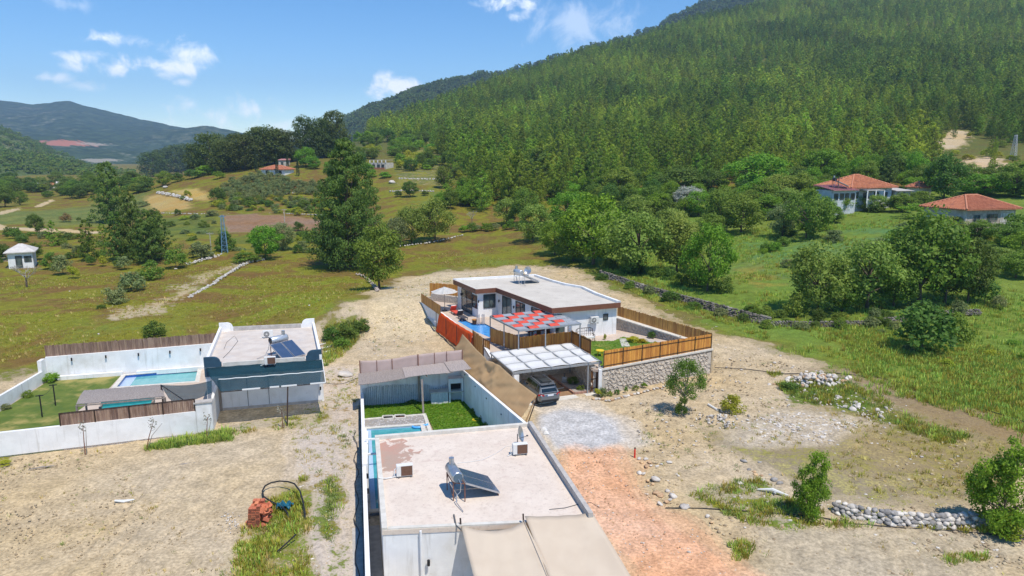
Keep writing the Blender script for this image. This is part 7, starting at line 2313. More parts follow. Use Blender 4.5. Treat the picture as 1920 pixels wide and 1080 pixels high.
TF = [tuft_mesh(1, gr_lush), tuft_mesh(2, gr_lush, 12, 1., .6), tuft_mesh(3, gr_olv), tuft_mesh(4, gr_olv, 10, 1., .6), tuft_mesh(5, gr_dry, 9), tuft_mesh(6, gr_weed, 16, .8, .55, .6), tuft_mesh(7, gr_weed, 12, .6, .6, .8)]
def in_px_polys(x, y, polys):
 return inpoly(x, y, [(p.x, p.y) for p in GP(*polys)])
def scatter_zone(rs, poly, n):
 P_ = GP(*poly)
 xs, ys = [p.x for p in P_], [p.y for p in P_]
 x, y = rs.uniform(min(xs), max(xs), n * 3), rs.uniform(min(ys), max(ys), n * 3)
 ok = inpoly(x, y, [(p.x, p.y) for p in P_])
 return x[ok][:n], y[ok][:n]
BUILT = [grow(lotA, .3), grow(lotC, .3), grow(terrace, .3)]
def grass():
 rs = np.random.RandomState(3)
 X, Y, S, I = [], [], [], []
 def put(poly, n, hs, kinds, clump=None):
  x, y = scatter_zone(rs, poly, n)
  for b in BUILT: 
   k = ~inpoly(x, y, [(p[0], p[1]) for p in b]); x, y = x[k], y[k]
  if clump is not None:
   k = (fbm(x, y, clump, 3, 61) > rs.uniform(-.45, .5, len(x))); x, y = x[k], y[k]
  h = rs.uniform(hs[0], hs[1], len(x))
  X.append(x); Y.append(y); S.append(np.stack([h * rs.uniform(.8, 1.3, len(x))] * 2 + [h], 1)); I.append(rs.choice(kinds, len(x)))
 lush = [(1120,522),(1200,556),(1330,604),(1450,652),(1560,694),(1700,764),(1920,838),(2300,950),(2300,420),(1920,430),(1740,420),(1600,400),(1450,425),(1350,435),(1200,450),(1120,500)]
 put(lush, 19000, (.25, .6), [0, 0, 1, 1, 2], 7)
 put([(1440,640),(1560,680),(1700,745),(1920,815),(2300,930),(2300,700),(1760,640),(1600,610)], 13000, (.25, .6), [0, 1, 2, 3], 5)
 put([(1120,520),(1200,556),(1330,600),(1440,640),(1440,610),(1300,560),(1200,520)], 2200, (.25, .5), [0, 2, 3], 3)
 put([(0,680),(90,664),(400,620),(590,600),(690,545),(760,512),(850,500),(1050,500),(1050,440),(700,480),(480,480),(330,505),(0,520)], 15000, (.14, .32), [2, 2, 3, 3, 4], 9)
 put([(452,985),(500,945),(545,900),(572,900),(582,1000),(590,1100),(440,1100),(440,1040)], 2600, (.15, .42), [0, 0, 2, 3, 3, 4], 2.2)
 put([(272,842),(340,822),(430,808),(434,826),(330,838),(280,844)], 420, (.25, .5), [0, 1, 5])
 put([(545,800),(600,700),(668,700),(676,800),(690,1000),(696,1080),(570,1080),(575,1000),(560,900)], 2600, (.08, .30), [5, 6, 3, 4, 2], 2.2)
 put([(600,905),(632,895),(640,1000),(610,1010)], 160, (.15, .4), [5, 5, 0])
 put([(-40,860),(400,830),(560,800),(560,900),(450,1000),(450,1080),(-40,1080)], 1000, (.05, .2), [4, 4, 6, 3, 5], 2.2)
 put([(610,612),(690,598),(640,672),(606,690)], 420, (.25, .6), [0, 2, 5, 3])
 put([(1440,700),(1560,700),(1650,745),(1720,790),(1820,820),(1780,835),(1640,790),(1560,760),(1480,750)], 2400, (.2, .5), [0, 2, 3, 5], 2.5)
 put([(1330,815),(1420,780),(1700,770),(1900,830),(1900,940),(1560,930),(1430,880)], 1500, (.12, .34), [4, 4, 3, 2], 3.5)
 put([(1290,925),(1420,895),(1500,945),(1530,985),(1480,1000),(1330,965)], 700, (.15, .42), [0, 2, 5, 3], 1.6)
 put([(1200,760),(1480,740),(1420,900),(1400,1080),(1930,1080),(1930,980),(1560,960),(1300,930),(1200,850)], 520, (.08, .28), [5, 6, 4, 3], 2.4)
 put([(1370,1015),(1415,1020),(1400,1050),(1380,1050)], 60, (.2, .4), [0, 2]); put([(1765,1040),(1850,1038),(1850,1052),(1780,1058)], 70, (.15, .35), [0, 2])
 put([(1500,985),(1900,1000),(1930,1015),(1930,990),(1850,985),(1560,950)], 500, (.15, .4), [0, 2, 3], 1.5)
 put([(700,545),(790,515),(860,510),(1000,502),(1075,510),(1330,604),(1560,700),(1450,700),(1180,585),(850,520),(820,640),(690,660)], 900, (.10, .3), [4, 3, 5, 6], 3)
 put([(400,812),(610,770),(612,800),(420,818)], 320, (.12, .4), [0, 5, 2], 1.5)
 x, y = np.concatenate(X), np.concatenate(Y)
 z = tz(x, y, True) - .03
 gn_scatter('grass', np.stack([x, y, z], 1), rs.uniform(0, 6.28, len(x)), np.vstack(S), np.concatenate(I), TF)
 # lawns
 X, Y, S, Z = [], [], [], []
 def lawn(poly, n, z, hs):
  xs, ys = [p[0] for p in poly], [p[1] for p in poly]
  x, y = rs.uniform(min(xs), max(xs), n), rs.uniform(min(ys), max(ys), n)
  ok = inpoly(x, y, [(p[0], p[1]) for p in poly]); x, y = x[ok], y[ok]
  h = rs.uniform(hs[0], hs[1], len(x))
  X.append(x); Y.append(y); Z.append(np.full(len(x), z)); S.append(np.stack([h * 1.4, h * 1.4, h], 1))
 NE, NW_ = W(797, 777, 0), W(679, 787, 0)
 lawn([W(680, 763, 0), W(867, 750, 0), W(912, 803, 0), W(822, 812, 0), NE, NW_], 5200, .03, (.07, .17))
 lawn(gl, 1500, ZT + .03, (.05, .12))
 x, y, z = np.concatenate(X), np.concatenate(Y), np.concatenate(Z)
 gn_scatter('lawn_grass', np.stack([x, y, z], 1), rs.uniform(0, 6.28, len(x)), np.vstack(S), np.zeros(len(x), int), [tuft_mesh(9, leaf_mat('lawn_blades', (.10, .19, .015), (.15, .24, .02), None, .25, .4, .3, .02))])
grass()
def clods():
 rs = np.random.RandomState(8)
 X, Y, S, I = [], [], [], []
 def put(poly, n, s0, s1, kinds):
  x, y = scatter_zone(rs, poly, n)
  for b in BUILT:
   k = ~inpoly(x, y, [(p[0], p[1]) for p in b]); x, y = x[k], y[k]
  s = s0 + (s1 - s0) * rs.random(len(x)) ** 3
  X.append(x); Y.append(y); S.append(np.stack([s, s * rs.uniform(.7, 1.2, len(x)), s * .7], 1)); I.append(rs.choice(kinds, len(x)))
 put([(-60,870),(400,826),(560,800),(600,1080),(-60,1080)], 4600, .03, .17, [0, 1, 2])
 put([(545,800),(610,690),(668,690),(690,1080),(580,1080)], 1300, .05, .2, [3, 4, 0])
 put([(1180,760),(1330,640),(1560,700),(1920,850),(1920,1080),(1420,1080),(1230,930)], 3800, .05, .26, [0, 1, 2, 3])
 put([(1400,960),(1920,1000),(1920,1080),(1440,1080)], 900, .06, .30, [0, 1, 2])
 put([(1040,845),(1160,838),(1240,930),(1400,1080),(1190,1080),(1110,975)], 1300, .03, .13, [5, 5, 3])
 put([(1360,790),(1500,768),(1640,788),(1560,830),(1400,835)], 900, .08, .35, [0, 3, 4])
 put([(640,660),(700,560),(780,518),(850,512),(830,580),(800,640),(690,680)], 1100, .06, .25, [0, 1, 3])
 put([(860,512),(1075,508),(1340,610),(1560,700),(1400,690),(1180,580)], 900, .06, .22, [0, 1, 3])
 x, y = np.concatenate(X), np.concatenate(Y)
 soil = [M('soil_clod', (.47, .375, .245), (.38, .30, .19), 5, .95, rv=.15, coord='obj'), M('soil_clod_dark', (.36, .28, .18), (.28, .21, .13), 5, .95, rv=.15, coord='obj')]
 ms = [rock_meshes('clod', soil[0], 1, 1)[0], rock_meshes('clod', soil[0], 1, 2)[0], rock_meshes('clod', soil[1], 1, 3)[0], rock_meshes('clod', m_rock, 1, 4)[0], rock_meshes('clod', m_rock, 1, 5)[0], rock_meshes('clod', m_rock_o, 1, 6)[0]]
 gn_scatter('soil_clods', np.stack([x, y, tz(x, y, True) + .0], 1), rs.uniform(0, 6.28, len(x)), np.vstack(S), np.concatenate(I), ms)
clods()
# ================================================================ far mountains
def far_hill(name, ridge, z_near, z_ridge, base_z, seed, cols, relief=.12, px_step=6, rows=90, patches=()):
 """a mountain: ridge = [(px, py)] skyline at depth z_ridge, its foot at depth z_near"""
 pxs = np.arange(ridge[0][0], ridge[-1][0] + 1, px_step)
 rpy = np.interp(pxs, [r[0] for r in ridge], [r[1] for r in ridge])
 V, na, nr = [], len(pxs), rows
 A = np.zeros((na, nr, 3))
 for i, (px, py) in enumerate(zip(pxs, rpy)):
  top = D(px, py, z_ridge); foot = D(px, 300, z_near)
  for j in range(nr):
   v = j / (nr - 1)
   if v <= .8:
    t = v / .8; p = foot.lerp(top, t)
    prof = t ** 1.25
    z = base_z + (top.z - base_z) * prof
   else:
    t = (v - .8) / .2; p = top + (top - foot) * t * .5; z = top.z * (1 - t * t * 1.0)
   A[i, j] = (p.x, p.y, z)
 X, Y, Z = A[..., 0], A[..., 1], A[..., 2]
 hgt = np.maximum(Z - base_z, 0)
 vv = np.linspace(0, 1, nr)[None, :]
 n1 = fbm(X, Y, (z_ridge - z_near) * .30, 5, seed) * relief * hgt.max() * np.sin(np.clip(vv / .8, 0, 1) * np.pi) ** .8
 n2 = fbm(X, Y, z_ridge * .02, 3, seed + 7) * hgt.max() * .012 * sstep(vv, 0, .3)
 A[..., 2] = Z + n1 + n2
 idx = np.arange(na * nr).reshape(na, nr)
 q = np.stack([idx[:-1, :-1], idx[1:, :-1], idx[1:, 1:], idx[:-1, 1:]], -1).reshape(-1, 4)
 me = bpy.data.meshes.new(name)
 me.from_pydata(A.reshape(-1, 3).tolist(), [], q.tolist())
 me.polygons.foreach_set('use_smooth', [True] * len(me.polygons))
 t = NT(name + '_mat')
 pos = t.n('ShaderNodeNewGeometry').outputs['Position']
 s = 1400. / z_ridge
 nz = t.noise(pos, .012 * s, 7, .65); nf = t.noise(pos, .075 * s, 6, .7); ng = t.noise(pos, .004 * s, 4, .5)
 c = t.mixc(t.rng(nf, .38, .60), cols[0], cols[1])
 c = t.mixc(t.rng(t.math('ADD', t.math('MULTIPLY', nz, .6), t.math('MULTIPLY', nf, .4)), .54, .64), c, cols[2])
 c = t.mixc(t.math('MULTIPLY', t.rng(ng, .5, .62), t.rng(nf, .54, .66)), c, cols[3])
 qx, qy, _ = to_px(A[..., 0], A[..., 1], A[..., 2]); qy = qy + np.where(np.arange(nr)[None, :] > .75 * nr, 9999, 0)
 for (ppx, ppy, rx, rz, colr) in patches:
  pt = A.reshape(-1, 3)[int(np.argmin((qx - ppx) ** 2 + (qy - ppy) ** 2))]
  sub = t.n('ShaderNodeVectorMath', {0: pos, 1: tuple(pt)}, operation='SUBTRACT').outputs[0]
  sub = t.n('ShaderNodeVectorMath', {0: sub, 1: (1 / rx, 1 / (rz * 14), 1 / rz)}, operation='MULTIPLY').outputs[0]
  d = t.n('ShaderNodeVectorMath', {0: sub}, operation='LENGTH').outputs['Value']
  d = t.math('ADD', d, t.math('MULTIPLY', t.math('SUBTRACT', nf, .5), 3.4))
  c = t.mixc(t.math('MULTIPLY', t.rng(d, 1.0, .8), .8), c, colr)
 t.bsdf(c, .95, 0, .05, nf, .8, 6)
 me.materials.append(t.m)
 me.update()
 return tag(link(name, me), kind='structure'), A
hillA, AA = far_hill('mountain', [(-900, 150), (-400, 165), (-150, 182), (0, 187), (60, 196), (130, 189), (200, 206), (262, 223), (340, 240), (450, 256), (560, 272), (700, 290), (900, 300)], 1500, 3400, -2, 71,
 ((.022, .046, .02), (.05, .085, .035), (.12, .13, .075), (.25, .24, .19)), .10, 5, 100, patches=((112, 267, 80, 11, (.50, .19, .12)), (172, 271, 70, 6, (.4, .33, .25)), (135, 281, 80, 7, (.42, .38, .3)), (215, 290, 80, 8, (.34, .31, .24)), (185, 300, 60, 5, (.36, .33, .26))))
hillB, AB = far_hill('valley_side', [(-1100, 120), (-600, 150), (-300, 176), (-120, 206), (0, 241), (60, 264), (110, 289), (165, 316), (225, 336), (300, 350)], 620, 1350, -2, 83,
 ((.07, .11, .03), (.13, .165, .05), (.24, .22, .10), (.40, .34, .22)), .06, 6, 70)
hillC, AC = far_hill('back_hill', [(560, 290), (610, 262), (640, 236), (655, 224), (700, 201), (760, 178), (840, 156), (900, 142), (950, 138), (1000, 126), (1100, 94), (1225, 56), (1260, 36), (1330, 2), (1420, -40), (1560, -50), (1800, -130), (2300, -200)], 1000, 1550, 4, 91,
 ((.03, .05, .014), (.06, .085, .024), (.10, .12, .04), (.42, .36, .28)), .06, 8, 60)
# trees on the back hill and scrub on the valley side: one mass each
def far_scatter(name, A, n, hs, seed, meshes, smin, smax, pxlim):
 rs = np.random.RandomState(seed)
 na, nr = A.shape[:2]
 i = rs.randint(0, na - 1, n * 3); j = rs.randint(smin, smax, n * 3)
 a, b = rs.random(n * 3)[:, None], rs.random(n * 3)[:, None]
 P_ = (A[i, j] * (1 - a) + A[i + 1, j] * a) * (1 - b) + (A[i, j + 1] * (1 - a) + A[i + 1, j + 1] * a) * b
 px, py, zc = to_px(P_[:, 0], P_[:, 1], P_[:, 2])
 P_ = P_[(px > pxlim[0]) & (px < pxlim[1]) & (py > -60)][:n]
 h = rs.uniform(hs[0], hs[1], len(P_))
 P_[:, 2] -= h * .12
 gn_scatter(name, P_, rs.uniform(0, 6.28, len(P_)), np.stack([h * 1.0, h * 1.0, h], 1), rs.randint(0, len(meshes), len(P_)), meshes)
lf_far = leaf_mat('far_tree_foliage', (.06, .095, .02), (.095, .135, .028), None, .2)
_fr = [crown_broad(k, lf_far, 10, 16, .09, .05)[0] for k in (301, 302)]
far_scatter('hilltop_trees', AC, 9000, (9, 15), 5, _fr, 22, 50, (600, 1700))
far_scatter('valley_scrub', AB, 2000, (5, 11), 6, [crown_broad(k, lf_md, 10, 16, .09, .05)[0] for k in (303, 304)], 4, 58, (-60, 330))
# ================================================================ distant buildings
def hip_house(label, corners_px, z_ground, wall_h, roof_h, wm, rm, over=.5, ridge=.4, name='house', cols=22, openings=(), ground=None):
 """corners: front-left, front-right given as (px, py) at eaves level, depth (m) and turn"""
 pass
def tiled_roof(root, P, zr, over, ridge_f, mat, rows=14, cols=30):
 """hip roof over the rectangle P (fl, fr, br, bl at eaves height): slopes built of rows of round tiles"""
 fl, fr, br, bl = P
 u = (fr - fl).normalized(); v = (bl - fl).normalized()
 fl, fr, br, bl = fl - u * over - v * over, fr + u * over - v * over, br + u * over + v * over, bl - u * over + v * over
 c = lerp(lerp(fl, fr, .5), lerp(bl, br, .5), .5)
 L = (fr - fl).length; Dp = (bl - fl).length
 half = max(0, (L - Dp) / 2) if ridge_f is None else L * ridge_f / 2
 r0, r1 = c - u * half + Vector((0, 0, zr)), c + u * half + Vector((0, 0, zr))
 th = Vector((0, 0, .16))
 roof = MB()
 for (a, b, t1, t0) in ((fl, fr, r1, r0), (fr, br, r1, r1), (br, bl, r0, r1), (bl, fl, r0, r0)):
  if (t1 - t0).length < 1e-3: roof.add([a, b, t0, a - th, b - th], [[0, 1, 2], [0, 3, 4, 1]])
  else: roof.add([a, b, t1, t0, a - th, b - th], [[0, 1, 2, 3], [0, 4, 5, 1]])
 ro = roof.build('roof', m_tile_r, root)
 m = MB()
 for (a, b, t1, t0) in ((fl, fr, r1, r0), (fr, br, r1, r1), (br, bl, r0, r1), (bl, fl, r0, r0)):
  n = max(4, int((b - a).length / .45))
  for k in range(n):
   e = lerp(a, b, (k + .5) / n)
   # run straight up the slope until the hip
   W_ = (b - a).length; x = (k + .5) / n
   s = (b - a).normalized()
   d0 = (t0 - a).dot(s) / W_; d1 = (t1 - a).dot(s) / W_
   f = 1.0
   if x < d0: f = x / d0
   elif x > d1: f = (1 - x) / (1 - d1)
   top_line = lerp(t0, t1, min(max((x - d0) / max(d1 - d0, 1e-6), 0), 1)) if d1 > d0 + 1e-4 else t0
   up_ = (t0 - a) - s * (t0 - a).dot(s)
   p = e + up_ * f
   m.tube([e + Vector((0, 0, .03)), p + Vector((0, 0, .03))], .11, 5, False)
 m.build('tile_rows', m_tile_r, ro, kind='stuff')
 m = MB()
 for a, t in ((fl, r0), (fr, r1), (br, r1), (bl, r0)): m.tube([a + Vector((0, 0, .06)), t + Vector((0, 0, .08))], .15, 6)
 if half > 0: m.tube([r0 + Vector((0, 0, .08)), r1 + Vector((0, 0, .08))], .16, 6)
 m.build('ridge_tiles', M('pale_ridge_tiles', (.56, .25, .15), (.5, .2, .11), 2, .85), ro)
 return ro
def rect_house(label, a, b, depth, z0, wall_h, wm, cat='house', name='house'):
 """a, b: foot of the front wall; returns root and the eaves rectangle"""
 a, b = xy(a, z0), xy(b, z0)
 u = (b - a).normalized(); v = Vector((-u.y, u.x, 0)); v = v if v.y > 0 else -v
 root = thing(name, label, cat, a)
 P = [a, b, b + v * depth, a + v * depth]
 MB().prism([tuple(p.xy) for p in P], z0 - 3.5, z0 + wall_h).build('wall', wm, root)
 return root, [up(p, wall_h) for p in P], u, v
m_bluewash = M('blue_white_wash', (.60, .64, .68), (.50, .53, .56), 1, .85, dirt=(.4, .38, .35), dscale=.8)
m_dkwin = M('dark_window', (.03, .03, .035), None, rough=.3)
m_plaster = M('old_plaster', (.62, .59, .53), (.50, .46, .40), 1.2, .9, .2, .02, dirt=(.38, .32, .25), dscale=.7)
def house_right_far():
 a, b = D(1594, 382, 146), D(1670, 376, 149)
 z0 = 9.15
 zt = a.z
 root, E, u, v = rect_house('red-roofed village house behind the vine, right of the pink-roofed annexe', a, b, 9.5, z0, 3.2, m_bluewash)
 tiled_roof(root, E, 2.5, .9, None, m_tile_r)
 for t, w, zb, zt_ in ((.12, 1.2, .9, 2.2), (.35, 1.1, .0, 2.1), (.62, 1.3, .9, 2.2), (.85, 1.0, .9, 2.1)):
  p = lerp(E[0], E[1], t) - Vector((0, 0, 3.2))
  window(root, [up(p - u * w / 2, zb), up(p + u * w / 2, zb), up(p + u * w / 2, zt_), up(p - u * w / 2, zt_)], -v, 'window' if zb else 'door', 2 if zb else 1)
 # porch with white balustrade
 p0, p1 = up(E[0] - v * 2.4 + u * 2.0, -3.2), up(E[0] - v * 2.4 + u * 6.4, -3.2)
 MB().prism([tuple((p0).xy), tuple(p1.xy), tuple((p1 + v * 2.4).xy), tuple((p0 + v * 2.4).xy)], z0 + 2.6, z0 + 2.75).build('porch_roof', m_conc, root)
 MB().wall(p0, p1, z0 - 1, z0 + .9, .15).build('porch_parapet', m_white, root)
 for q in (p0, p1, lerp(p0, p1, .5)): MB().bar(xy(q, z0), xy(q, z0 + 2.6), .2).build('porch_post', m_white, root)
 # annexe with pink metal roof
 r2, F, u2, v2 = rect_house('village annexe with flat pink metal roof and blue-washed wall', E[0] - u * 6.2 - v * 1.6, E[0] - u * .2 - v * 1.6, 5, z0, 2.75, m_bluewash)
 for t in (.15, .4, .62, .86):
  p = up(lerp(F[0], F[1], t), -2.75)
  window(r2, [up(p - u * .5, .8), up(p + u * .5, .8), up(p + u * .5, 2.1), up(p - u * .5, 2.1)], -v, 'window', 2)
 q = [F[0] - u * .5 - v * .8, F[1] + u * .1 - v * .8, F[2] + u * .1 + Vector((0, 0, .9)), F[3] - u * .5 + Vector((0, 0, .9))]
 ro = MB().sheet(lambda a_, b_: lerp(lerp(q[0], q[1], a_), lerp(q[3], q[2], a_), b_) + Vector((0, 0, .06)), 2, 2, .08).build('roof', m_pinkroof, r2)
 m = MB()
 for k in range(18): m.bar(lerp(q[0], q[1], k / 17) + Vector((0, 0, .1)), lerp(q[3], q[2], k / 17) + Vector((0, 0, .1)), .05)
 m.build('seam', m_pinkroof, ro, kind='stuff')
 pc = lerp(lerp(q[0], q[1], .42), lerp(q[3], q[2], .42), .55)
 solar_heater('dark solar water heater standing on the pink metal roof', up(pc, .15), R(-15), m_black, m_black, m_grille, 1.25)
 # stone lean-to at the right
 r3, H_, u3, v3 = rect_house('low grey lean-to shed right of the red-roofed house', E[1] + u * .4 - v * .5, E[1] + u * 5 - v * .5, 4.5, z0, 2.3, m_stonehouse, 'shed', 'shed')
 MB().prism([tuple((p + (u * .3 if k in (1, 2) else -u * .1) + (-v * .4 if k < 2 else v * .2)).xy) for k, p in enumerate(H_)], z0 + 2.3, [z0 + 2.4, z0 + 2.4, z0 + 2.8, z0 + 2.8]).build('roof', m_conc, r3)
 p = up(lerp(H_[0], H_[1], .4), -2.3); window(r3, [p, p + u * 1., up(p + u * 1., 1.9), up(p, 1.9)], -v, 'door', 1)
house_right_far()
def house_stone():
 a, b = D(1809, 418, 119), D(1902, 414, 122)
 z0 = 6.85
 root, E, u, v = rect_house('stone village house with tiled hip roof at the right edge', a, b, 8.5, z0, 3.0, m_stonehouse)
 tiled_roof(root, E, 2.15, .7, None, m_tile_r)
 L = (b - a).length
 MB().prism([tuple((E[0] - v * .05).xy), tuple((E[0] - v * .05 + u * .3).xy), tuple((E[0] + u * .3).xy), tuple((E[0]).xy)], z0 - .5, z0 + 2.95).build('corner_stones', m_conc, root)
 for t, w, zb, zt_ in ((.22, 1.5, .7, 2.0), (.47, 1.2, .0, 2.1), (.57, 1.6, .9, 2.1), (.80, 1.5, .5, 2.3)):
  p = up(lerp(E[0], E[1], t), -3.0)
  window(root, [up(p - u * w / 2, zb), up(p + u * w / 2, zb), up(p + u * w / 2, zt_), up(p - u * w / 2, zt_)], -v, 'window' if zb else 'door', 2 if zb else 1, fr=m_plank)
 MB().prism([tuple((E[3] - u * .06).xy), tuple((E[0] - u * .06).xy), tuple(E[0].xy), tuple(E[3].xy)], z0 - .4, z0 + 2.9).build('plastered_side', m_plaster, root)
 MB().prism([tuple((E[1] - u * 3.4 - v * .05).xy), tuple((E[1] - u * .4 - v * .05).xy), tuple((E[1] - u * .4).xy), tuple((E[1] - u * 3.4).xy)], z0 - .4, z0 + 2.6).build('plastered_panel', m_plaster, root)
 root2, E2, u, v = rect_house('small tiled hut half hidden behind the dark round tree', D(1722, 362, 160), D(1746, 362, 161), 3.5, tz1(D(1730, 360, 158).x, D(1730, 360, 158).y) + .3, 2.8, m_plaster, 'hut', 'hut')
 tiled_roof(root2, E2, 1.3, .35, None, m_tile_r)
 p = up(lerp(E2[0], E2[1], .3), -2.8); window(root2, [p, p + u * 1., up(p + u * 1., 2.), up(p, 2.)], -v, 'door', 1)
house_stone()
def house_ridge():
 a, b = D(490, 326, 268), D(534, 328, 266)
 z0 = tz1(a.x, a.y)
 root, E, u, v = rect_house('small white house with red tiled roof among cypresses on the ridge', a, b, 7, z0, 2.4, m_white)
 tiled_roof(root, E, 1.5, .5, None, m_tile_r)
 for t in (.2, .75):
  p = up(lerp(E[0], E[1], t), -2.4); window(root, [up(p, .6), up(p + u * 1.2, .6), up(p + u * 1.2, 1.9), up(p, 1.9)], -v, 'window', 1)
 r2, E2, u2, v2 = rect_house('pale shed behind the ridge house', D(522, 302, 290), D(538, 302, 290), 4, tz1(D(530, 302, 290).x, D(530, 302, 290).y), 2.6, m_plaster, 'shed', 'shed')
 MB().prism([tuple((p + (-u2 if k in (0, 3) else u2) * .3 + (-v2 if k < 2 else v2) * .3).xy) for k, p in enumerate(E2)], E2[0].z, [E2[0].z + .1, E2[0].z + .1, E2[0].z + .6, E2[0].z + .6]).build('roof', m_pinkroof, r2)
 p = up(lerp(E2[0], E2[1], .3), -2.6); window(r2, [p, p + u2 * .9, up(p + u2 * .9, 1.9), up(p, 1.9)], -v2, 'door', 1)
 # unfinished block building
 a, b = D(694, 318, 285), D(724, 318, 283)
 r3, E3, u, v = rect_house('unfinished white block house above the great pine', a, b, 7, tz1(a.x, a.y), 2.5, m_plaster)
 for k in range(5): MB().bar(up(lerp(E3[0], E3[1], (k + .02) / 4.05), 0), up(lerp(E3[0], E3[1], (k + .02) / 4.05), 1.0), .35).build('pillar', m_white, r3)
 for t in (.15, .45, .72):
  p = up(lerp(E3[0], E3[1], t), -2.5); window(r3, [up(p, .5), up(p + u * 1.2, .5), up(p + u * 1.2, 1.8), up(p, 1.8)], -v, 'window', 1)
 MB().prism([tuple(p.xy) for p in E3], E3[0].z + 1.0, E3[0].z + 1.15).build('roof', m_conc, r3)
 MB().wall(xy(a) - v * 1.5, xy(b) - v * 1.5, tz1(a.x, a.y) - 1, tz1(a.x, a.y) + .5, .4).build('red_plinth', M('red_soil_wall', (.42, .19, .11), (.34, .15, .09), 1, .95), r3)
house_ridge()
def hut():
 a, b = W(17, 503, 0), W(64, 500, 0)
 root, E, u, v = rect_house('small white hut with pale hip roof at the left edge', a, b, 4.5, tz1(a.x, a.y), 2.7, m_white, 'hut', 'hut')
 c = lerp(E[0], E[2], .5)
 P = [E[0] - u * .5 - v * .5, E[1] + u * .5 - v * .5, E[2] + u * .5 + v * .5, E[3] - u * .5 + v * .5]
 r0, r1 = up(lerp(P[0], P[3], .5) + u * 2.0, 1.2), up(lerp(P[1], P[2], .5) - u * 2.0, 1.2)
 d = Vector((0, 0, .15))
 MB().add(P + [r0, r1] + [p - d for p in P], [[0, 1, 5, 4], [1, 2, 5], [2, 3, 4, 5], [3, 0, 4], [0, 6, 7, 1], [1, 7, 8, 2], [2, 8, 9, 3], [3, 9, 6, 0], [9, 8, 7, 6]]).build('roof', M('pale_sheet_roof', (.60, .57, .53), (.52, .49, .46), 2, .7), root)
 p = up(lerp(E[0], E[1], .3), -2.7); window(root, [p, p + u * .9, up(p + u * .9, 2.), up(p, 2.)], -v, 'door', 1)
 p = up(lerp(E[0], E[1], .65), -2.7); window(root, [up(p, .9), up(p + u * 1., .9), up(p + u * 1., 1.9), up(p, 1.9)], -v, 'window', 1)
hut()
# valley hamlet at the far left
for k, (x, y, w, l) in enumerate(((70, 357, 14, 'leftmost pale farm building in the valley beyond the green field'), (88, 357, 10, 'middle pale farm building in the valley beyond the green field'), (106, 354, 16, 'long rightmost farm building in the valley beyond the green field'))):
 a = G(x, y); zc = depth_of(a)
 b = a + Vector((w * zc / FPX, 3, 0))
 r_, E, u, v = rect_house(l, a, b, 6, a.z, 2.6, m_plaster, 'farm building', 'farm_building')
 MB().add([E[0] - v * .4, E[1] - v * .4, E[2] + v * .4, E[3] + v * .4, up(lerp(E[0], E[3], .5), 1.3), up(lerp(E[1], E[2], .5), 1.3)], [[0, 1, 5, 4], [2, 3, 4, 5], [0, 4, 3], [1, 2, 5]]).build('roof', M('pale_sheet_roof', None) if k != 1 else m_tile_r, r_)
 p = up(lerp(E[0], E[1], .4), -2.6); window(r_, [p, p + u * 1.2, up(p + u * 1.2, 1.8), up(p, 1.8)], -v, 'door', 1)
# ================================================================ pylons and poles
def lattice(label, base, h, w, mat, lines=True, rz=0.):
 root = thing('lattice_pylon', label, 'pylon', (0, 0, 0))
 def cor(t): 
  r = w / 2 * (1 - .62 * t)
  return [Vector((sx * r, sy * r, h * t)) for sx, sy in ((-1, -1), (1, -1), (1, 1), (-1, 1))]
 for k in range(4): MB().bar(cor(0)[k], cor(1)[k], .10).build('leg', mat, root)
 m = MB(); n = 9
 for i in range(n):
  a, b = cor(i / n), cor((i + 1) / n)
  for k in range(4):
   m.bar(a[k], b[(k + 1) % 4], .05); m.bar(b[k], b[(k + 1) % 4], .05)
 m.build('lattice', mat, root)
 MB().bar((-w * .55, 0, h * .97), (w * .55, 0, h * .97), .12).build('crossarm', mat, root)
 for x in (-w * .5, 0, w * .5): MB().cyl((x, 0, h * .97), (x, 0, h * .97 + .3), .06, 6).build('insulator', m_grille, root)
 root.location = base; root.rotation_euler = (0, 0, rz)
 return root
m_bluesteel = M('blue_grey_steel', (.16, .30, .42), (.13, .25, .36), 3, .5)
m_palesteel = M('pale_galvanised_steel', (.55, .58, .62), (.47, .50, .54), 3, .5)
g = G(422, 476); lattice('blue-grey lattice pylon left of the ploughed field', g, 72 * depth_of(g) / FPX, 1.1, m_bluesteel, rz=.3)
g = G(1899, 300); lattice('pale lattice pylon on the hillside at the right edge', g, 46 * depth_of(g) / FPX, 1.5, m_palesteel, rz=.5)
def pole(label, px, py, hpx, mat, r=.11, cat='utility pole'):
 g = G(px, py); h = hpx * depth_of(g) / FPX
 root = thing('utility_pole', label, cat, g)
 MB().tube([up(g, -.3), up(g, h)], [r * 1.3, r * .85], 8).build('shaft', mat, root)
 MB().bar(up(g, h * .95) + Vector((-.7, 0, 0)), up(g, h * .95) + Vector((.7, 0, 0)), .1).build('crossarm', mat, root)
 for x in (-.6, 0, .6): MB().cyl(up(g, h * .95) + Vector((x, 0, .05)), up(g, h * .95) + Vector((x, 0, .25)), .05, 6).build('insulator', m_grille, root)
 return g, h
pole('brown utility pole in front of the pink-roofed annexe', 1567, 404, 72, m_bark)
pole('grey concrete pole at the lower edge of the forest', 997, 366, 26, m_conc)
pole('thin grey pole beside the blue-grey pylon', 396, 472, 36, m_conc, .08)
pole('thin grey pole in front of the ploughed field', 534, 420, 28, m_conc, .08)
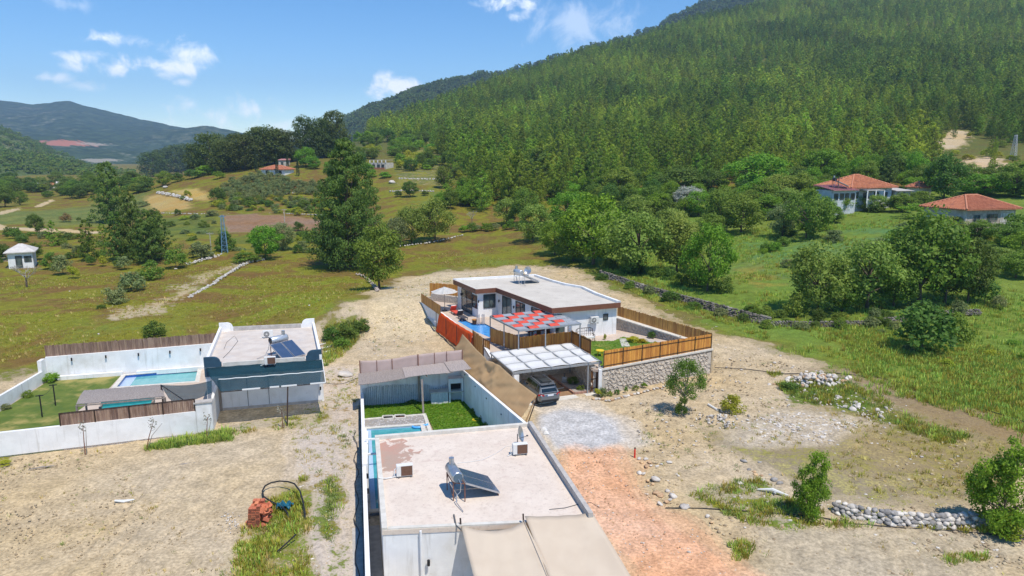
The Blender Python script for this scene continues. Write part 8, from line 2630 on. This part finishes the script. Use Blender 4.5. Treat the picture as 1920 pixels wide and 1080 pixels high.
# ================================================================ car
def car():
 root = thing('parked_car', 'grey station-style SUV parked half under the white carport roof', 'car', (0, 0, 0))
 paint = NT('grey_car_paint')
 paint.bsdf((.17, .185, .20), .32, .55, .5); mp = paint.m
 p_ = [n for n in paint.t.nodes if n.type == 'BSDF_PRINCIPLED'][0]
 p_.inputs['Coat Weight'].default_value = .6
 gl = M('car_glass', (.012, .02, .024), None, rough=.05, spec=.8)
 # lower body: sections along y (rear -2.33 .. front 2.33): half width, z bottom, z sill line, z shoulder
 S_ = [(-2.33, .70, .52, .78), (-2.28, .84, .36, .98), (-2.0, .91, .30, 1.03), (-1.2, .93, .28, 1.03), (0, .93, .28, 1.0), (1.0, .92, .28, .97), (1.5, .91, .30, .93), (2.0, .86, .32, .86), (2.26, .74, .40, .72), (2.33, .58, .48, .62)]
 m = MB(); rings = []
 for (y, w, zb, zs) in S_:
  zm = (zb + zs) / 2
  rings.append([(-w * .9, y, zb), (-w, y, zb + .12), (-w * 1.005, y, zm), (-w * .97, y, zs - .04), (-w * .88, y, zs), (w * .88, y, zs), (w * .97, y, zs - .04), (w * 1.005, y, zm), (w, y, zb + .12), (w * .9, y, zb)])
 n = 10
 vs = [v for r_ in rings for v in r_]; fs = []
 for i in range(len(rings) - 1):
  for k in range(n): fs.append([i * n + k, i * n + (k + 1) % n, (i + 1) * n + (k + 1) % n, (i + 1) * n + k][::-1])
 fs.append(list(range(n))[::-1][::-1]); fs.append([(len(rings) - 1) * n + k for k in range(n)][::-1])
 m.add(vs, fs)
 me = m.mesh('body', mp)
 bm = bmesh.new(); bm.from_mesh(me); bmesh.ops.recalc_face_normals(bm, faces=bm.faces); bm.to_mesh(me); bm.free()
 b = link('body', me, root)
 md = b.modifiers.new('sub', 'SUBSURF'); md.levels = md.render_levels = 2
 me.polygons.foreach_set('use_smooth', [True] * len(me.polygons))
 # greenhouse
 G_ = [(-2.16, .76, 1.0, 1.04), (-1.92, .74, .98, 1.40), (-1.62, .72, .98, 1.60), (-1.0, .71, .98, 1.67), (-.1, .71, .97, 1.67), (.45, .72, .96, 1.58), (1.0, .74, .95, 1.18), (1.22, .75, .94, .98)]
 m = MB(); rings = []
 for (y, w, zb, zt) in G_:
  f = (zt - zb)
  rings.append([(-w - .1, y, zb), (-w + .0 - .03, y, zb + f * .5), (-w + .10, y, zt - .03), (-w + .2, y, zt), (w - .2, y, zt), (w - .10, y, zt - .03), (w + .03, y, zb + f * .5), (w + .1, y, zb)])
 n = 8; vs = [v for r_ in rings for v in r_]; fs = []
 for i in range(len(rings) - 1):
  for k in range(n - 1): fs.append([i * n + k, (i + 1) * n + k, (i + 1) * n + k + 1, i * n + k + 1])
 m.add(vs, fs)
 o = m.build('cabin', mp, root, smooth=False)
 me = o.data
 bm = bmesh.new(); bm.from_mesh(me); bmesh.ops.recalc_face_normals(bm, faces=bm.faces); bm.to_mesh(me); bm.free()
 # windows: slightly proud panels
 def panel(name, pts, mt=gl, par=o):
  q = [Vector(p) for p in pts]; nn = (q[1] - q[0]).cross(q[-1] - q[0]).normalized() * .012
  k = len(q)
  mm = MB().add([p + nn for p in q] + [p - nn for p in q], [list(range(k)), list(range(k, 2 * k))[::-1]] + [[i, k + i, k + (i + 1) % k, (i + 1) % k] for i in range(k)])
  return mm.build(name, mt, par)
 panel('rear_window', [(-.64, -2.135, 1.10), (.64, -2.135, 1.10), (.56, -1.80, 1.52), (-.56, -1.80, 1.52)])
 panel('windscreen', [(.62, 1.13, 1.08), (-.62, 1.13, 1.08), (-.55, .55, 1.53), (.55, .55, 1.53)])
 for s in (-1, 1):
  for (y0, y1, y2, y3) in ((-1.95, -1.45, -1.52, -1.80), (-1.40, -.45, -.45, -1.40), (-.38, .82, .42, -.38)):
   pts = [(s * .815, y0, 1.05), (s * .815, y1, 1.05), (s * .66, y2, 1.55), (s * .66, y3, 1.55)]
   panel('side_window', pts if s > 0 else pts[::-1])
  MB().tube([(s * .56, -1.75, 1.62), (s * .57, -1.5, 1.70), (s * .57, .1, 1.73), (s * .56, .35, 1.66)], .022, 6).build('roof_rail', m_galv, root)
  panel('tail_light', [(s * .93, -2.10, .86), (s * .93, -2.10, 1.0), (s * .52, -2.34, .98), (s * .52, -2.345, .86)][::s], M('red_tail_light', (.42, .015, .015), None, rough=.2), root)
  panel('headlight', [(s * .80, 2.06, .70), (s * .80, 2.06, .84), (s * .48, 2.30, .80), (s * .48, 2.32, .68)][::-s], M('headlight_glass', (.6, .62, .65), None, rough=.1), root)
  MB().box((s * 1.0, .72, 1.06), (.2, .1, .14)).build('wing_mirror', mp, root, bevel=.02)
  for y in (-1.42, 1.42):
   w = MB().cyl((s * .74, y, .34), (s * .95, y, .34), .345, 22).build('wheel', m_rubber, root)
   mr = MB(); mr.cyl((s * .945, y, .34), (s * .962, y, .34), .22, 16)
   mr.build('rim', m_galv, w)
   MB().tube([(s * .957, y + math.cos(a) * .40, .34 + math.sin(a) * .40) for a in [k * math.pi / 10 for k in range(11)]], .03, 5).build('wheel_arch', m_black, root)
 MB().box((0, -1.0, 1.685), (1.0, .9, .02)).build('sunroof', gl, root)
 MB().box((0, -.1, 1.68), (.98, .7, .02)).build('sunroof', gl, root)
 MB().box((0, -1.78, 1.63), (1.2, .25, .04), (R(8), 0, 0)).build('spoiler', mp, root)
 MB().box((0, -2.34, .90), (.54, .02, .13)).build('number_plate', M('pale_plate', (.70, .73, .78), None, rough=.5), root)
 MB().box((-.25, -2.352, .90), (.05, .006, .12)).build('plate_band', m_blue, root)
 MB().box((0, -2.27, .46), (1.45, .12, .2)).build('bumper_trim', m_black, root, bevel=.03)
 MB().box((0, -2.33, 1.0), (1.0, .03, .04)).build('tailgate_handle', m_galv, root)
 MB().bar((.1, -1.75, 1.66), (.1, -1.9, 1.76), .04).build('aerial', m_black, root)
 rear = W(1026, 757, 0.03)
 d = xy(K_bl) - xy(K_fl)
 ang = math.atan2(d.y, d.x) - math.pi / 2
 fw = Vector((-math.sin(ang), math.cos(ang), 0))
 root.location = rear + fw * 1.75
 root.rotation_euler = (0, 0, ang)
car()
# ================================================================ loose stones, dry walls, rubble
def scaled_rock(px, py, wpx, meshes, label, group, parent=None, flat=1., at=None):
 g = G(px, py) if at is None else at
 s = wpx * depth_of(g) / FPX
 o = link('stone', meshes[rnd.randrange(len(meshes))], parent, g + Vector((0, 0, s * .12)) - (wloc(parent) if parent else Vector((0, 0, 0))), (rnd.uniform(-.3, .3), rnd.uniform(-.3, .3), rnd.uniform(0, 6.28)), (s * rnd.uniform(.9, 1.15), s * rnd.uniform(.75, 1.0), s * rnd.uniform(.7, 1.0) * flat))
 if parent is None: tag(o, label, 'stone', group)
 return o
def dry_wall(label, pts, mesh_fn, rows, wpx, name='dry_stone_wall', joined=False, thick=1.0, n_per=None):
 """pts: foot line in the photograph; stones piled in rows along it"""
 gp = [G(*p) for p in pts]
 root = thing(name, label, 'stone wall', gp[0])
 L = sum((gp[i + 1] - gp[i]).length for i in range(len(gp) - 1))
 s0 = wpx * depth_of(lerp(gp[0], gp[-1], .5)) / FPX
 bm = bmesh.new() if joined else None
 step = s0 * (1.5 if joined and rows < 4 else .82)
 jit = .75 if joined and rows < 4 else .15
 n = int(L / step)
 allp = []
 for j in range(rows):
  for k in range(n):
   q = (k + rnd.random() * .6 + (j % 2) * .5) / n * L
   acc = 0
   for i in range(len(gp) - 1):
    l = (gp[i + 1] - gp[i]).length
    if acc + l >= q or i == len(gp) - 2:
     p = lerp(gp[i], gp[i + 1], min(1, (q - acc) / l)); d = (gp[i + 1] - gp[i]).normalized(); break
    acc += l
   nn = Vector((-d.y, d.x, 0)); nn = nn if nn.y > 0 else -nn
   allp.append(p + nn * (j * s0 * .28 * thick + rnd.uniform(-jit, jit) * s0) + Vector((0, 0, j * s0 * (.42 if jit < .5 else .2) + s0 * .15)))
 if not joined and len(allp) > 290: allp = allp[:290]
 V, F = [], []
 for p in allp:
  ms = mesh_fn()
  s = s0 * rnd.uniform(.75, 1.25)
  sc = (s * 1.15, s * rnd.uniform(.8, 1), s * rnd.uniform(.7, .95)); rot = (rnd.uniform(-.3, .3), rnd.uniform(-.3, .3), rnd.uniform(0, 6.28))
  if joined:
   M_ = Matrix.LocRotScale(p - gp[0], Euler(rot), Vector(sc))
   b = len(V)
   V += [M_ @ v.co for v in ms.vertices]; F += [[i + b for i in f.vertices] for f in ms.polygons]
  else: link('stone', ms, root, p - gp[0], rot, sc)
 if joined:
  me = bpy.data.meshes.new('stones'); me.from_pydata([tuple(v) for v in V], [], F); me.materials.append(joined)
  tag(link("stones", me, root), kind='stuff')
 return root
LOW_RK = rock_meshes('stone', m_rock, 5, 31, .8, 1); LOW_RKG = rock_meshes('stone', m_rock_g, 5, 32, .8, 1)
dry_wall('low wall of rounded grey stones between two leafy trees in the foreground', [(1560, 960), (1600, 972), (1680, 985), (1760, 990), (1840, 988)], lambda: rnd.choice(RKG_MESH if rnd.random() < .55 else RK_MESH), 4, 13)
m_rock_w = M('weathered_wall_stone', (.19, .17, .145), (.10, .09, .075), 1.2, .95, .5, .05, dirt=(.40, .37, .32), dscale=.5)
dry_wall('long dark dry-stone wall below the leafy belt behind the villa', [(1120, 518), (1200, 546), (1270, 566), (1340, 585), (1400, 602), (1440, 612)], lambda: rnd.choice(LOW_RKG), 5, 6.5, joined=m_rock_w)
dry_wall('lower dry-stone wall crossing the lush field on the right', [(1445, 612), (1520, 614), (1620, 612), (1720, 600), (1780, 592), (1840, 590)], lambda: rnd.choice(LOW_RKG), 4, 6, joined=m_rock_w)
m_rock_p = M('pale_wall_stone', (.58, .55, .50), (.42, .39, .35), 1.2, .95, .5, .05)
dry_wall('long white stone row running down the meadow to the left of the great pine', [(352, 560), (372, 548), (395, 535), (420, 518), (450, 500), (475, 491), (498, 487)], lambda: rnd.choice(LOW_RK), 3, 4.5, joined=m_rock_p)
dry_wall('white stone row at the foot of the blue-grey pylon', [(352, 497), (375, 490), (400, 483), (418, 478)], lambda: rnd.choice(LOW_RK), 3, 4.5, joined=m_rock_p)
dry_wall('short white stone row at the bottom of the diagonal shrub row', [(200, 580), (212, 575), (224, 569)], lambda: rnd.choice(LOW_RK), 2, 4, joined=m_rock_p)
dry_wall('white boulders between the two wheat fields', [(294, 362), (315, 366), (338, 371), (358, 377)], lambda: rnd.choice(LOW_RK), 3, 5, joined=m_rock_p)
dry_wall('terrace wall of pale stones above the ploughed field', [(425, 402), (470, 402), (520, 400), (606, 404)], lambda: rnd.choice(LOW_RK), 2, 3, joined=m_rock_p)
dry_wall('stone row below the wheat field', [(284, 401), (310, 400), (345, 401), (390, 402)], lambda: rnd.choice(LOW_RK), 1, 3.5, joined=m_rock_p)
dry_wall('pale stones along the lower edge of the olive grove', [(536, 364), (560, 360), (590, 358), (612, 356)], lambda: rnd.choice(LOW_RK), 2, 3.5, joined=m_rock_p)
dry_wall('pale terrace wall right of the great pine', [(730, 360), (770, 358), (815, 360)], lambda: rnd.choice(LOW_RK), 3, 3.5, joined=m_rock_p)
dry_wall('upper pale terrace wall above the dark round tree', [(748, 336), (790, 337), (822, 337)], lambda: rnd.choice(LOW_RK), 3, 3.5, joined=m_rock_p)
dry_wall('stones along the far edge of the meadow', [(750, 462), (800, 456), (840, 448), (870, 440)], lambda: rnd.choice(LOW_RK), 1, 4, joined=m_rock_p)
dry_wall('pinkish rubble row under the grey-green tree in front of the great pine', [(668, 514), (685, 520), (697, 532), (708, 546)], lambda: rnd.choice(LOW_RK), 3, 3.2, joined=M('pinkish_rubble', (.48, .40, .34), (.36, .30, .26), 1.2, .95))
# rubble heap on the right
def heap():
 c = G(1525, 730)
 root = thing('rubble_heap', 'heap of pale broken stones in the weeds beyond the bare soil', 'rubble heap', c)
 r = random.Random(4)
 for k in range(150):
  px, py = 1525 + r.gauss(0, 34), 718 + r.gauss(0, 8)
  g = G(px, py)
  s = r.uniform(5, 12) * depth_of(g) / FPX
  hgt = max(0, 1 - ((px - 1525) / 60) ** 2 - ((py - 718) / 15) ** 2) * .7
  o = link('stone', rnd.choice(RK_MESH if r.random() < .8 else RKO_MESH), root, g + Vector((0, 0, hgt * r.random() + s * .1)) - c, (r.uniform(-1, 1), r.uniform(-1, 1), r.uniform(0, 6)), (s, s * .8, s * .8))
 c2 = G(1610, 770)
 root = thing('rubble_heap', 'scattered trail of white stones below the rubble heap', 'rubble heap', c2)
 for k in range(85):
  t = r.random()
  px, py = 1520 + 135 * t + r.gauss(0, 16), 742 + 42 * t + r.gauss(0, 8)
  g = G(px, py); s = (r.uniform(3.5, 8) if r.random() < .8 else r.uniform(9, 14)) * depth_of(g) / FPX
  link('stone', rnd.choice(RK_MESH), root, g + Vector((0, 0, s * .12)) - c2, (r.uniform(-1, 1), r.uniform(-1, 1), r.uniform(0, 6)), (s, s * .8, s * .75))
 c3 = G(1352, 788)
 root = thing('rubble_heap', 'small heap of white building rubble right of the forked young tree', 'rubble heap', c3)
 for k in range(70):
  px, py = 1356 + r.gauss(0, 22), 788 + r.gauss(0, 6)
  g = G(px, py); s = r.uniform(3, 8) * depth_of(g) / FPX
  link('stone', rnd.choice(RK_MESH if r.random() < .6 else RKG_MESH), root, g + Vector((0, 0, s * .2 + r.random() * .1)) - c3, (r.uniform(-1, 1), r.uniform(-1, 1), r.uniform(0, 6)), (s, s * .7, s * .6))
 c4 = G(432, 975)
 root = thing('rubble_heap', 'scatter of white plaster chips left of the red brick stack', 'rubble heap', c4)
 for k in range(60):
  px, py = 432 + r.gauss(0, 10), 978 + r.gauss(0, 11)
  g = G(px, py); s = r.uniform(1.5, 5) * depth_of(g) / FPX
  link('chip', rnd.choice(RK_MESH), root, g + Vector((0, 0, s * .1)) - c4, (r.uniform(-1, 1), r.uniform(-1, 1), r.uniform(0, 6)), (s, s * .8, s * .4))
heap()
# single stones one can pick out
for k, (x, y, w, fl, ms) in enumerate(((1198, 861, 9, 1, 'w'), (1211, 862, 10, 1, 'w'), (1203, 868, 9, 1, 'o'), (1218, 868, 10, .8, 'o'), (1212, 875, 11, .7, 'o'), (1199, 888, 12, .8, 'w'), (1206, 889, 9, 1, 'w'), (1255, 868, 12, .7, 'w'), (1232, 875, 8, .8, 'w'), (1240, 871, 7, .8, 'w'), (1272, 893, 7, 1, 'w'), (1269, 890, 6, 1, 'w'), (1229, 900, 20, .8, 'w'), (1215, 902, 9, .8, 'o'), (1224, 908, 8, .8, 'o'), (1230, 925, 16, .6, 'o'), (1238, 930, 14, .6, 'o'), (1252, 922, 10, 1, 'w'), (1262, 932, 18, .9, 'w'), (1256, 938, 10, .8, 'w'), (1250, 942, 12, .7, 'o'), (1238, 946, 13, .7, 'w'), (1284, 952, 19, .7, 'w'), (1327, 969, 10, 1.1, 'w'), (1334, 980, 8, .8, 'o'), (1395, 866, 13, .7, 'g'), (1425, 868, 10, .7, 'g'), (1404, 882, 9, .8, 'g'), (1414, 886, 9, .9, 'o'), (1417, 891, 10, .9, 'o'), (1427, 893, 8, .9, 'o'), (1444, 892, 8, .8, 'g'), (1452, 902, 14, 1, 'g'), (1462, 908, 13, 1, 'g'), (1431, 902, 10, .8, 'w'), (1389, 908, 12, .7, 'w'), (1481, 977, 9, .9, 'w'), (1292, 1036, 8, .8, 'w'), (1468, 990, 8, .7, 'o'), (600, 946, 9, .4, 'w'), (1420, 1022, 7, .8, 'w'))):
 scaled_rock(x, y, w, dict(w=RK_MESH, o=RKO_MESH, g=RKG_MESH)[ms], ('pale loose stone lying on the bare soil beside the orange track' if ms == 'w' else 'ochre loose stone lying on the soil beside the orange track' if ms == 'o' else 'grey loose stone lying left of the low stone wall'), 'loose stones on the bare soil', None, fl)
for k, (x, y, w) in enumerate(((131, 547, 4), (185, 627, 5), (330, 505, 6), (580, 573, 4), (598, 563, 3), (282, 348, 9), (310, 352, 10), (735, 343, 14), (1442, 722, 9), (1452, 681, 8), (1463, 668, 7), (648, 705, 30))):
 scaled_rock(x, y, w, RK_MESH, ('white boulder on the meadow, nearest the white hut', 'white boulder just behind the brown paling fence', 'white boulder at the bottom of the white stone row', 'lower pale stone on the meadow left of the sandy bank', 'upper pale stone on the meadow left of the sandy bank', 'left white boulder above the wheat fields', 'right white boulder above the wheat fields', 'pale rock standing below the unfinished block house', 'pale stone at the left end of the rubble heap', 'pale stone at the edge of the lush grass', 'smallest pale stone at the edge of the lush grass', 'flat pale rock in the lane between left house and near yard')[k], None, None, .45 if w > 20 else .9)
# bricks
def bricks():
 c = W(492, 978, 0)
 root = thing('brick_stack', 'stack of hollow red bricks in the grass of the bare plot', 'brick stack', c)
 m = MB(); m.box((0, 0, 0), (.19, .29, .135))
 bm_ = m.mesh('brick', [m_brick, m_steel_dk])
 me = bpy.data.meshes.new('brick')
 m = MB()
 m.box((0, 0, 0), (.19, .29, .135))
 m.mat(1)
 for x in (-.055, 0, .055):
  for z in (-.03, .03): m.box((x, -.147, z), (.036, .006, .04))
 bm1 = m.mesh('brick', [m_brick, m_steel_dk])
 r = random.Random(2)
 for L_ in range(9):
  for i in range(3):
   for j in range(3):
    if L_ == 8 and r.random() < .35: continue
    link('brick', bm1, root, Vector((-.42 + i * .2 + r.uniform(-.012, .012) + L_ * .012, -.55 + j * .30 + r.uniform(-.02, .02), .07 + L_ * .137)), (0, 0, r.uniform(-.05, .05) + .15))
 for k in range(22):
  link('brick', bm1, root, Vector((.26 + r.uniform(-.06, .2), r.uniform(-.6, .15), r.uniform(.08, 1.05))), (r.uniform(-1.2, 1.2), r.uniform(-1.2, 1.2), r.uniform(0, 3)))
 b = W(466, 983, 0)
 for k in range(4): link('brick', bm1, root, b - c + Vector((k * .22, r.uniform(-.05, .05), .08)), (0, 0, 1.57 + r.uniform(-.1, .1)))
bricks()
def hose():
 pr = [(571, 981, .05), (572, 965, .35), (568, 940, .5), (562, 920, .62), (552, 907, .6), (540, 903, .55), (524, 902, .5), (508, 905, .45), (497, 911, .4), (492, 920, .32), (494, 931, .28), (506, 939, .3), (520, 946, .3), (532, 953, .35), (539, 963, .3), (542, 975, .05)]
 MB().tube([W(x, y, z) for x, y, z in pr], .045, 7).build('plastic_pipe', m_hose, None, 'thick black plastic pipe looping over the grass behind the red brick stack', 'pipe', loc=W(540, 960, 0), smooth=True)
 MB().tube([W(520, 1034, .15), W(538, 1018, .3), W(555, 1002, .45)], .04, 6).build('plastic_pipe', m_hose, None, 'short black pipe stub in the grass with a blue collar', 'pipe', loc=W(538, 1018, 0))
 r_ = thing('blue_sheet', 'crumpled teal plastic sheet beside the red brick stack', 'plastic sheet', W(524, 957, 0))
 MB().sheet(lambda u, v: W(517, 960, .1) + Vector((u * .8, v * .6, .25 * math.sin(u * 7 + v * 3) ** 2 + .15)), 8, 6, .01).build('sheet', M('teal_plastic', (.02, .16, .24), (.015, .1, .16), 4, .5), r_)
 MB().tube([W(x, y, .05) + Vector((0, 0, tz1(W(x, y, 0).x, W(x, y, 0).y))) for x, y in ((1248, 952), (1320, 953), (1400, 958), (1490, 965), (1540, 970), (1600, 982), (1700, 990), (1800, 996), (1920, 1008))], .03, 5).build('water_pipe', m_hose, None, 'thin black water pipe lying in front of the low stone wall', 'pipe', loc=G(1500, 966))
 pts = [up(G(x, y), .06) for x, y in ((1340, 690), (1400, 693), (1470, 702), (1560, 700), (1640, 708), (1700, 720), (1760, 740), (1850, 770), (1930, 795))]
 MB().tube(pts, .035, 5).build('water_pipe', m_hose, None, 'thin black water pipe from the stone wall corner across the bare soil', 'pipe', loc=pts[0])
 a, b = up(G(1328, 761), .12), up(G(1345, 771), .1)
 MB().cyl(a, b, .09, 10).build('plastic_pipe', m_pipe_w, None, 'short white plastic pipe lying near the forked young tree', 'pipe', loc=a)
 b0, b1 = up(G(1420, 921), .12), up(G(1478, 934), .15)
 r_ = thing('bleached_log', 'bleached white branch lying left of the low stone wall', 'log', b0)
 MB().tube([b0, lerp(b0, b1, .5) + Vector((0, .1, .12)), b1], [.04, .11, .05], 7).build('stem', m_pipe_w, r_)
 MB().tube([lerp(b0, b1, .55), lerp(b0, b1, .5) + Vector((.05, -.3, .1))], [.06, .02], 6).build('twig', m_pipe_w, r_)
 p = G(1190, 858)
 r_ = thing('marker_post', 'red marker post at the edge of the orange track', 'marker post', p)
 MB().tube([p, up(p, .62)], [.06, .05], 10).build('shaft', M('red_plastic', (.70, .04, .03), None, rough=.5), r_)
 MB().cyl(up(p, .62), up(p, .68), .055, 10).build('cap', m_steel_dk, r_)
 # sacks by the net
 for k, (x, y, w) in enumerate(((1013, 808, .5), (1018, 815, .45))):
  q = W(x, y, .0)
  o = MB()
  o.sheet(lambda u, v: q + Vector((u * w, v * .3, .22 * math.sin(u * math.pi) * math.sin(v * math.pi) ** .5 + .02)), 6, 5, .02)
  o.build('sack', m_cloth, None, ('white sack under the hanging end of the sand net', 'lower white sack beside the roof corner of the foreground house')[k], 'sack', loc=q, smooth=True)
 # plank steps on the bank right of the left house
 for k in range(3):
  a, b = up(G(598 + k * 5, 648 + k * 7), .08), up(G(622 + k * 2, 643 + k * 7), .1)
  MB().bar(a, b, .3, .08).build('plank', m_coping, None, ('upper pale plank on the bank behind the left house', 'middle pale plank on the bank behind the left house', 'lower pale plank on the bank behind the left house')[k], 'plank', loc=a)
 # debris on the bare plot
 q = W(232, 940, .03)
 MB().tube([q + Vector((-.5, 0, .04)), q, q + Vector((.55, .1, .06))], [.05, .09, .03], 6).build('plastic_scrap', m_pipe_w, None, 'torn pale plastic scrap on the bare plot', 'litter', loc=q)
 for k, (x, y) in enumerate(((345, 872), (78, 878))):
  q = W(x, y, .05)
  MB().tube([q + Vector((-.7, -.2, 0)), q + Vector((0, .0, .08)), q + Vector((.6, .3, .03))], [.03, .06, .03], 5).build('dry_branch', m_bark_l, None, ('pale dry branch on the bare plot below the white wall', 'dry branch on the bare plot near the left edge')[k], 'branch', loc=q)
 # potted things by the gate pier
 q = W(1130, 751, .02)
 r_ = thing('stone_edging', 'row of pale stones edging the bed along the stone wall', 'edging', q)
 for k in range(26):
  x = 1112 + k * 6; y = 752 - max(0, k - 5) * 1.55 + (k < 4) * -3
  g = G(x, y); s = rnd.uniform(.28, .45)
  link('stone', rnd.choice(RK_MESH if k % 3 else RKO_MESH), r_, g + Vector((0, 0, .05)) - q, (0, 0, rnd.uniform(0, 6)), (s, s * .7, s * .6))
 # utility box on the carport bed
 q = W(1058, 716, .12)
 r_ = thing('garden_pump', 'small grey pump box at the back of the carport bed', 'pump', q)
 MB().box(up(q, .22), (.45, .35, .42)).build('casing', m_galv, r_, bevel=.02)
 MB().cyl(up(q, .43), up(q, .8), .05, 8).build('spout', m_grille, r_)
hose()
# ================================================================ the air
def haze():
 zt = 460.
 m = MB(); m.box((0, 1900, (zt - 4) / 2), (5600, 4600, zt + 4 + 0))
 t = NT('haze_air')
 v = t.n('ShaderNodeVolumePrincipled', {'Color': (.50, .70, 1.0), 'Density': .00016, 'Anisotropy': .1})
 t.t.links.new(v.outputs[0], t.out.inputs['Volume'])
 tag(m.build('haze', t.m, None, loc=(0, 1900, 0)), kind='stuff')
haze()
